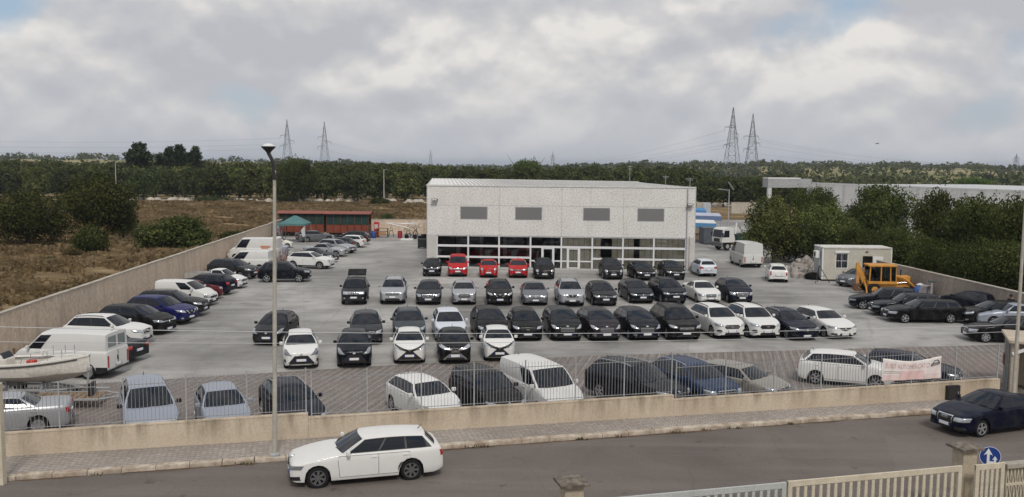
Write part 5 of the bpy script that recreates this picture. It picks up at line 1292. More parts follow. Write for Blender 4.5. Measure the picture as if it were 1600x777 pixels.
# the grove behind the dry field, tree by tree
def build_grove():
    G = 'olive trees of the grove behind the dry field'; n = -1
    ORD = ['leftmost', 'second', 'third', 'fourth', 'fifth', 'sixth', 'seventh', 'eighth', 'ninth', 'tenth', 'eleventh', 'twelfth', 'thirteenth', 'fourteenth', 'fifteenth', 'sixteenth', 'seventeenth', 'eighteenth', 'nineteenth', 'twentieth', 'twenty-first', 'twenty-second', 'twenty-third', 'twenty-fourth', 'twenty-fifth', 'twenty-sixth']
    rows = [(246, 262, 44), (262, 258, 46), (285, 255, 46), (318, 253, 48), (360, 251, 52)]
    for ri, (Y, top, step) in enumerate(rows):
        px = -40+ri*17
        while px < 1250:
            behind = 672 < px < 1082
            y_ = Y+random.uniform(-7, 7); tp = top+random.uniform(-2.5, 3.5)
            if px < 180: tp -= 1.0
            if px > 560: tp += min(8, (px-560)*.035)+random.uniform(-1, 1)
            w = step*random.uniform(.95, 1.3)
            skip = (behind and ri == 0) or (px > 1050 and ri > 3)
            if px > 1085:
                y_ *= .93; tp = 279-ri*2.2+random.uniform(-1.5, 2)
            if not skip:
                side = 'left of the showroom' if px < 670 else ('behind the showroom roof' if px < 1085 else 'right of the showroom')
                front = ri == 0
                n += front; lab = (ORD[n]+' round olive tree, counted from the left, in the front line of the grove' if n < len(ORD) else 'round dark green olive tree in the front line of the grove') if front else ('olive tree crown showing above the front line of the grove '+side)
                tree('grove', random.randrange(5), px, y_, tp, w, lab, group=G+(' front' if front else ' rear')+', '+side, z0=-.15)
            px += step*random.uniform(.82, 1.12)
build_grove()
tree('evergreen', 0, 464, 232, 244, 74, 'largest round dark tree at the grove edge just right of the tall lamp post')
tree('pine', 0, 216, 292, 219, 52, 'tall dark pine standing alone above the grove, left of the pine clump')
for px, top, w in ((262, 226, 36), (284, 223, 44), (306, 226, 34)):
    tree('pine', 1, px, 300, top, w, {262: 'left pine of the flat topped clump above the grove', 284: 'middle and tallest pine of the flat topped clump above the grove', 306: 'right pine of the flat topped clump above the grove'}[px])
tree('umbrella', 0, 823, 300, 247, 44, 'bright green umbrella pine rising behind the showroom roof')
tree('umbrella', 0, 1520, 330, 276, 52, 'bright green umbrella pine beyond the long white warehouse')
tree('evergreen', 1, 40, 104, 292, 128, 'broad dark evergreen tree at the left edge of the picture in the dry field')
tree('evergreen', 2, 150, 112, 268, 126, 'tallest dark evergreen tree in the dry field right of the broad one')
tree('shrub', 0, 135, 99, 344, 66, 'small round dark bush at the foot of the tallest field tree', 'bush')
tree('olive', 1, 190, 116, 308, 52, 'smaller olive green tree leaning on the right of the tallest field tree')
tree('shrub', 2, 268, 104, 331, 128, 'wide low dark bramble mound beside the left wall in the dry field', 'bush')
tree('shrub', 0, 372, 108, 357, 70, 'low bramble strip along the outer side of the left wall', 'bush')
tree('shrub', 1, 602, 142, 331, 36, 'dark bush in the tan field behind the scrap heap', 'bush')
tree('shrub', 2, 594, 225, 307, 34, 'small dark bush at the pale dirt track', 'bush')
tree('shrub', 0, 445, 240, 305, 60, 'low hedge-like bush by the dirt track under the largest tree', 'bush')
tree('shrub', 1, 330, 236, 305, 80, 'low bush at the track below the pine clump', 'bush')
tree('olive', 0, 1213, 92, 302, 104, 'olive tree with yellowish tips behind the big white van')
tree('olive', 2, 1296, 90, 314, 108, 'wide olive tree with pale tips rising behind the site cabin')
tree('evergreen', 3, 1275, 118, 289, 72, 'dark evergreen tree between the olive trees in front of the grey portal')
tree('evergreen', 0, 1375, 97, 283, 116, 'tall dark evergreen in front of the white warehouse, above the cabin')
tree('evergreen', 1, 1478, 84, 290, 104, 'dark evergreen with ragged crown right of the gap showing the white warehouse')
tree('evergreen', 2, 1545, 78, 299, 128, 'massive dark evergreen above the right boundary wall')
tree('evergreen', 3, 1612, 72, 302, 120, 'dark evergreen cut by the right edge of the picture')
for i, (px, Y, top, w) in enumerate(((1408, 80, 352, 92), (1470, 73, 366, 92), (1532, 68, 366, 100), (1592, 63, 372, 110), (1345, 84, 352, 70), (1248, 93, 352, 80))):
    tree('evergreen', i % 4, px, Y, top, w, ('low dark tree close behind the right end of the cabin', 'dark bushy tree directly above the middle of the right wall', 'dark bushy tree over the lower part of the right wall', 'dark bushy tree over the wall at the right edge', 'bushy tree right behind the site cabin roof', 'low bushy tree between the white van and the cabin')[i], z0=-.3)
# far wood on the hills: one mass
def far_wood():
    rng = np.random.default_rng(5); n = 5200
    Y = 430*np.exp(rng.random(n)*1.9); az = rng.uniform(-38, 38, n); X = Y*np.tan(np.radians(az))
    f = np.sin(X*.011+1.3)*np.cos(Y*.008+X*.004)+.5*np.sin(X*.027+Y*.019); keep = (f > np.where(az > 6, -.75, -.05))
    X, Y = X[keep], Y[keep]; Z = terrain_h(X, Y); n = len(X); h = rng.uniform(3.2, 7.0, n)*np.clip(1+(Y-500)/3000, 1, 1.5)
    q = 16; k = np.repeat(np.arange(n), q); d = rng.normal(size=(n*q, 3)); d /= np.linalg.norm(d, axis=1)[:, None]
    C = np.stack([X[k], Y[k], Z[k]+h[k]*.5], 1)+d*np.stack([h[k]*.75, h[k]*.75, h[k]*.5], 1)*rng.uniform(.6, 1.05, (n*q, 1))
    Nn = d*.7+rng.normal(size=d.shape)*.4; Nn /= np.linalg.norm(Nn, axis=1)[:, None]
    o = mobj('distant_wood', quads_mesh('distant_wood', C, Nn, h[k]*.26, M_wood_far, rng)); tag(o, 'far wooded country stretching to the horizon beyond the olive grove', 'wood', kind='stuff')
far_wood()
# dry grass and low scrub of the field
def dry_grass():
    rng = np.random.default_rng(9); n = 42000
    Y = 30*np.exp(rng.random(n)*2.05); X = lwall_x(Y)-.6-rng.random(n)**1.2*(14+Y*.42)
    m2 = 9000; Y2 = rng.uniform(BACK_Y+3, 232, m2); X2 = rng.uniform(-75, 2, m2)
    X = np.concatenate([X, X2]); Y = np.concatenate([Y, Y2])
    f = np.sin(X*.31+Y*.13)+np.sin(Y*.27-X*.17+2)+.6*np.sin(X*.9+Y*.7); keep = f > -.9-.6*rng.random(len(X)); X, Y, f = X[keep], Y[keep], f[keep]; n = len(X)
    h = rng.uniform(.18, .5, n)*(1+.5*(f > .6)); q = 4; k = np.repeat(np.arange(n), q); N_ = n*q
    a = rng.uniform(0, 6.28, N_); w = h[k]*rng.uniform(.10, .28, N_)*(1+Y[k]/160); ox, oy = rng.normal(0, .28, (2, N_)); lean = rng.normal(0, .18, (2, N_))
    bx, by = X[k]+ox, Y[k]+oy; cx, cy = np.cos(a)*w, np.sin(a)*w; z = np.full(N_, -.16); t = z+h[k]
    V = np.stack([np.stack([bx-cx, by-cy, z], 1), np.stack([bx+cx, by+cy, z], 1), np.stack([bx+cx*1.1+lean[0], by+cy*1.1+lean[1], t], 1), np.stack([bx-cx*1.1+lean[0], by-cy*1.1+lean[1], t*rng.uniform(.6, 1, N_)], 1)], 1).reshape(-1, 3)
    me = bpy.data.meshes.new('dry_grass'); me.vertices.add(4*N_); me.vertices.foreach_set('co', V.ravel()); me.loops.add(4*N_)
    me.loops.foreach_set('vertex_index', np.arange(4*N_, dtype=np.int32)); me.polygons.add(N_); me.polygons.foreach_set('loop_start', np.arange(0, 4*N_, 4, dtype=np.int32))
    me.materials.append(leaf_mat('dry_grass_blades', (.085, .062, .028), (.22, .165, .085), (.44, .345, .21), .35, .14, .2, .85)); me.update(calc_edges=True)
    o = mobj('dry_grass', me); tag(o, 'dry brown grass and low scrub covering the field left of the wall', 'grass', kind='stuff')
dry_grass()
M_track = mottled('pale_dirt', (.46, .42, .36), (.34, .30, .25), .25, .95, 'World')
def scrub():
    rd = random.Random(21); k = 0
    for i in range(26):
        Y = rd.uniform(48, 118); x = lwall_x(Y)-rd.uniform(1.5, 26); 
        if Y > 96 and x < -38: continue
        cm, tm, H, W = TREES['shrub', rd.randrange(3)]; s = rd.uniform(.18, .42)
        t = thing('scrub_bush', 'small dry scrub bush growing in the field outside the left wall', 'bush', (x, Y, -.2), rd.uniform(0, 6), 'scrub bushes of the dry field'); t.scale = (s*1.3, s*1.3, s); mobj('trunk', tm, t); mobj('crown', SCRUB[rd.randrange(2)], t)
SCRUB = [crown('crown', lobes_round(700+k, 2.2, 2.2, -.35, 9, .8), 2600, .13, m_, 720+k, -.2) for k, m_ in enumerate((leaf_mat('brown_scrub', (.04, .03, .014), (.10, .075, .036), (.19, .15, .08)), leaf_mat('olive_scrub', (.03, .034, .012), (.075, .078, .03), (.15, .14, .065))))]
scrub()
def track():
    pts = [(-130, 236), (-95, 241), (-60, 238), (-25, 237), (10, 234), (60, 226), (110, 215)]
    vs = []; 
    for i, (x, y) in enumerate(pts): vs += [(x, y-3.0, -.1), (x, y+4.5, -.1)]
    o = mobj('dirt_track', mesh_np('dirt_track', vs, [(2*i, 2*i+2, 2*i+3, 2*i+1) for i in range(len(pts)-1)], [M_track])); tag(o, kind='structure')
    b = MB(); rd = random.Random(3)
    for i in range(150):
        x = rd.uniform(-118, 60); y = 238+rd.uniform(-1, 7)-max(0, x)*.12; s = rd.uniform(.5, 1.5)
        b.lathe([(s*.9, -.2), (s*.8, .25*s), (s*.3, .6*s)], 6, 'z', (x, y, -.1))
    o = b.build('rubble_bank', M_track, None, 60); tag(o, 'pale rubble bank along the dirt track below the olive grove', 'rubble', kind='stuff')
track()

# ------------------------------------------------------------------ street furniture
def lamp_post(base, top_z, label, lean=(0, 0), head=True):
    t = thing('street_lamp', label, 'street lamp', base); h = top_z-base.z
    P = [(lean[0]*k, lean[1]*k, h*k) for k in (0, .2, .4, .6, .8, .93)]
    MB().tube(P, [.082, .076, .07, .063, .057, .052], 12).build('pole', M_lamppost, t, 50)
    MB().lathe([(.17, 0), (.17, .06), (.12, .1)], 12).build('base_plate', M_galv, t)
    if head:
        e = Vector(P[-1]); hd = e+Vector((-.18, 0, h*.055))
        MB().tube([e-Vector((0, 0, .3)), e+Vector((-.02, 0, h*.02)), e+Vector((-.10, 0, h*.04)), hd], [.06, .06, .055, .06], 10).build('neck', M_blackm, t, 50)
        MB().lathe([(.05, -.02), (.08, .04), (.16, .12), (.225, .19), (.23, .21), (.21, .215)], 20, 'z', hd).build('shade', M_blackm, t, 50)
        MB().lathe([(.20, .212), (.18, .25), (.12, .29), (.03, .31)], 18, 'z', hd).build('dome', flat('lamp_dome', (.62, .64, .65), .25), t, 60)
    return t

b1 = at(429.5, 712, ZP); tp = atY(419, 232, b1.y)
lamp_post(b1, tp.z, 'tall pale street lamp with a black bowl head standing on the pavement', (tp.x-b1.x+.2, 0))
b2 = atY(1583.5, 620, 37.2); b2.z = ZP
lamp_post(b2, 9.4, 'grey lamp pole at the right edge beside the small gate hut', (atY(1606, 260, 37.2).x-b2.x, 0), head=False)
b3 = atY(0, 700, 26.2); b3.z = -.4
t = thing('concrete_post', 'beige concrete post at the lower left edge of the picture', 'post', b3)
MB().bbox(-.11, .11, -.11, .11, 0, atY(2, 599, 26.2).z-b3.z, .02).build('shaft', M_gate_cream, t)
for px, yb, yt, Y, lab in ((182, 312, 254, 238, 'slim grey pole at the dirt track beyond the dark field trees'), (600, 311, 265, 239, 'slim pale pole in front of the grove left of the showroom')):
    p = atY(px, yb, Y); p.z = -.15; t = thing('utility_pole', lab, 'pole', p); h = atY(px, yt, Y).z-p.z
    MB().tube([(0, 0, 0), (0, 0, h)], [.16, .10], 8).build('pole', M_lamppost, t, 50); MB().tube([(0, 0, h-.1), (.9, 0, h+.1)], .08, 6).build('arm', M_galv, t, 50)
def solar_lamp():
    p = atY(1138, 345, 150); p.z = 0; t = thing('solar_street_lamp', 'solar street lamp with a tilted panel on the road right of the showroom', 'street lamp', p)
    h = atY(1138, 296, 150).z
    MB().tube([(0, 0, 0), (0, 0, h)], [.11, .07], 8).build('pole', M_galv, t, 50); MB().tube([(0, 0, h-.2), (-1.3, 0, h)], .05, 6).bbox(-1.9, -1.2, -.15, .15, h-.04, h+.06, .02).build('lamp_arm', M_galv, t)
    MB().add([(-.1, -.5, h+1.2), (.75, -.5, h-.05), (.75, .6, h-.05), (-.1, .6, h+1.2), (-.13, -.5, h+1.16), (.72, -.5, h-.09), (.72, .6, h-.09), (-.13, .6, h+1.16)], [(0,1,2,3),(7,6,5,4),(0,4,5,1),(1,5,6,2),(2,6,7,3),(3,7,4,0)]).build('solar_panel', flat('solar_cell', (.25, .27, .32), .25), t)
solar_lamp()
# cables strung across the yard from the right lamp pole
def cable(name, pts, r, m, label, cat='cable', group=None, n=5):
    o = MB().tube(pts, r, n).build(name, m, None, 80); tag(o, label, cat, group); return o
M_cable = flat('pale_cable', (.50, .51, .52), .5); M_wire = flat('conductor', (.16, .17, .18), .6)
def strung(A, B, sag, k=24): return [A.lerp(B, i/k)-Vector((0, 0, 4*sag*(i/k)*(1-i/k))) for i in range(k+1)]
cable('telephone_cable', strung(atY(-40, 510, 26.5), Vector((b2.x, 37.2, 3.25)), .30), .011, M_cable, 'upper thin pale cable strung across the whole yard above the front cars')
cable('telephone_cable', strung(atY(-40, 534, 26.0), Vector((b2.x, 37.2, 2.95)), .22), .009, M_cable, 'lower thin pale cable strung across the yard just below the other one')

# ------------------------------------------------------------------ power line
M_pyl = mottled('lattice_steel', (.14, .145, .155), (.09, .095, .10), .3, .7, bump=0)
def pylon(px, Y, top, label, arms, wbase, thick=.11, z0=None):
    X = ray(px, 300).x*Y/ray(px, 300).y; z0 = float(terrain_h(np.array([X]), np.array([Y]))[0]); H = atY(px, top, Y).z-z0
    t = thing('power_pylon', label, 'pylon', (X, Y, z0), random.uniform(-.1, .1)); b = MB(); hb = wbase/2
    lv = [0, .14, .27, .39, .50, .60, .69, .77, .84, .90]; wd = lambda k: hb*(1-k/.99)+.12
    for sx in (-1, 1):
        for sy in (-1, 1): MB().tube([(sx*wd(k), sy*wd(k), H*k) for k in (0, .3, .6, 1.0)], thick, 4).build('leg', M_pyl, t)
    for a, c in zip(lv[:-1], lv[1:]):
        for s in (-1, 1):
            b.tube([(-wd(a), s*wd(a), H*a), (wd(c), s*wd(c), H*c)], thick*.5, 3).tube([(wd(a), s*wd(a), H*a), (-wd(c), s*wd(c), H*c)], thick*.5, 3)
            b.tube([(s*wd(a), -wd(a), H*a), (s*wd(c), wd(c), H*c)], thick*.5, 3).tube([(s*wd(a), wd(a), H*a), (s*wd(c), -wd(c), H*c)], thick*.5, 3)
            b.tube([(-wd(c), s*wd(c), H*c), (wd(c), s*wd(c), H*c)], thick*.45, 3)
    o = b.build('lattice', M_pyl, t); tips = []
    for (k, l, r_) in arms:
        a = MB()
        for s, q in ((-1, l), (1, r_)):
            if not q: continue
            for y in (-1, 1): a.tube([(0, y*wd(k), H*k), (s*q, 0, H*k+.2)], thick*.7, 3).tube([(0, y*wd(k+.03), H*(k+.035)), (s*q, 0, H*k+.2)], thick*.6, 3)
            a.tube([(s*q, 0, H*k+.2), (s*q, 0, H*k-1.6)], .09, 4); tips.append(Vector((X+s*q, Y, z0+H*k-1.5)))
        a.build('cross_arm', M_pyl, t)
    tips.append(Vector((X, Y, z0+H)))
    return tips
A3 = [(.53, 5, 0), (.62, 0, 4.6), (.71, 4.6, 0)]; A6 = [(.56, 4.2, 4.2), (.67, 5, 5), (.77, 4, 4)]
pA = pylon(450, 600, 187, 'left one of the two slim pylons above the grove on the left', A3, 7.5, .10)
pB = pylon(508, 640, 190, 'right one of the two slim pylons above the grove on the left', A3, 7.5, .10)
pC = pylon(1142, 470, 168, 'taller left one of the pair of dark pylons right of the showroom', [(.52, 4.6, 0), (.60, 0, 3), (.66, 0, 3.0), (.745, 4.2, 1.5)], 9.0, .12)
pD = pylon(1173, 500, 178, 'shorter right one of the pair of dark pylons right of the showroom', [(.50, 4.5, 0), (.58, 0, 4.2), (.68, 4.6, 3.2)], 8.5, .12)
pE = pylon(1585, 1150, 240, 'faint far pylon near the right edge of the picture', A6, 7.5, .13)
pF = pylon(863, 1500, 237, 'tiny far pylon above the showroom roof', A6, 7.0, .14)
pG = pylon(673, 1700, 234, 'tiny far pylon above the left part of the showroom', A6, 7.0, .14)
def wires(T1, T2, n, sag, label, group):
    for i in range(n):
        cable('power_cable', strung(T1[i % len(T1)], T2[i % len(T2)], sag, 20), .045, M_wire, label, group=group, n=3)
wires(pC, pF, 4, 9, 'thin dark power cables falling leftwards from the taller dark pylon to the far horizon', 'cables left of the dark pylons')
wires(pD, pE, 4, 8, 'thin dark power cables falling rightwards from the shorter dark pylon', 'cables right of the dark pylons')
wires(pB, pG, 3, 6, 'faint power cables right of the slim left pylons', 'cables right of the slim pylons')
wires(pA, [Vector((-560, 560, 26)), Vector((-560, 570, 30)), Vector((-560, 580, 34))], 3, 7, 'faint power cables left of the slim left pylons', 'cables left of the slim pylons')
def bird():
    p = atY(1371, 224.5, 150); t = thing('bird', 'small dark bird gliding in the sky right of the pylons', 'bird', p, .3)
    MB().lathe([(.02, -.30), (.07, -.18), (.085, 0), (.06, .16), (.03, .24)], 8, 'x').build('body', M_blackm, t, 60)
    for s in (-1, 1): MB().add([(-.08, 0, .03), (.10, 0, .03), (.06, s*.32, .10), (-.10, s*.62, .06), (-.13, s*.32, .09), (-.08, 0, .01), (.10, 0, .01), (.06, s*.32, .085), (-.10, s*.62, .05), (-.13, s*.32, .075)], [(0,1,2,4),(2,3,4),(9,7,6,5),(9,8,7),(0,5,6,1),(1,6,7,2),(2,7,8,3),(3,8,9,4),(4,9,5,0)]).build('wing', M_blackm, t)
    MB().add([(-.28, -.02, 0), (-.28, .02, 0), (-.5, .10, .01), (-.5, -.10, .01)], [(0, 1, 2, 3)]).build('tail', M_blackm, t)
bird()

# ------------------------------------------------------------------ near side: gate, posts, sign
zg_ = 1.9
_ga, _gb = at(1231, 752, zg_), at(1508, 727, zg_)
def near_line(x): return _ga.y+(x-_ga.x)*(_gb.y-_ga.y)/(_gb.x-_ga.x)
NA = math.atan2(_gb.y-_ga.y, _gb.x-_ga.x)
def slat_gate(name, label, x0, x1, zt, z0, n, m, off=0.0, leaf=True):
    p0 = Vector((x0, near_line(x0)+off, z0)); L = (x1-x0)/math.cos(NA); h = zt-z0
    t = thing(name, label, 'gate' if leaf else 'fence', p0, NA)
    MB().bbox(0, L, -.03, .03, h-.15, h, .008).build('top_rail', m, t); MB().bbox(0, L, -.03, .03, .05, .18, .008).build('bottom_rail', m, t)
    for x in (0, L-.12): MB().bbox(x, x+.12, -.035, .035, 0, h+.003, .008).build('stile', m, t)
    me = MB().bbox(-.045, .045, -.018, .018, .18, h-.15, .006).mesh('slat', m)
    for k in range(n):
        o = mobj('slat', me, t, (.12+(L-.24)*(k+.75)/(n+.5), 0, 0), (0, random.uniform(-.004, .004), 0))
    return t
gx0, gx1 = _ga.x, _gb.x-.10
slat_gate('driveway_gate', 'cream slatted driveway gate at the bottom right in front of the street', gx0, gx1, zg_, -.1, 22, M_gate_cream)
slat_gate('slatted_fence', 'grey slatted fence section left of the cream gate at the bottom edge', gx0-4.6, gx0-.05, zg_-.02, -.1, 21, M_gate_grey, leaf=False)
def gate_post(px, py, Y, label, w, ztop):
    p = atY(px, py, Y); t = thing('gate_post', label, 'gate post', (p.x, Y, -.1), NA); h = ztop+.1
    MB().bbox(-w/2, w/2, -w/2, w/2, 0, h-.16, .02).build('shaft', mottled('post_render', (.46, .40, .30), (.36, .31, .24), 2.5, .9, streak=(3, 3, .5), streak_col=(.2, .17, .13)), t)
    c = w/2+.12
    cm = mottled('mossy_stone', (.23, .20, .165), (.10, .085, .07), 7.0, .95, bump=.8)
    b = MB(); b.add([(-c, -c, h-.16), (c, -c, h-.16), (c, c, h-.16), (-c, c, h-.16), (-c, -c, h-.09), (c, -c, h-.09), (c, c, h-.09), (-c, c, h-.09), (-c*.35, -c*.35, h), (c*.35, -c*.35, h), (c*.35, c*.35, h), (-c*.35, c*.35, h)],
        [(3,2,1,0),(0,1,5,4),(1,2,6,5),(2,3,7,6),(3,0,4,7),(4,5,9,8),(5,6,10,9),(6,7,11,10),(7,4,8,11),(8,9,10,11)]); b.build('cap_stone', cm, t)
    return t
gate_post(893, 757, 21.2, 'square stone post with a dark mossy cap at the bottom edge left of the gate', .48, 2.20)
gate_post(1507, 712, 24.0, 'square stone post with a mossy cap between the cream gate and the side gate', .44, 2.26)
slat_gate('side_gate', 'narrow cream slatted side gate right of the mossy stone post', _gb.x+.35, _gb.x+1.25, 1.86, -.1, 4, M_gate_cream, .05)
def block_wall():
    x0, x1 = _gb.x+1.30, _gb.x+5.2; p0 = Vector((x0, near_line(x0)+.1, -.1)); L = (x1-x0)/math.cos(NA); t = thing('pierced_block_wall', 'cream wall of pierced ornamental blocks at the bottom right corner', 'wall', p0, NA)
    MB().bbox(0, L, -.09, .09, 0, .40, .01).build('plinth', M_gate_cream, t); MB().bbox(-.02, L, -.13, .13, 1.795, 1.92, .015).build('coping', mottled('grey_coping', (.36, .33, .28), (.24, .22, .19), 4, .9), t)
    s = .46; b = MB()
    # one pierced block: square frame with four pointed ribs
    b.box(-.23, .23, -.06, .06, -.23, -.195).box(-.23, .23, -.06, .06, .195, .23)
    for x in (-.23, -.115, 0, .115):
        b.add([(x, -.055, -.195), (x+.115, -.055, -.195), (x+.0575, -.055, -.02), (x, .055, -.195), (x+.115, .055, -.195), (x+.0575, .055, -.02)], [(0, 1, 2), (5, 4, 3), (0, 3, 4, 1), (1, 4, 5, 2), (2, 5, 3, 0)]) if False else None
        b.add([(x+.004, -.055, -.195), (x+.03, -.055, -.195), (x+.0675, -.055, .195), (x+.0475, -.055, .195), (x+.004, .055, -.195), (x+.03, .055, -.195), (x+.0675, .055, .195), (x+.0475, .055, .195)], [(0,1,2,3),(7,6,5,4),(0,4,5,1),(1,5,6,2),(2,6,7,3),(3,7,4,0)])
        b.add([(x+.085, -.055, -.195), (x+.111, -.055, -.195), (x+.0675, -.055, .195), (x+.0475, -.055, .195), (x+.085, .055, -.195), (x+.111, .055, -.195), (x+.0675, .055, .195), (x+.0475, .055, .195)], [(0,1,2,3),(7,6,5,4),(0,4,5,1),(1,5,6,2),(2,6,7,3),(3,7,4,0)])
    me = b.mesh('pierced_block', M_gate_cream)
    for r_ in range(3):
        for k in range(int(L/s)):
            o = mobj('pierced_block', me, t, (.24+k*s, 0, .64+r_*.462)); 
            if r_ % 2 == 0: o.scale = (1, 1, -1) if False else (1, 1, 1)
            if r_ == 1: o.rotation_euler = (0, PI, 0)
block_wall()
def direction_sign():
    p = atY(1547, 712, 24.9); t = thing('traffic_sign', 'round blue traffic sign with a white arrow pointing straight up beside the side gate', 'traffic sign', (p.x, 24.9, 0), -.25)
    zc_ = p.z-.02; R = .29
    MB().lathe([(R, -.012), (R, .012), (R-.01, .014)], 36, 'y', (0, 0, zc_)).build('disc', flat('sign_blue', (.012, .045, .23), .4), t, 40)
    b = MB(); w = flat('sign_white', (.72, .73, .74), .4)
    MB().prism_y([(.045*math.cos(0), 0)] and [(-.12, .06), (-.17, .02+.0), (-.05, .235), (.07, .02), (.02, .06), (-.015, .06), (-.015, -.24), (-.085, -.24), (-.085, .06)], -.024, -.016).build('straight_arrow', w, t)
    sh = [(-.015, -.14), (.10, -.14), (.10, -.08), (.055, -.09), (.125, .02), (.195, -.09), (.16, -.08), (.16, -.20), (-.015, -.20)]
    MB().prism_y([(x, z) for x, z in sh], -.024, -.016).build('branch_arrow', w, t)
    for (a, c) in ((R-.02, R-.006),):
        MB().lathe([(c, -.016), (c, -.019), (a, -.019), (a, -.016)], 36, 'y', (0, 0, zc_), caps=False).build('border', w, t, 40)
    for ch in t.children:
        if ch.name.startswith(('straight', 'branch')): ch.location.z = zc_
    MB().tube([(0, .045, -.1), (0, .045, zc_+.25)], .03, 8).build('pole', M_galv, t, 50)
direction_sign()
# ------------------------------------------------------------------ gate hut and meter box by the right lamp pole
def gate_hut():
    p = Vector((21.45, 37.85, 0)); t = thing('gate_hut', 'small beige hut with a flat overhanging roof at the right edge by the fence end', 'hut', p, -0.40)
    m = mottled('hut_render', (.42, .36, .28), (.34, .29, .23), 1.2, .9)
    MB().bbox(0, .3, 0, .3, 0, 2.33, .015).build('pillar', m, t); MB().box(0, .12, .31, 2.6, 0, 2.33).build('wall', mottled('hut_grey', (.25, .225, .20), (.19, .17, .155), 1.2, .9), t)
    MB().box(2.9, 3.2, 0, .3, 0, 2.33).build('pillar', m, t); MB().box(.13, 3.2, 2.5, 2.6, 0, 2.33).build('rear_wall', m, t)
    MB().bbox(-.14, 3.4, -.20, 2.75, 2.332, 2.46, .02).build('roof', mottled('hut_roof', (.47, .40, .31), (.40, .34, .27), .9, .9), t)
    for y in (.6, 1.0, 1.5): MB().tube([(-.04, y, 0), (-.04, y, 2.3)], .028, 6).build('pipe', M_galv, t, 50)
    MB().bbox(-.10, -.005, 1.8, 2.15, 1.0, 1.5, .02).build('meter_box', flat('meter_red', (.20, .09, .08), .6), t)
    MB().bbox(0, .55, -.03, 0, -.07, .07, .01).build('white_panel', M_white, t, None, (.02, -.03, 1.85), (0, -.45, 0))
gate_hut()
def meter():
    x = at(1499, 622, .5).x; q = Vector((16.95, 0, 0)); y = wall_y(18.3)
    t = thing('meter_cabinet', 'black utility box set against the street wall behind the navy saloon', 'utility box', (18.3, y, .2), math.atan2(SD.y, SD.x))
    MB().bbox(-.30, .30, -.16, -.004, .02, .60, .012).build('box', M_blackm, t); MB().bbox(-.26, .26, -.172, -.162, .06, .56, .004).build('door', flat('meter_door', (.02, .02, .021), .4), t)
    MB().box(.18, .21, -.185, -.173, .28, .36).build('latch', M_galv, t)
meter()
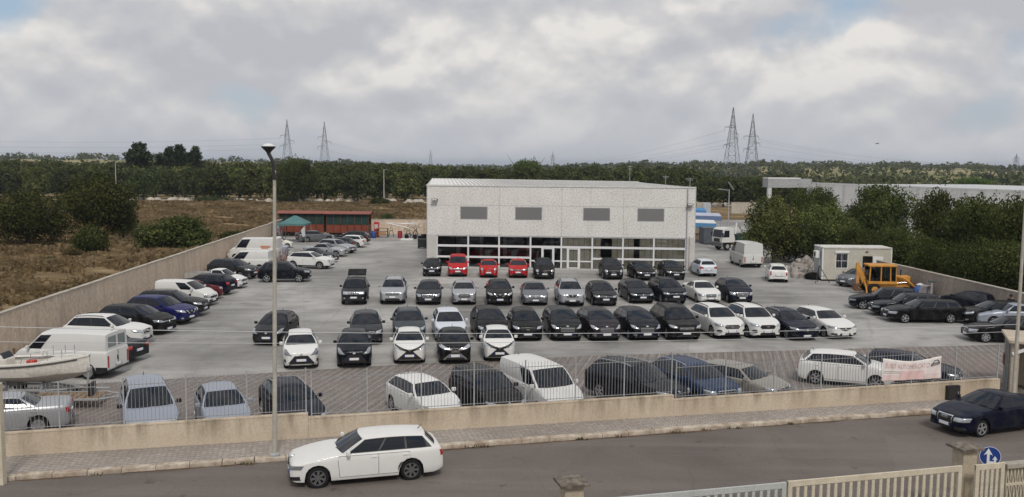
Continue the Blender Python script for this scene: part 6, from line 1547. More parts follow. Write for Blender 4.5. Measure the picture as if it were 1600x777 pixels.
# ------------------------------------------------------------------ banner on the fence
def banner():
    xa, xb = at(1380, 600, .9).x, None
    x0 = 14.05; p0 = Vector((x0, wall_y(x0), 0))
    def onfence(px, py):
        r = ray(px, py); o = Vector((0, 0, CAMH)); n = SN; q0 = Vector((0, wall_y(0), 0))+SN*.085; s = (q0-o).dot(n)/r.dot(n); return o+r*s
    TL, TR, BL, BR = onfence(1379, 560), onfence(1471, 556.5), onfence(1376.5, 596), onfence(1469, 591.5)
    root = thing('advertising_banner', 'faded pink and white cloth banner with a small car drawing tied to the steel fence', 'banner', TL)
    def surf(u, v, off=0.0):        # u along, v down
        t_ = TL.lerp(TR, u); b_ = BL.lerp(BR, u); sag = -.16*math.sin(PI*min(1, u*1.02))**1.3
        q = t_.lerp(b_, v); q = q+Vector((0, 0, sag*(1-v)))
        wav = .025*math.sin(u*17+v*2)*(.3+.7*v)+.012*math.sin(u*41+v*5)
        return q-SN*(wav+.03+off)-TL
    def strip(name, u0, u1, v0, v1, off, m, nu=40, nv=12):
        vs = [surf(u0+(u1-u0)*i/nu, v0+(v1-v0)*j/nv, off) for j in range(nv+1) for i in range(nu+1)]
        fs = [(j*(nu+1)+i, j*(nu+1)+i+1, (j+1)*(nu+1)+i+1, (j+1)*(nu+1)+i) for j in range(nv) for i in range(nu)]
        return mobj(name, mesh_np(name, vs, fs, [m], 70), root)
    m, nt, b = new_mat('banner_cloth'); t = NT(nt); n = t.noise(t.coord('Object'), 1.1, 4.0)
    nt.links.new(t.mix(t.ramp(n, [(.4, 0.0), (.65, 1.0)]), (.74, .71, .69), (.72, .62, .60)), b.inputs['Base Color']); b.inputs['Roughness'].default_value = .8
    cl = strip('cloth', 0, 1, 0, 1, 0, m); so = cl.modifiers.new('thick', 'SOLIDIFY'); so.thickness = .006; so.offset = 1
    pink = flat('faded_red_print', (.62, .43, .42), .8); grey = flat('faded_grey_print', (.40, .36, .34), .8); dark = flat('car_drawing', (.16, .14, .14), .8)
    strip('colour_band', .30, .70, .52, .97, .012, flat('pink_band', (.66, .46, .44), .8)); strip('colour_band', .02, .29, .72, .97, .012, flat('pale_pink_band', (.68, .53, .51), .8)); strip('colour_band', .71, .97, .74, .97, .012, flat('pale_pink_band', (.68, .55, .53), .8))
    strip('line', .02, .29, .545, .57, .012, grey, 20, 1); strip('line', .02, .29, .62, .64, .012, grey, 20, 1)
    def text(s, u0, v0, h, width, m, name):
        cu = bpy.data.curves.new('lettering', 'FONT'); cu.body = s; cu.size = 1.0; cu.resolution_u = 2; ob = bpy.data.objects.new('lettering', cu); COL.objects.link(ob)
        dg = bpy.context.evaluated_depsgraph_get(); me = bpy.data.meshes.new_from_object(ob.evaluated_get(dg)); bpy.data.objects.remove(ob)
        co = np.array([v.co[:] for v in me.vertices]); mn, mx = co.min(0), co.max(0)
        for v in me.vertices:
            a = (v.co.x-mn[0])/(mx[0]-mn[0]); c = (v.co.y-mn[1])/(mx[1]-mn[1]); v.co = surf(u0+width*a, v0+h*(1-c), .016)
        me.materials.clear(); me.materials.append(m); mobj(name, me, root)
    text('EURO AUTOMERCATO', .05, .17, .24, .74, pink, 'lettering')
    # little car drawing, as strokes
    def stroke(pts, w=.012):
        P = [surf(u, v, .018) for u, v in pts]; MB().tube(P, w, 4).build('car_outline', dark, root)
    stroke([(.82, .36), (.83, .27), (.86, .24), (.875, .15), (.93, .13), (.955, .22), (.965, .25), (.965, .33), (.82, .37)], .018); stroke([(.85, .26), (.95, .235)], .012); stroke([(.84, .31), (.955, .28)], .014)
    for u, v in ((.0, .02), (.99, .02), (.0, .97), (.99, .97), (.5, .03)):
        P = surf(u, v); MB().tube([P, P+SN*.10+Vector((0, 0, .05))], .008, 4).build('tie', grey, root)
banner()

# ------------------------------------------------------------------ boat on its trailer, empty trailer
def boat():
    bow = atY(146, 563, 36.6); t = thing('motor_boat', 'small white open motor boat on a trailer in front of the old white van', 'boat', (bow.x-2.9, 36.6, .10), math.radians(-2))
    L = 5.6; ns = 15; vs = []; fs = []; hull = mottled('gelcoat', (.62, .60, .55), (.56, .53, .48), .8, .4, bump=0)
    def sec(k):
        x = -L/2+L*k; w = 1.02*(1-max(0, (k-.45)/.55)**2.3)*(.93+.07*min(1, k/.2)); w = max(w, .02); g = 1.38+.34*k**2.2; kz = .52+.50*max(0, (k-.62)/.38)**2.0; ch = kz+(.30+.12*k)*min(1, w*1.4)
        return x, w, g, kz, ch
    for i in range(ns+1):
        x, w, g, kz, ch = sec(i/ns); pr = [(0, kz), (w*.55, kz+(ch-kz)*.55), (w*.86, ch), (w*.90, ch+.03), (w*.98, (ch+g)/2), (w, g-.08), (w+.035, g-.06), (w+.035, g), (w-.10, g+.01), (w-.14 if w > .3 else w*.3, g-.04)]
        for y, z in [(-a, c) for a, c in pr[::-1]]+pr[1:]: vs.append((x, y, z))
    n = 19
    for i in range(ns):
        for k in range(n-1): a = i*n+k; fs.append((a, a+1, a+n+1, a+n))
    fs.append(tuple(range(n)))
    h = mobj('hull', mesh_np('hull', vs, fs, [hull], 35), t)
    bm = bmesh.new(); bm.from_mesh(h.data); bmesh.ops.recalc_face_normals(bm, faces=bm.faces); bm.to_mesh(h.data); bm.free()
    # deck / cockpit sole and foredeck
    b = MB(); 
    for i in range(ns):
        x0, w0, g0, _, _ = sec(i/ns); x1, w1, g1, _, _ = sec((i+1)/ns); dz = -.35 if i/ns < .62 else -.05
        a0, a1 = max(w0-.14, w0*.3), max(w1-.14, w1*.3); b.add([(x0, -a0, g0+dz), (x1, -a1, g1+dz), (x1, a1, g1+dz), (x0, a0, g0+dz)], [(0, 1, 2, 3)])
    b.build('deck', mottled('deck_white', (.58, .56, .52), (.50, .48, .44), 2, .6), t)
    for s in (-1, 1): MB().tube([(sec(i/ns)[0], s*(sec(i/ns)[1]+.04), sec(i/ns)[2]-.1) for i in range(ns)], .022, 5).build('rub_rail', M_trim, t, 60)
    MB().bbox(-1.25, -.55, -.36, .36, .9, 1.55, .05).build('console', hull, t); MB().add([(-.60, -.34, 1.55), (-.60, .34, 1.55), (-.78, .32, 1.78), (-.78, -.32, 1.78), (-.62, -.34, 1.55), (-.62, .34, 1.55), (-.80, .32, 1.78), (-.80, -.32, 1.78)], [(0,1,2,3),(7,6,5,4),(0,4,5,1),(1,5,6,2),(2,6,7,3),(3,7,4,0)]).build('windshield', M_glass, t)
    MB().lathe([(.17, 0), (.19, .015), (.17, .03)], 16, 'x', (-1.32, 0, 1.55)).build('steering_wheel', M_blackm, t); MB().bbox(-1.9, -1.5, -.4, .4, .95, 1.45, .05).build('seat', flat('seat_vinyl', (.42, .40, .36), .6), t)
    MB().bbox(-.2, .15, .5, .75, 1.15, 1.32, .03).build('cushion', flat('red_cushion', (.42, .04, .03), .6), t)
    for s in (-1, 1):
        P = [(.3, s*.82, 1.30), (.4, s*.80, 1.66), (1.2, s*.62, 1.76), (1.9, s*.36, 1.84), (2.35, s*.10, 1.86)]
        b = MB().tube(P, .014, 5)
        for q in (.8, 1.4, 1.9): 
            j = 1 if q < 1.2 else 2; w = sec((q+L/2)/L)[1]; g = sec((q+L/2)/L)[2]; b.tube([(q, s*w*.9, g), (q, s*(w*.9), g+.40)], .012, 5)
        b.build('rail', M_chrome, t, 60)
    tr = thing('boat_trailer', 'galvanised trailer carrying the white motor boat', 'trailer', (bow.x-2.9, 36.6, 0), math.radians(-2))
    b = MB(); 
    for s in (-1, 1): b.box(-2.4, 1.2, s*.55-.04, s*.55+.04, .38, .46)
    b.tube([(1.2, -.55, .42), (2.6, 0, .42)], .045, 6).tube([(1.2, .55, .42), (2.6, 0, .42)], .045, 6).tube([(2.4, 0, .42), (3.6, 0, .42)], .045, 6)
    for x in (-2.0, -.6, .9): b.box(x-.04, x+.04, -.55, .55, .38, .46).box(x-.06, x+.06, -.35, .35, .462, .66)
    b.build('frame', M_galv, tr); MB().tube([(2.65, 0, .42), (2.75, 0, 1.25)], .045, 6).bbox(2.55, 2.85, -.09, .09, 1.15, 1.32, .02).build('winch_post', M_galv, tr, 50)
    MB().tube([(3.3, 0, .7), (3.3, 0, .1)], .03, 6).lathe([(.10, -.04), (.10, .04)], 12, 'y', (3.3, 0, .1)).build('jockey_wheel', M_galv, tr, 50)
    for s in (-1, 1):
        w = MB().lathe([(.18, -.08), (.27, -.075), (.29, -.04), (.29, .04), (.27, .075), (.18, .08)], 20, 'y').build('wheel', M_tyre, tr, 40, (-.7, s*.85, .29)); MB().lathe([(.17, -.083), (.05, -.09), (.05, .09), (.17, .083)], 14, 'y').build('rim', M_rim, w, 40)
        MB().bbox(-1.1, -.3, s*.85-.12, s*.85+.12, .60, .64, .015).build('mudguard', M_galv, tr)
boat()
def small_trailer():
    p = at(122, 634, 0); t = thing('low_trailer', 'empty low flat trailer with worn boards beside the silver saloon', 'trailer', p, math.radians(6))
    for s in (-1, 1): MB().bbox(-1.7, 1.0, s*.62-.03, s*.62+.03, .36, .44, .01).build('side_rail', M_galv, t)
    for k in range(9): MB().bbox(-1.62+k*.29, -1.62+k*.29+.25, -.58, .58, .40, .43, .006).build('board', M_wood, t)
    MB().tube([(1.0, -.6, .4), (1.9, 0, .4)], .035, 6).tube([(1.0, .6, .4), (1.9, 0, .4)], .035, 6).tube([(1.8, 0, .4), (2.5, 0, .42)], .035, 6).build('drawbar', M_galv, t, 50)
    MB().tube([(2.2, .06, .75), (2.2, .06, .1)], .03, 6).lathe([(.09, -.04), (.09, .04)], 12, 'y', (2.2, .06, .09)).build('jockey_wheel', M_blackm, t, 50)
    for s in (-1, 1):
        w = MB().lathe([(.15, -.07), (.22, -.07), (.24, -.03), (.24, .03), (.22, .07), (.15, .07)], 18, 'y').build('wheel', M_tyre, t, 40, (-.35, s*.80, .24)); MB().lathe([(.14, -.073), (.04, -.08), (.04, .08), (.14, .073)], 12, 'y').build('rim', M_rim, w, 40)
        MB().bbox(-.68, -.02, s*.80-.10, s*.80+.10, .50, .53, .01).build('mudguard', M_blackm, t)
    MB().bbox(.5, .62, -.3, .3, .44, .95, .02).build('headboard', M_blackm, t)
small_trailer()

# ------------------------------------------------------------------ things at the back left
def farm_trailer(px0, px1, Y, label):
    a, c = atY(px0, 360, Y), atY(px1, 360, Y); L = c.x-a.x; t = thing('tarped_trailer', label, 'trailer', (a.x, Y, 0), 0)
    o = mottled('orange_red_sheet', (.21, .055, .032), (.15, .045, .03), 1.2, .8); g = mottled('green_tarp', (.022, .05, .045), (.014, .032, .03), 1.0, .7)
    n = 6
    for k in range(n): MB().bbox(L*k/n+.03, L*(k+1)/n-.03, -.05, 0, .55, 1.62, .01).build('side_panel', o, t)
    MB().box(0, L, .005, 2.4, .5, .62).box(0, .06, .01, 2.4, .62, 1.62).box(L-.06, L, .01, 2.4, .62, 1.62).box(0, L, 2.34, 2.4, .62, 3.1).build('bed', M_rust, t)
    for k in range(n+1): MB().box(L*k/n-.03, L*k/n+.03, .0, .05, 1.625, 3.1).build('stake', M_rust, t)
    for k in range(3): MB().box(L*k/3+.05, L*(k+1)/3-.05, .052, .075, 1.66, 3.08).build('tarp', g, t)
    b = MB(); b.add([(-.3, -.35, 3.12), (L+.3, -.35, 3.12), (L+.3, 1.2, 3.42), (-.3, 1.2, 3.42), (L+.3, 2.75, 3.12), (-.3, 2.75, 3.12)], [(0, 1, 2, 3), (3, 2, 4, 5)]); ro = b.build('roof_sheet', mottled('red_roof_sheet', (.27, .085, .065), (.20, .08, .06), .8, .75), t); ro.modifiers.new('thick', 'SOLIDIFY').thickness = .05
    for x in (.8, 1.7, L-1.7, L-.8): MB().lathe([(.25, -.1), (.42, -.1), (.45, -.05), (.45, .05), (.42, .1), (.25, .1)], 16, 'y').build('wheel', M_tyre, t, 40, (x, .15, .45))
farm_trailer(436, 506, 121.5, 'left orange red trailer with dark green tarpaulin sides behind the gazebo')
farm_trailer(510, 576, 121.0, 'right orange red trailer with dark green tarpaulin sides next to the scrap')
def gazebo():
    a, c = atY(435, 350, 111), atY(477, 350, 111); w = c.x-a.x; t = thing('gazebo', 'teal pop-up gazebo with a pyramid roof at the far end of the left row', 'gazebo', ((a.x+c.x)/2, 111+w/2, 0)); h = w/2; m = mottled('teal_canvas', (.085, .19, .19), (.07, .15, .155), 1.5, .8)
    b = MB().add([(-h, -h, 2.35), (h, -h, 2.35), (h, h, 2.35), (-h, h, 2.35), (-.15, -.15, 3.3), (.15, -.15, 3.3), (.15, .15, 3.3), (-.15, .15, 3.3)], [(0,1,5,4),(1,2,6,5),(2,3,7,6),(3,0,4,7),(4,5,6,7)])
    r_ = b.build('roof_canvas', m, t); r_.modifiers.new('thick', 'SOLIDIFY').thickness = .02
    for i, (x0, y0, x1, y1) in enumerate(((-h, -h, h, -h), (h, -h, h, h), (h, h, -h, h), (-h, h, -h, -h))): 
        v = MB().add([(x0, y0, 2.34), (x1, y1, 2.34), (x1, y1, 2.12), (x0, y0, 2.12)], [(0, 1, 2, 3)]).build('valance', m, t); v.modifiers.new('thick', 'SOLIDIFY').thickness = .015
    for x in (-h+.05, h-.05):
        for y in (-h+.05, h-.05): MB().box(x-.025, x+.025, y-.025, y+.025, 0, 2.33).build('pole', M_galv, t)
    MB().add([(h-.1, -h, 2.1), (h-.55, -h-.05, 1.6), (h-.35, -h-.05, .7), (h-.02, -h, .9)], [(0, 1, 2, 3)]).build('side_curtain', flat('pale_curtain', (.45, .47, .47), .8), t)
gazebo()
def scrap():
    def put(px, py, Y): return Vector((atY(px, py, Y).x, Y, 0))
    t = thing('red_cabinet', 'tall narrow red cabinet beside the orange trailers', 'cabinet', put(588.5, 365, 121)); MB().bbox(-.32, .32, -.3, .3, 0, 2.05, .03).build('case', flat('cabinet_red', (.42, .015, .03), .45), t); MB().bbox(-.24, .24, -.32, -.302, 1.15, 1.75, .005).build('panel', flat('cabinet_panel', (.5, .42, .40), .5), t); MB().bbox(-.24, .24, -.32, -.302, .2, 1.0, .005).build('door', flat('cabinet_door', (.34, .012, .025), .45), t)
    for i, (px, Y) in enumerate(((580, 120), (584, 119.2))):
        t = thing('blue_barrel', ('dark blue barrel touching the orange trailer', 'bright blue barrel in front of the red cabinet')[i], 'barrel', put(px, 366, Y)); MB().lathe([(.27, 0), (.29, .04), (.28, .3), (.295, .32), (.28, .34), (.28, .6), (.295, .62), (.28, .64), (.285, .86), (.26, .9)], 16).build('drum', flat('barrel_blue', ((.02, .04, .10), (.02, .06, .26))[i], .5), t, 40); MB().lathe([(.24, .9), (.24, .93)], 16).build('lid', M_blackm, t)
    t = thing('storage_rack', 'low brown rack with timber shelves by the red cabinet', 'rack', put(597.5, 366, 120.5)); 
    for x in (-.72, .72):
        for y in (-.3, .3): MB().box(x-.04, x+.04, y-.04, y+.04, 0, 1.25).build('upright', M_rust, t)
    for z in (.3, .75, 1.2): MB().bbox(-.67, .67, -.28, .28, z, z+.06, .01).build('shelf', M_wood, t)
    MB().bbox(-.5, .4, -.2, .2, .362, .66, .03).build('crate', flat('crate_orange', (.45, .22, .08), .7), t)
    t = thing('metal_frame', 'white steel beams leaning on trestles in front of the back wall', 'scrap', put(627, 366, 121.5))
    MB().tube([(-2.0, -.2, 1.9), (1.3, -.5, 1.2)], .07, 4).build('beam', M_white, t); MB().tube([(-1.3, .6, 1.75), (2.2, .6, 1.85)], .06, 4).build('beam', M_white, t); MB().tube([(-1.6, .3, 1.85), (2.1, .3, 1.7)], .05, 4).build('beam', M_white, t)
    for x in (-1.4, .9, 1.9): MB().tube([(x-.35, .3, 0), (x, .3, 1.75), (x+.35, .3, 0)], .05, 4).tube([(x-.2, .3, .8), (x+.2, .3, .8)], .04, 4).build('trestle', M_blackm, t)
    t = thing('oil_drum', 'dark red drum under the leaning white beams', 'barrel', put(625, 367, 119.5)); MB().lathe([(.30, 0), (.31, .3), (.32, .32), (.31, .34), (.31, .62), (.32, .64), (.31, .66), (.30, .95)], 16).build('drum', flat('drum_red', (.28, .02, .03), .5), t, 40); MB().lathe([(.26, .951), (.26, .965)], 12).build('lid', M_rust, t)
    t = thing('wheeled_frame', 'tangle of dark tube frame with wheels right of the dark red drum', 'scrap', put(643, 368, 118.5)); b = MB(); rd = random.Random(4)
    for i in range(26):
        a = Vector((rd.uniform(-.9, .9), rd.uniform(-.5, .5), rd.uniform(.1, 1.8))); b.tube([a, a+Vector((rd.uniform(-.6, .6), rd.uniform(-.3, .3), rd.uniform(-.7, .7)))], .035, 4)
    b.build('tubes', M_blackm, t)
    for x in (-.6, .5): MB().lathe([(.18, -.06), (.30, -.05), (.30, .05), (.18, .06)], 14, 'y').build('wheel', M_tyre, t, 40, (x, -.3, .3))
    t = thing('white_slab', 'flat white slab lying on the ground before the scrap', 'slab', put(636, 371, 116)); MB().bbox(-.8, .8, -.3, .3, 0, .22, .03).build('slab', M_white, t)
    for i, (px, Y, n) in enumerate(((657, 113, 4), (662, 110, 6))):
        t = thing('tyre_stack', ('shorter stack of black tyres by the left wall of the showroom', 'taller stack of black tyres touching the left wall of the showroom')[i], 'tyres', put(px, 378, Y))
        me = MB().lathe([(.19, 0), (.31, .01), (.34, .06), (.34, .15), (.31, .20), (.19, .21)], 18).mesh('tyre', M_tyre, 40)
        for k in range(n): mobj('tyre', me, t, (random.uniform(-.03, .03), random.uniform(-.03, .03), k*.215))
    t = thing('green_bin', 'black green wheeled waste container by the showroom left wall', 'bin', put(660, 385, 105)); MB().bbox(-.5, .5, -.4, .4, .15, 1.0, .05).build('tub', flat('bin_green', (.012, .02, .018), .5), t); MB().bbox(-.53, .53, -.43, .43, 1.003, 1.1, .03).build('lid', M_blackm, t)
    for x in (-.4, .4): MB().lathe([(.09, -.04), (.09, .04)], 10, 'y').build('castor', M_tyre, t, None, (x, -.3, .09))
    t = thing('tube_heap', 'heap of pinkish metal tubes and folded frames behind the lamp post by the white vans', 'scrap', put(441, 405, 84.5)); rd = random.Random(8)
    for c, nm in ((( .33, .24, .22), 'tubes'), ((.12, .12, .12), 'rods')):
        b = MB()
        for i in range(18):
            a = Vector((rd.uniform(-.7, .5), rd.uniform(-.5, .5), 0)); b.tube([a, a+Vector((rd.uniform(-.3, .3), rd.uniform(-.3, .3), rd.uniform(.8, 1.7)))], .04, 4)
        b.build(nm, flat('tube_'+nm, c, .6), t)
scrap()
def tailgate_open():
    # raised rear door of the boxy off-roader
    P = CACHE; L = KIND['boxy']['L']; H = KIND['boxy']['H']; hw = 1.8/2*.74
    b = MB(); b.bbox(-.95, 0, -hw, hw, 0, .07, .03); g = b.build('tailgate', M_trim, jeep, None, (-L/2+.42, 0, H-.05), (0, math.radians(22), 0)); g.data.materials[0] = PC['black']
    MB().bbox(-.80, -.12, -hw+.12, hw-.12, -.012, -.002, .003).build('rear_glass', M_glass, g)
    for s in (-1, 1): MB().tube([(-.30, s*(hw-.08), .0), (-.10, s*(hw-.08), -.45)], .018, 5).build('gas_strut', M_chrome, g)
tailgate_open()
def pickup_bed():
    L = 4.4; m = mottled('grey_bed', (.36, .35, .33), (.27, .26, .25), 1.5, .8)
    b = MB().box(-L/2-.15, -.32, -.82, .82, .80, .86); b.build('load_floor', m, pk)
    for s in (-1, 1): MB().bbox(-L/2-.15, -.32, s*.82-.025, s*.82+.025, .80, 1.16, .008).build('drop_side', m, pk)
    MB().bbox(-L/2-.18, -L/2-.13, -.82, .82, .80, 1.16, .008).build('tailboard', m, pk); MB().bbox(-.33, -.27, -.80, .80, .80, 1.45, .01).build('headboard', M_galv, pk)
pickup_bed()
def van_lettering():
    W = KIND['van']['W']; o = flat('orange_lettering', (.60, .20, .06), .5); y = W/2-.02
    for (x0, x1, z0, z1) in ((-1.9, -.9, 1.45, 1.56), (-1.7, -1.0, 1.28, 1.36)): MB().box(x0, x1, y, y+.012, z0, z1).build('lettering', o, v2)
van_lettering()

# ------------------------------------------------------------------ right background
def cabin():
    p = Vector((atY(1284.5, 430, 77).x, 77.0, 0)); t = thing('site_cabin', 'cream site cabin with one barred window and an open door below dark trees', 'cabin', p, -.03); L, W, H = 5.85, 2.4, 2.95
    m = mottled('cream_sheet', (.50, .48, .41), (.44, .42, .36), .9, .6, bump=.03); ms = mottled('shaded_cream_sheet', (.36, .37, .37), (.31, .32, .32), .9, .6, bump=.03)  # end walls get a darker grey tone: side shade put into the colour
    fx_ = lambda px: (atY(px, 400, 77).x-p.x); z = lambda py: atY(1320, py, 77).z
    w0, w1, z0, z1 = fx_(1306.5), fx_(1324), z(418.5), z(397); d0, d1, dz = fx_(1347.5), fx_(1362.5), z(400)
    n = [.06, w0, w1, d0, d1, L-.06]
    b = MB().box(.06, w0, 0, .05, .15, H-.12).box(w0, w1, 0, .05, .15, z0).box(w0, w1, 0, .05, z1, H-.12).box(w1, d0, 0, .05, .15, H-.12).box(d0, d1, 0, .05, dz, H-.12).box(d1, L-.06, 0, .05, .15, H-.12).build('front_wall', m, t)
    MB().box(0, .05, .06, W, .15, H-.12).build('end_wall', ms, t); MB().box(L-.05, L, .06, W, .15, H-.12).build('end_wall', ms, t); MB().box(.06, L-.06, W-.05, W, .15, H-.12).build('rear_wall', m, t)
    MB().box(.06, L-.06, .06, W-.06, .15, .20).build('floor', M_wood, t)
    MB().bbox(-.04, L+.04, -.05, W+.05, H-.12, H, .02).build('roof', mottled('cabin_roof', (.60, .59, .55), (.50, .49, .46), .8, .7), t); MB().bbox(-.03, L+.03, -.03, W+.03, .02, .15, .02).build('base_frame', M_blackm, t)
    for x in (0, L): MB().box(x-.05, x+.05, -.035, .06, .152, H-.123).build('corner_post', M_white, t)
    f = MB().box(w0-.06, w1+.06, -.02, .06, z0-.06, z0).box(w0-.06, w1+.06, -.02, .06, z1, z1+.06).box(w0-.06, w0, -.02, .06, z0, z1).box(w1, w1+.06, -.02, .06, z0, z1).build('window', M_white, t)
    MB().box(w0, w1, .03, .04, z0, z1).build('pane', M_glass, f); MB().box((w0+w1)/2-.025, (w0+w1)/2+.025, .0, .028, z0, z1).box(w0, w1, .002, .026, (z0+z1)/2-.02, (z0+z1)/2+.02).build('glazing_bar', M_white, f)
    for k in range(7): MB().tube([(w0+(w1-w0)*(k+.5)/7, -.01, z0), (w0+(w1-w0)*(k+.5)/7, -.01, z1)], .01, 5).build('bar', M_galv, f)
    MB().bbox(w0-.12, w1+.12, -.10, .0, z1+.08, z1+.26, .02).build('shutter_box', M_white, t)
    o = MB().bbox(0, .85, -.03, .03, .17, dz-.02, .008).build('door', M_white, t, None, (d1+.02, -.05, 0), (0, 0, -.10)); MB().box(.75, .80, -.08, -.03, 1.05, 1.12).build('handle', M_blackm, o)
    a = MB().bbox(-.42, -.06, .5, 1.3, 1.95, 2.55, .03).build('air_conditioner', M_white, t); MB().lathe([(.22, -.0), (.22, .02)], 16, 'x', (-.44, .9, 2.25)).build('fan_grille', M_blackm, a)
    MB().bbox(L*.62, L*.66, -.06, .0, H-.42, H-.34, .01).build('wall_lamp', M_blackm, t)
cabin()
t = thing('aerial_tripod', 'dark steel tripod stand leaning at the left corner of the site cabin', 'tripod', (atY(1277, 440, 76).x, 75.7, 0)); MB().tube([(-.35, -.3, 0), (0, 0, 1.5)], .03, 5).tube([(.9, -.2, 0), (0, 0, 1.5)], .03, 5).tube([(.1, .5, 0), (0, 0, 1.5)], .03, 5).tube([(-.2, -.15, .6), (.5, -.1, .6)], .02, 5).build('legs', M_blackm, t); MB().tube([(0, 0, 1.45), (0, 0, 3.3)], .03, 6).build('mast', M_galv, t)
def rubble():
    b = MB(); rd = random.Random(12)
    for i in range(150):
        px = rd.uniform(1236, 1283); Y = rd.uniform(79, 88); q = atY(px, 420, Y); s = rd.uniform(.12, .5)*(1 if i < 110 else .6); hh = max(0, 1.3-abs(px-1256)*.05-abs(Y-85)*.25)
        bm = bmesh.new(); bmesh.ops.create_icosphere(bm, subdivisions=1, radius=s)
        for v in bm.verts: v.co *= rd.uniform(.7, 1.25)
        for v in bm.verts: v.co += Vector((q.x, Y, rd.uniform(0, 1)*hh+s*.3))
        bm.verts.index_update(); b.add([v.co[:] for v in bm.verts], [[v.index for v in f.verts] for f in bm.faces]); bm.free()
    o = b.build('rubble_heap', mottled('rubble', (.34, .31, .28), (.20, .18, .165), 1.2, .95, 'World')); tag(o, 'heap of broken stone and rubble left of the site cabin', 'rubble', kind='stuff')
rubble()
t = thing('tarp_bundle', 'black tarpaulin bundle on the rubble beside the cabin', 'tarpaulin', (atY(1266, 432, 79).x, 78.3, 0)); MB().lathe([(.5, 0), (.75, .1), (.7, .35), (.4, .55), (.1, .6)], 9).build('sheet', M_dark, t, 70)

def digger():
    Y = 69.5; X0 = atY(1375, 440, Y).x; t = thing('backhoe_loader', 'orange digger with a glazed cab, raised rear arm and front bucket by the right wall', 'digger', (X0, Y, 0), math.radians(-4)); m = M_orange; t.scale = (.92, .95, .83)
    MB().bbox(-1.2, 2.3, -.55, .55, .65, 1.15, .06).build('chassis', m, t)
    # cab: x -1.15..1.15
    cb = MB()
    for (x, y) in ((-1.12, -.72), (-.18, -.74), (.62, -.74), (1.10, -.70), (-1.12, .72), (-.18, .74), (.62, .74), (1.10, .70)): cb.tube([(x, y, 1.1), (x*.93, y*.95, 2.62)], .055, 6)
    cb.bbox(-1.2, 1.18, -.78, .78, .98, 1.24, .04); cab = cb.build('cab', m, t)
    MB().bbox(-1.2, 1.15, -.80, .80, 2.60, 2.78, .06).build('cab_roof', m, t)
    for (x0, x1) in ((-1.04, -.26), (-.10, .54), (.70, 1.02)):
        for y in (-.715, .715): MB().box(x0, x1, y-.008, y+.008, 1.26, 2.58).build('cab_window', M_shopg, cab)
    for x in (-1.08, 1.05): MB().box(x-.008, x+.008, -.64, .64, 1.26, 2.58).build('cab_window', M_shopg, cab)
    MB().bbox(-.45, .15, -.28, .28, 1.24, 1.5, .05).bbox(-.5, -.36, -.26, .26, 1.5, 2.1, .04).build('seat', M_blackm, t); MB().lathe([(.19, 0), (.21, .02), (.19, .04)], 14, 'z', (.45, 0, 1.85)).tube([(.6, 0, 1.3), (.45, 0, 1.86)], .03, 6).build('steering_wheel', M_blackm, t)
    MB().bbox(1.22, 2.35, -.46, .46, 1.15, 1.72, .08).build('bonnet', m, t); MB().tube([(1.75, .2, 1.7), (1.75, .2, 2.25)], .045, 8).build('exhaust', M_blackm, t, 50); MB().bbox(2.352, 2.40, -.40, .40, .75, 1.62, .02).build('radiator_grille', M_blackm, t)
    for s in (-1, 1):
        MB().tube([(1.05, s*.68, 1.75), (1.75, s*.68, 1.55), (2.3, s*.68, 1.05), (2.85, s*.68, .55)], [.10, .11, .10, .09], 6).build('loader_arm', m, t, 50); MB().tube([(1.2, s*.66, 1.1), (2.1, s*.66, 1.2)], .05, 8).build('hydraulic_ram', M_chrome, t, 50)
        for (x, r_, w) in ((-.75, .52, .2), (1.85, .40, .16)):
            wh = MB().lathe([(r_*.5, -w), (r_*.92, -w), (r_, -w*.6), (r_, w*.6), (r_*.92, w), (r_*.5, w)], 22, 'y').build('wheel', M_tyre, t, 40, (x, s*.86, r_)); MB().lathe([(r_*.52, -w*1.02), (r_*.1, -w*1.05), (r_*.1, w*1.05), (r_*.52, w*1.02)], 16, 'y').build('rim', m, wh, 40)
        MB().tube([(-1.35, s*.15, 1.2), (-1.35, s*.75, .6), (-1.35, s*.95, .05)], .07, 6).build('stabiliser', m, t, 50)
    MB().prism_y([(2.8, .95), (3.05, .98), (3.45, .42), (3.55, .12), (2.75, .10), (2.72, .5)], -1.05, 1.05).build('front_bucket', M_rust, t)
    MB().prism_y([(-1.20, .9), (-1.45, .9), (-2.05, 2.4), (-2.0, 2.85), (-1.86, 2.92), (-1.72, 2.6), (-1.25, 1.5)], -.14, .14).build('boom', m, t, 40)
    MB().prism_y([(-1.98, 2.75), (-1.84, 2.85), (-1.72, 2.55), (-1.78, 1.0), (-1.95, .75), (-2.02, 1.2)], -.11, .11).build('dipper', mottled('faded_orange', (.48, .26, .10), (.38, .18, .06), 3, .7), t, 40)
    MB().tube([(-1.5, 0, 1.35), (-1.78, 0, 2.2)], .06, 8).tube([(-1.9, 0, 2.2), (-1.95, 0, 1.2)], .055, 8).build('hydraulic_ram', M_chrome, t, 50)
    MB().prism_y([(-1.75, .95), (-2.15, .85), (-2.25, .45), (-2.05, .22), (-1.62, .28), (-1.55, .4), (-1.85, .5), (-1.9, .7)], -.32, .32).build('rear_bucket', M_rust, t)
    for k in range(4): MB().box(-1.62, -1.45, -.30+k*.18, -.24+k*.18, .26, .32).build('bucket_tooth', M_rust, t)
M_shopg, _nt, _b = new_mat('cab_glass'); _N = _nt.nodes
_g = _N.new('ShaderNodeBsdfGlossy'); _g.inputs['Roughness'].default_value = .02; _t = _N.new('ShaderNodeBsdfTransparent'); _t.inputs['Color'].default_value = (.55, .60, .60, 1); _f = _N.new('ShaderNodeFresnel'); _f.inputs['IOR'].default_value = 1.5; _m = _N.new('ShaderNodeMixShader')
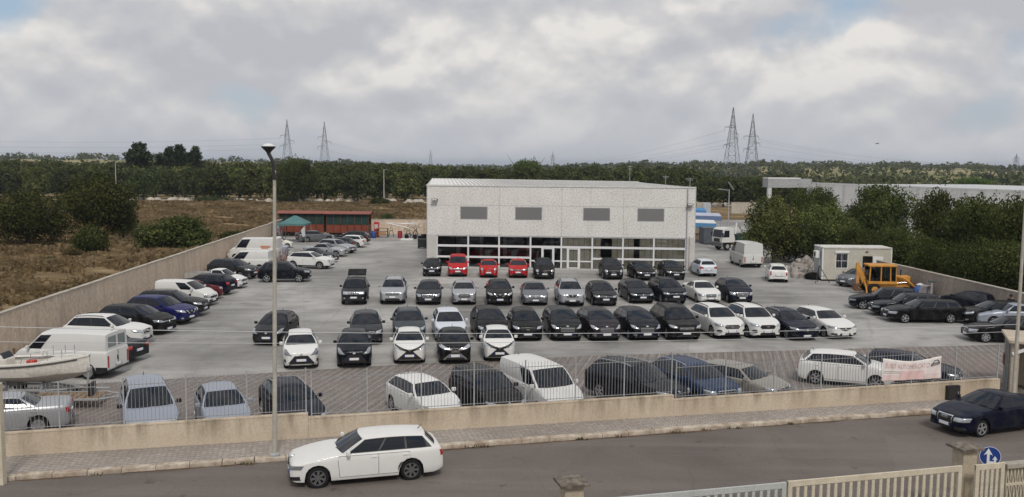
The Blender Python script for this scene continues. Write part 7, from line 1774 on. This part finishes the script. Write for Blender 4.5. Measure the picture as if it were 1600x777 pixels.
_nt.links.new(_f.outputs[0], _m.inputs[0]); _nt.links.new(_t.outputs[0], _m.inputs[1]); _nt.links.new(_g.outputs[0], _m.inputs[2]); _nt.links.new(_m.outputs[0], _N['Material Output'].inputs['Surface'])
digger()
def right_junk():
    p = atY(1437, 458, 67.8); t = thing('blue_sack', 'blue and white plastic sack beside the front bucket of the digger', 'sack', (p.x, 67.8, 0)); MB().lathe([(.42, 0), (.5, .2), (.46, .6), (.30, .85), (.12, .95)], 10).build('bag', flat('sack_blue', (.03, .09, .30), .5), t, 60); MB().lathe([(.25, .86), (.30, .93), (.1, 1.05)], 9).build('folds', flat('sack_white', (.5, .52, .55), .6), t, 60)
    p = atY(1447, 460, 66.8); t = thing('grey_barrow', 'upturned grey and red wheelbarrow against the right wall', 'wheelbarrow', (p.x, 66.8, 0), .4); MB().prism_y([(-.5, .3), (-.3, .95), (.1, 1.05), (.35, .75), (.35, .3)], -.3, .3).build('tray', flat('barrow_grey', (.22, .20, .21), .6), t); MB().tube([(.35, -.25, .4), (.8, -.25, 0)], .03, 6).tube([(.35, .25, .4), (.8, .25, 0)], .03, 6).build('handles', flat('barrow_red', (.3, .04, .05), .6), t); MB().lathe([(.1, -.05), (.19, -.04), (.19, .04), (.1, .05)], 12, 'y').build('wheel', M_tyre, t, 40, (-.62, 0, .19))
    p = atY(1455, 462, 66.0); t = thing('water_stand', 'grey green standpipe with a flat head against the right wall', 'standpipe', (p.x, 66, 0)); MB().tube([(0, 0, 0), (0, 0, 1.35)], .07, 8).build('pipe', M_galv, t, 50); MB().bbox(-.25, .3, -.1, .1, 1.35, 1.5, .03).build('head', flat('tap_green', (.06, .08, .07), .6), t)
right_junk()
def truck():
    p = atY(1133, 388, 106); t = thing('flatbed_truck', 'white cab truck with a green skip facing left beside the showroom', 'truck', (p.x, 106, 0), math.radians(200)); w = flat('truck_white', (.62, .62, .60), .45)
    # +x is ahead
    MB().prism_y([(1.15, .95), (1.18, 1.5), (.98, 2.45), (.75, 2.62), (-.45, 2.62), (-.52, .95)], -1.05, 1.05).build('cab', w, t, 30)
    MB().add([(1.19, -.92, 1.55), (1.19, .92, 1.55), (1.005, .90, 2.40), (1.005, -.90, 2.40), (1.16, -.92, 1.55), (1.16, .92, 1.55), (.98, .90, 2.40), (.98, -.90, 2.40)], [(0,1,2,3),(7,6,5,4),(0,4,5,1),(1,5,6,2),(2,6,7,3),(3,7,4,0)]).build('windscreen', M_glass, t)
    for s in (-1, 1):
        MB().prism_y([(.95, 1.55), (.80, 2.35), (.15, 2.35), (.15, 1.55)], s*1.052-.006, s*1.052+.006).build('side_window', M_glass, t); MB().box(1.10, 1.18, min(s*1.06, s*1.3), max(s*1.06, s*1.3), 1.6, 2.1).build('mirror', M_blackm, t)
        for x in (.35, -2.6, -3.5):
            wh = MB().lathe([(.25, -.13), (.45, -.13), (.48, -.06), (.48, .06), (.45, .13), (.25, .13)], 20, 'y').build('wheel', M_tyre, t, 40, (x, s*.9, .48)); MB().lathe([(.24, -.133), (.08, -.14), (.08, .14), (.24, .133)], 12, 'y').build('rim', M_galv, wh, 40)
        MB().bbox(1.17, 1.21, s*.75-.18, s*.75+.18, .72, .90, .01).build('headlight', M_lamp, t)
    MB().bbox(1.0, 1.3, -1.08, 1.08, .45, .95, .04).build('bumper', flat('bumper_grey', (.12, .12, .12), .6), t); MB().bbox(1.18, 1.195, -.6, .6, 1.0, 1.4, .005).build('grille', M_trim, t)
    MB().box(-4.2, .9, -.45, .45, .6, .85).build('chassis', M_rust, t); MB().prism_y([(-.9, 1.0), (-.8, 1.9), (-4.1, 1.9), (-3.9, 1.0)], -1.05, 1.05).build('skip', mottled('skip_green', (.03, .06, .045), (.02, .04, .03), 1.5, .7), t)
    MB().tube([(-.8, .6, .9), (-1.1, .6, 3.2), (-2.0, .5, 2.2)], [.13, .12, .09], 6).build('crane_arm', M_white, t, 40)
truck()
def blue_canopies():
    specs = [((1070, 1118), 117, 2.55, 'nearest low stall with a white sheet roof and bright blue skirt', (.07, .22, .42), (.60, .61, .60)), ((1075, 1126), 128, 2.9, 'middle low stall with a pale lilac sheet roof', (.10, .15, .28), (.42, .44, .54)), ((1078, 1102), 140, 3.1, 'rear small stall with a sky blue sheet roof', (.06, .18, .38), (.07, .22, .42))]
    for (pxs, Y, h, lab, side, top) in specs:
        a, c = atY(pxs[0], 350, Y), atY(pxs[1], 350, Y); L = c.x-a.x; t = thing('market_stall', lab+' right of the showroom', 'stall', (a.x, Y, 0)); D = 3.2
        r_ = MB().add([(-.1, -.1, h), (L+.1, -.1, h-.12), (L+.1, D*.5, h+.22), (-.1, D*.5, h+.34), (L+.1, D, h-.1), (-.1, D, h)], [(0, 1, 2, 3), (3, 2, 4, 5)]).build('roof_sheet', mottled('stall_sheet', top, tuple(k*.85 for k in top), 1, .7), t); r_.modifiers.new('thick', 'SOLIDIFY').thickness = .03
        MB().add([(-.1, -.12, h-.02), (L+.1, -.12, h-.14), (L+.1, -.14, h-.75), (-.1, -.14, h-.62), (-.1, -.10, h-.02), (L+.1, -.10, h-.14), (L+.1, -.12, h-.75), (-.1, -.12, h-.62)], [(0,1,2,3),(7,6,5,4),(0,4,5,1),(1,5,6,2),(2,6,7,3),(3,7,4,0)]).build('skirt', flat('stall_blue', side, .6), t)
        for x in (0, L):
            for y in (0, D): MB().box(x-.04, x+.04, y-.04, y+.04, 0, h-.16).build('pole', M_galv, t)
        MB().bbox(.3, L-.3, .8, 1.9, .1, 1.0, .02).build('counter', mottled('stall_timber', (.25, .20, .15), (.2, .15, .11), 2, .8), t)
    p = atY(1111, 375, 113); t = thing('grey_container', 'small slate grey ribbed container left of the white truck cab', 'container', (p.x-.9, 113, 0)); m = mottled('slate_sheet', (.10, .115, .135), (.08, .09, .105), 1.2, .7)
    MB().box(0, 1.9, 0, 3, .1, 2.0).build('shell', m, t)
    for k in range(8): MB().box(.05+k*.235, .05+k*.235+.12, -.03, -.002, .12, 1.98).build('rib', m, t)
    MB().bbox(-.05, 1.95, -.05, 3.05, 2.003, 2.1, .02).build('roof', m, t)
blue_canopies()
def background_right():
    # boundary wall across the side road, containers, portal, warehouse
    m = mottled('cream_render', (.46, .43, .37), (.40, .37, .32), .3, .9, 'World'); a, c = atY(1143, 325, 190), atY(1204, 325, 190); w = thing('far_wall', 'cream garden wall across the side road in front of the dark grove', 'wall', (a.x, 190, 0))
    n = 4
    for k in range(n): MB().box((c.x-a.x)*k/n, (c.x-a.x)*(k+1)/n-.02, 0, .25, 0, 2.3).build('wall_panel', m, w)
    MB().box(-.05, c.x-a.x+.05, -.04, .3, 2.304, 2.42).build('coping', M_coping, w); MB().box(-.1, .5, -.1, .4, 0, 2.5).build('pier', m, w) if False else None
    for i, (px0, px1, lab) in enumerate(((1089, 1098, 'narrow cream container at the side road right behind the showroom'), (1098.6, 1110.5, 'white and pale blue container at the side road'))):
        a, c = atY(px0, 325, 185), atY(px1, 325, 185); t = thing('container', lab, 'container', (a.x, 185, 0)); mm = mottled('container_sheet', ((.42, .40, .34), (.46, .49, .54))[i], ((.38, .36, .31), (.40, .43, .48))[i], .8, .6); L = c.x-a.x
        MB().box(0, L, 0, 2.4, .1, 2.4).build('shell', mm, t)
        for k in range(5): MB().box(L*(k+.2)/5, L*(k+.7)/5, -.04, -.002, .15, 2.35).build('rib', mm, t)
    # portal
    g = mottled('grey_concrete', (.34, .345, .35), (.30, .305, .31), .4, .85, 'World'); gl = mottled('light_concrete', (.50, .50, .49), (.44, .44, .43), .4, .85, 'World'); Y = 162; a, c = atY(1200, 290, Y), atY(1268, 290, Y); L = c.x-a.x; zt_, zb_ = atY(1234, 279.5, Y).z, atY(1234, 293.5, Y).z
    t = thing('concrete_portal', 'grey concrete canopy on square columns at the end of the white warehouse', 'canopy', (a.x, Y, 0)); MB().box(0, L, 0, .5, zb_, zt_).box(0, .5, .5, 3.5, zb_, zt_).build('beam', g, t); MB().box(0, L*.75, -.05, 3.6, zt_+.004, zt_+.16).build('roof_slab', M_white, t)
    for x in (.02, L-.7):
        for y in (.05,): MB().box(x, x+.68, y, y+.68, -.1, zb_-.004).build('column', gl if y < 1 else g, t)
    A, B = atY(1268, 290, 161), atY(1700, 290, 104); d = Vector((B.x-A.x, B.y-A.y, 0)); Lw = d.length; t = thing('warehouse', 'long low white warehouse stretching behind the right trees', 'building', (A.x, A.y, 0), math.atan2(d.y, d.x)); wm = mottled('white_render', (.80, .79, .76), (.72, .71, .68), .3, .85, 'World', streak=(.8, .8, .1), streak_col=(.42, .41, .39)); H = 6.95; n = 14
    for k in range(n): MB().box(Lw*k/n+.01, Lw*(k+1)/n-.01, 0, .3, -.1, H).build('wall_panel', wm, t)
    MB().box(-.1, Lw+.1, -.08, .4, H+.004, H+.22).build('parapet_cap', M_white, t); MB().box(0, Lw, .41, 34, H-.25, H-.05).build('roof', mottled('pale_roof', (.48, .49, .50), (.42, .43, .44), .2, .7, 'World'), t); MB().box(-.01, .28, .31, 34, -.1, H-.26).build('end_wall', wm, t)
    for k in (3, 6, 9): MB().box(Lw*k/n-1.6, Lw*k/n+1.2, -.03, -.002, 0, 3.6).build('roller_door', M_galv, t)
background_right()
def sidewalk_person():
    p = Vector((atY(1580, 468, 57).x, 57.0, 0)); t = thing('person', 'person in dark jacket standing by the right wall behind the silver blue car', 'person', p, math.radians(200))
    J = {'pel': (0, 0, .95), 'wa': (0, 0, 1.12), 'ch': (.02, 0, 1.36), 'nk': (.02, 0, 1.50), 'hd': (.05, 0, 1.60), 'top': (.04, 0, 1.71),
         'ls': (.02, .19, 1.43), 'le': (-.02, .25, 1.15), 'lw': (.10, .24, .92), 'rs': (.02, -.19, 1.43), 're': (-.02, -.25, 1.15), 'rw': (.12, -.20, .95),
         'lh': (0, .10, .90), 'lk': (.03, .11, .50), 'la': (0, .12, .09), 'lt': (.16, .13, .05), 'rh': (0, -.10, .90), 'rk': (.02, -.11, .50), 'ra': (-.02, -.12, .09), 'rt': (.14, -.13, .05)}
    E = [('pel','wa'),('wa','ch'),('ch','nk'),('nk','hd'),('hd','top'),('ch','ls'),('ls','le'),('le','lw'),('ch','rs'),('rs','re'),('re','rw'),('pel','lh'),('lh','lk'),('lk','la'),('la','lt'),('pel','rh'),('rh','rk'),('rk','ra'),('ra','rt')]
    Rr = dict(pel=.15, wa=.14, ch=.16, nk=.06, hd=.095, top=.07, ls=.085, le=.06, lw=.045, rs=.085, re=.06, rw=.045, lh=.095, lk=.07, la=.05, lt=.04, rh=.095, rk=.07, ra=.05, rt=.04)
    for h, s in (('lw', 1), ('rw', -1)):
        w = Vector(J[h]); J[h+'p'] = tuple(w+Vector((.03, 0, -.07))); E.append((h, h+'p')); Rr[h+'p'] = .035
        for k in range(4): J[f'{h}f{k}'] = tuple(w+Vector((.04+.012*k-.02, s*(.02-.012*k), -.15-.008*(k % 3)))); E.append((h+'p', f'{h}f{k}')); Rr[f'{h}f{k}'] = .010
        J[h+'t'] = tuple(w+Vector((.075, -s*.02, -.10))); E.append((h, h+'t')); Rr[h+'t'] = .011
    names = list(J); me = bpy.data.meshes.new('body'); me.from_pydata([J[k] for k in names], [(names.index(a), names.index(c)) for a, c in E], []); me.update()
    o = mobj('body', me, t); sk = o.modifiers.new('skin', 'SKIN'); o.modifiers.new('sub', 'SUBSURF').levels = 2; o.modifiers['sub'].render_levels = 2
    for i, k in enumerate(names): me.skin_vertices[0].data[i].radius = (Rr[k], Rr[k]*(.8 if k in ('wa', 'ch', 'pel') else 1)); 
    me.skin_vertices[0].data[names.index('pel')].use_root = True
    m, nt, b = new_mat('dark_clothes_and_skin'); tt = NT(nt); sx = nt.nodes.new('ShaderNodeSeparateXYZ'); nt.links.new(tt.coord('Object'), sx.inputs[0])
    nt.links.new(tt.ramp(tt.math('MULTIPLY', sx.outputs['Z'], .5), [(.0, (.012, .012, .014)), (.46, (.014, .015, .018)), (.47, (.013, .014, .02)), (.735, (.013, .014, .02)), (.745, (.30, .18, .125))]), b.inputs['Base Color']); b.inputs['Roughness'].default_value = .8
    me.materials.append(m)
    MB().lathe([(.098, 1.60), (.106, 1.66), (.098, 1.73), (.06, 1.775), (.01, 1.79)], 14, 'z', (.03, 0, 0)).build('hair', flat('dark_hair', (.012, .010, .009), .7), t, 60)
    MB().lathe([(.012, 0), (.018, .02), (.008, .045)], 8, 'z', (.145, 0, 1.60)).build('nose', M_skin, t, 60)
    for s in (-1, 1): MB().lathe([(.012, -.006), (.012, .006)], 8, 'x', (.135, s*.035, 1.645)).build('eye', M_blackm, t, 60); MB().bbox(.02, .055, s*.10-.008, s*.10+.008, 1.58, 1.65, .005).build('ear', M_skin, t)
sidewalk_person()

# ------------------------------------------------------------------ the air: a thin even haze
def haze():
    m = bpy.data.materials.new('haze_air'); m.use_nodes = True; nt = m.node_tree
    for n in list(nt.nodes):
        if n.type != 'OUTPUT_MATERIAL': nt.nodes.remove(n)
    v = nt.nodes.new('ShaderNodeVolumePrincipled'); v.inputs['Color'].default_value = (.74, .83, .97, 1); v.inputs['Density'].default_value = HAZE; v.inputs['Anisotropy'].default_value = 0.2
    nt.links.new(v.outputs[0], [n for n in nt.nodes if n.type == 'OUTPUT_MATERIAL'][0].inputs['Volume'])
    o = MB().box(-9600, 9600, -260, 12400, -4, 62).build('haze', m); tag(o, 'pale haze hanging over the far wooded country', 'haze', kind='stuff')
HAZE = 0.00013
haze()
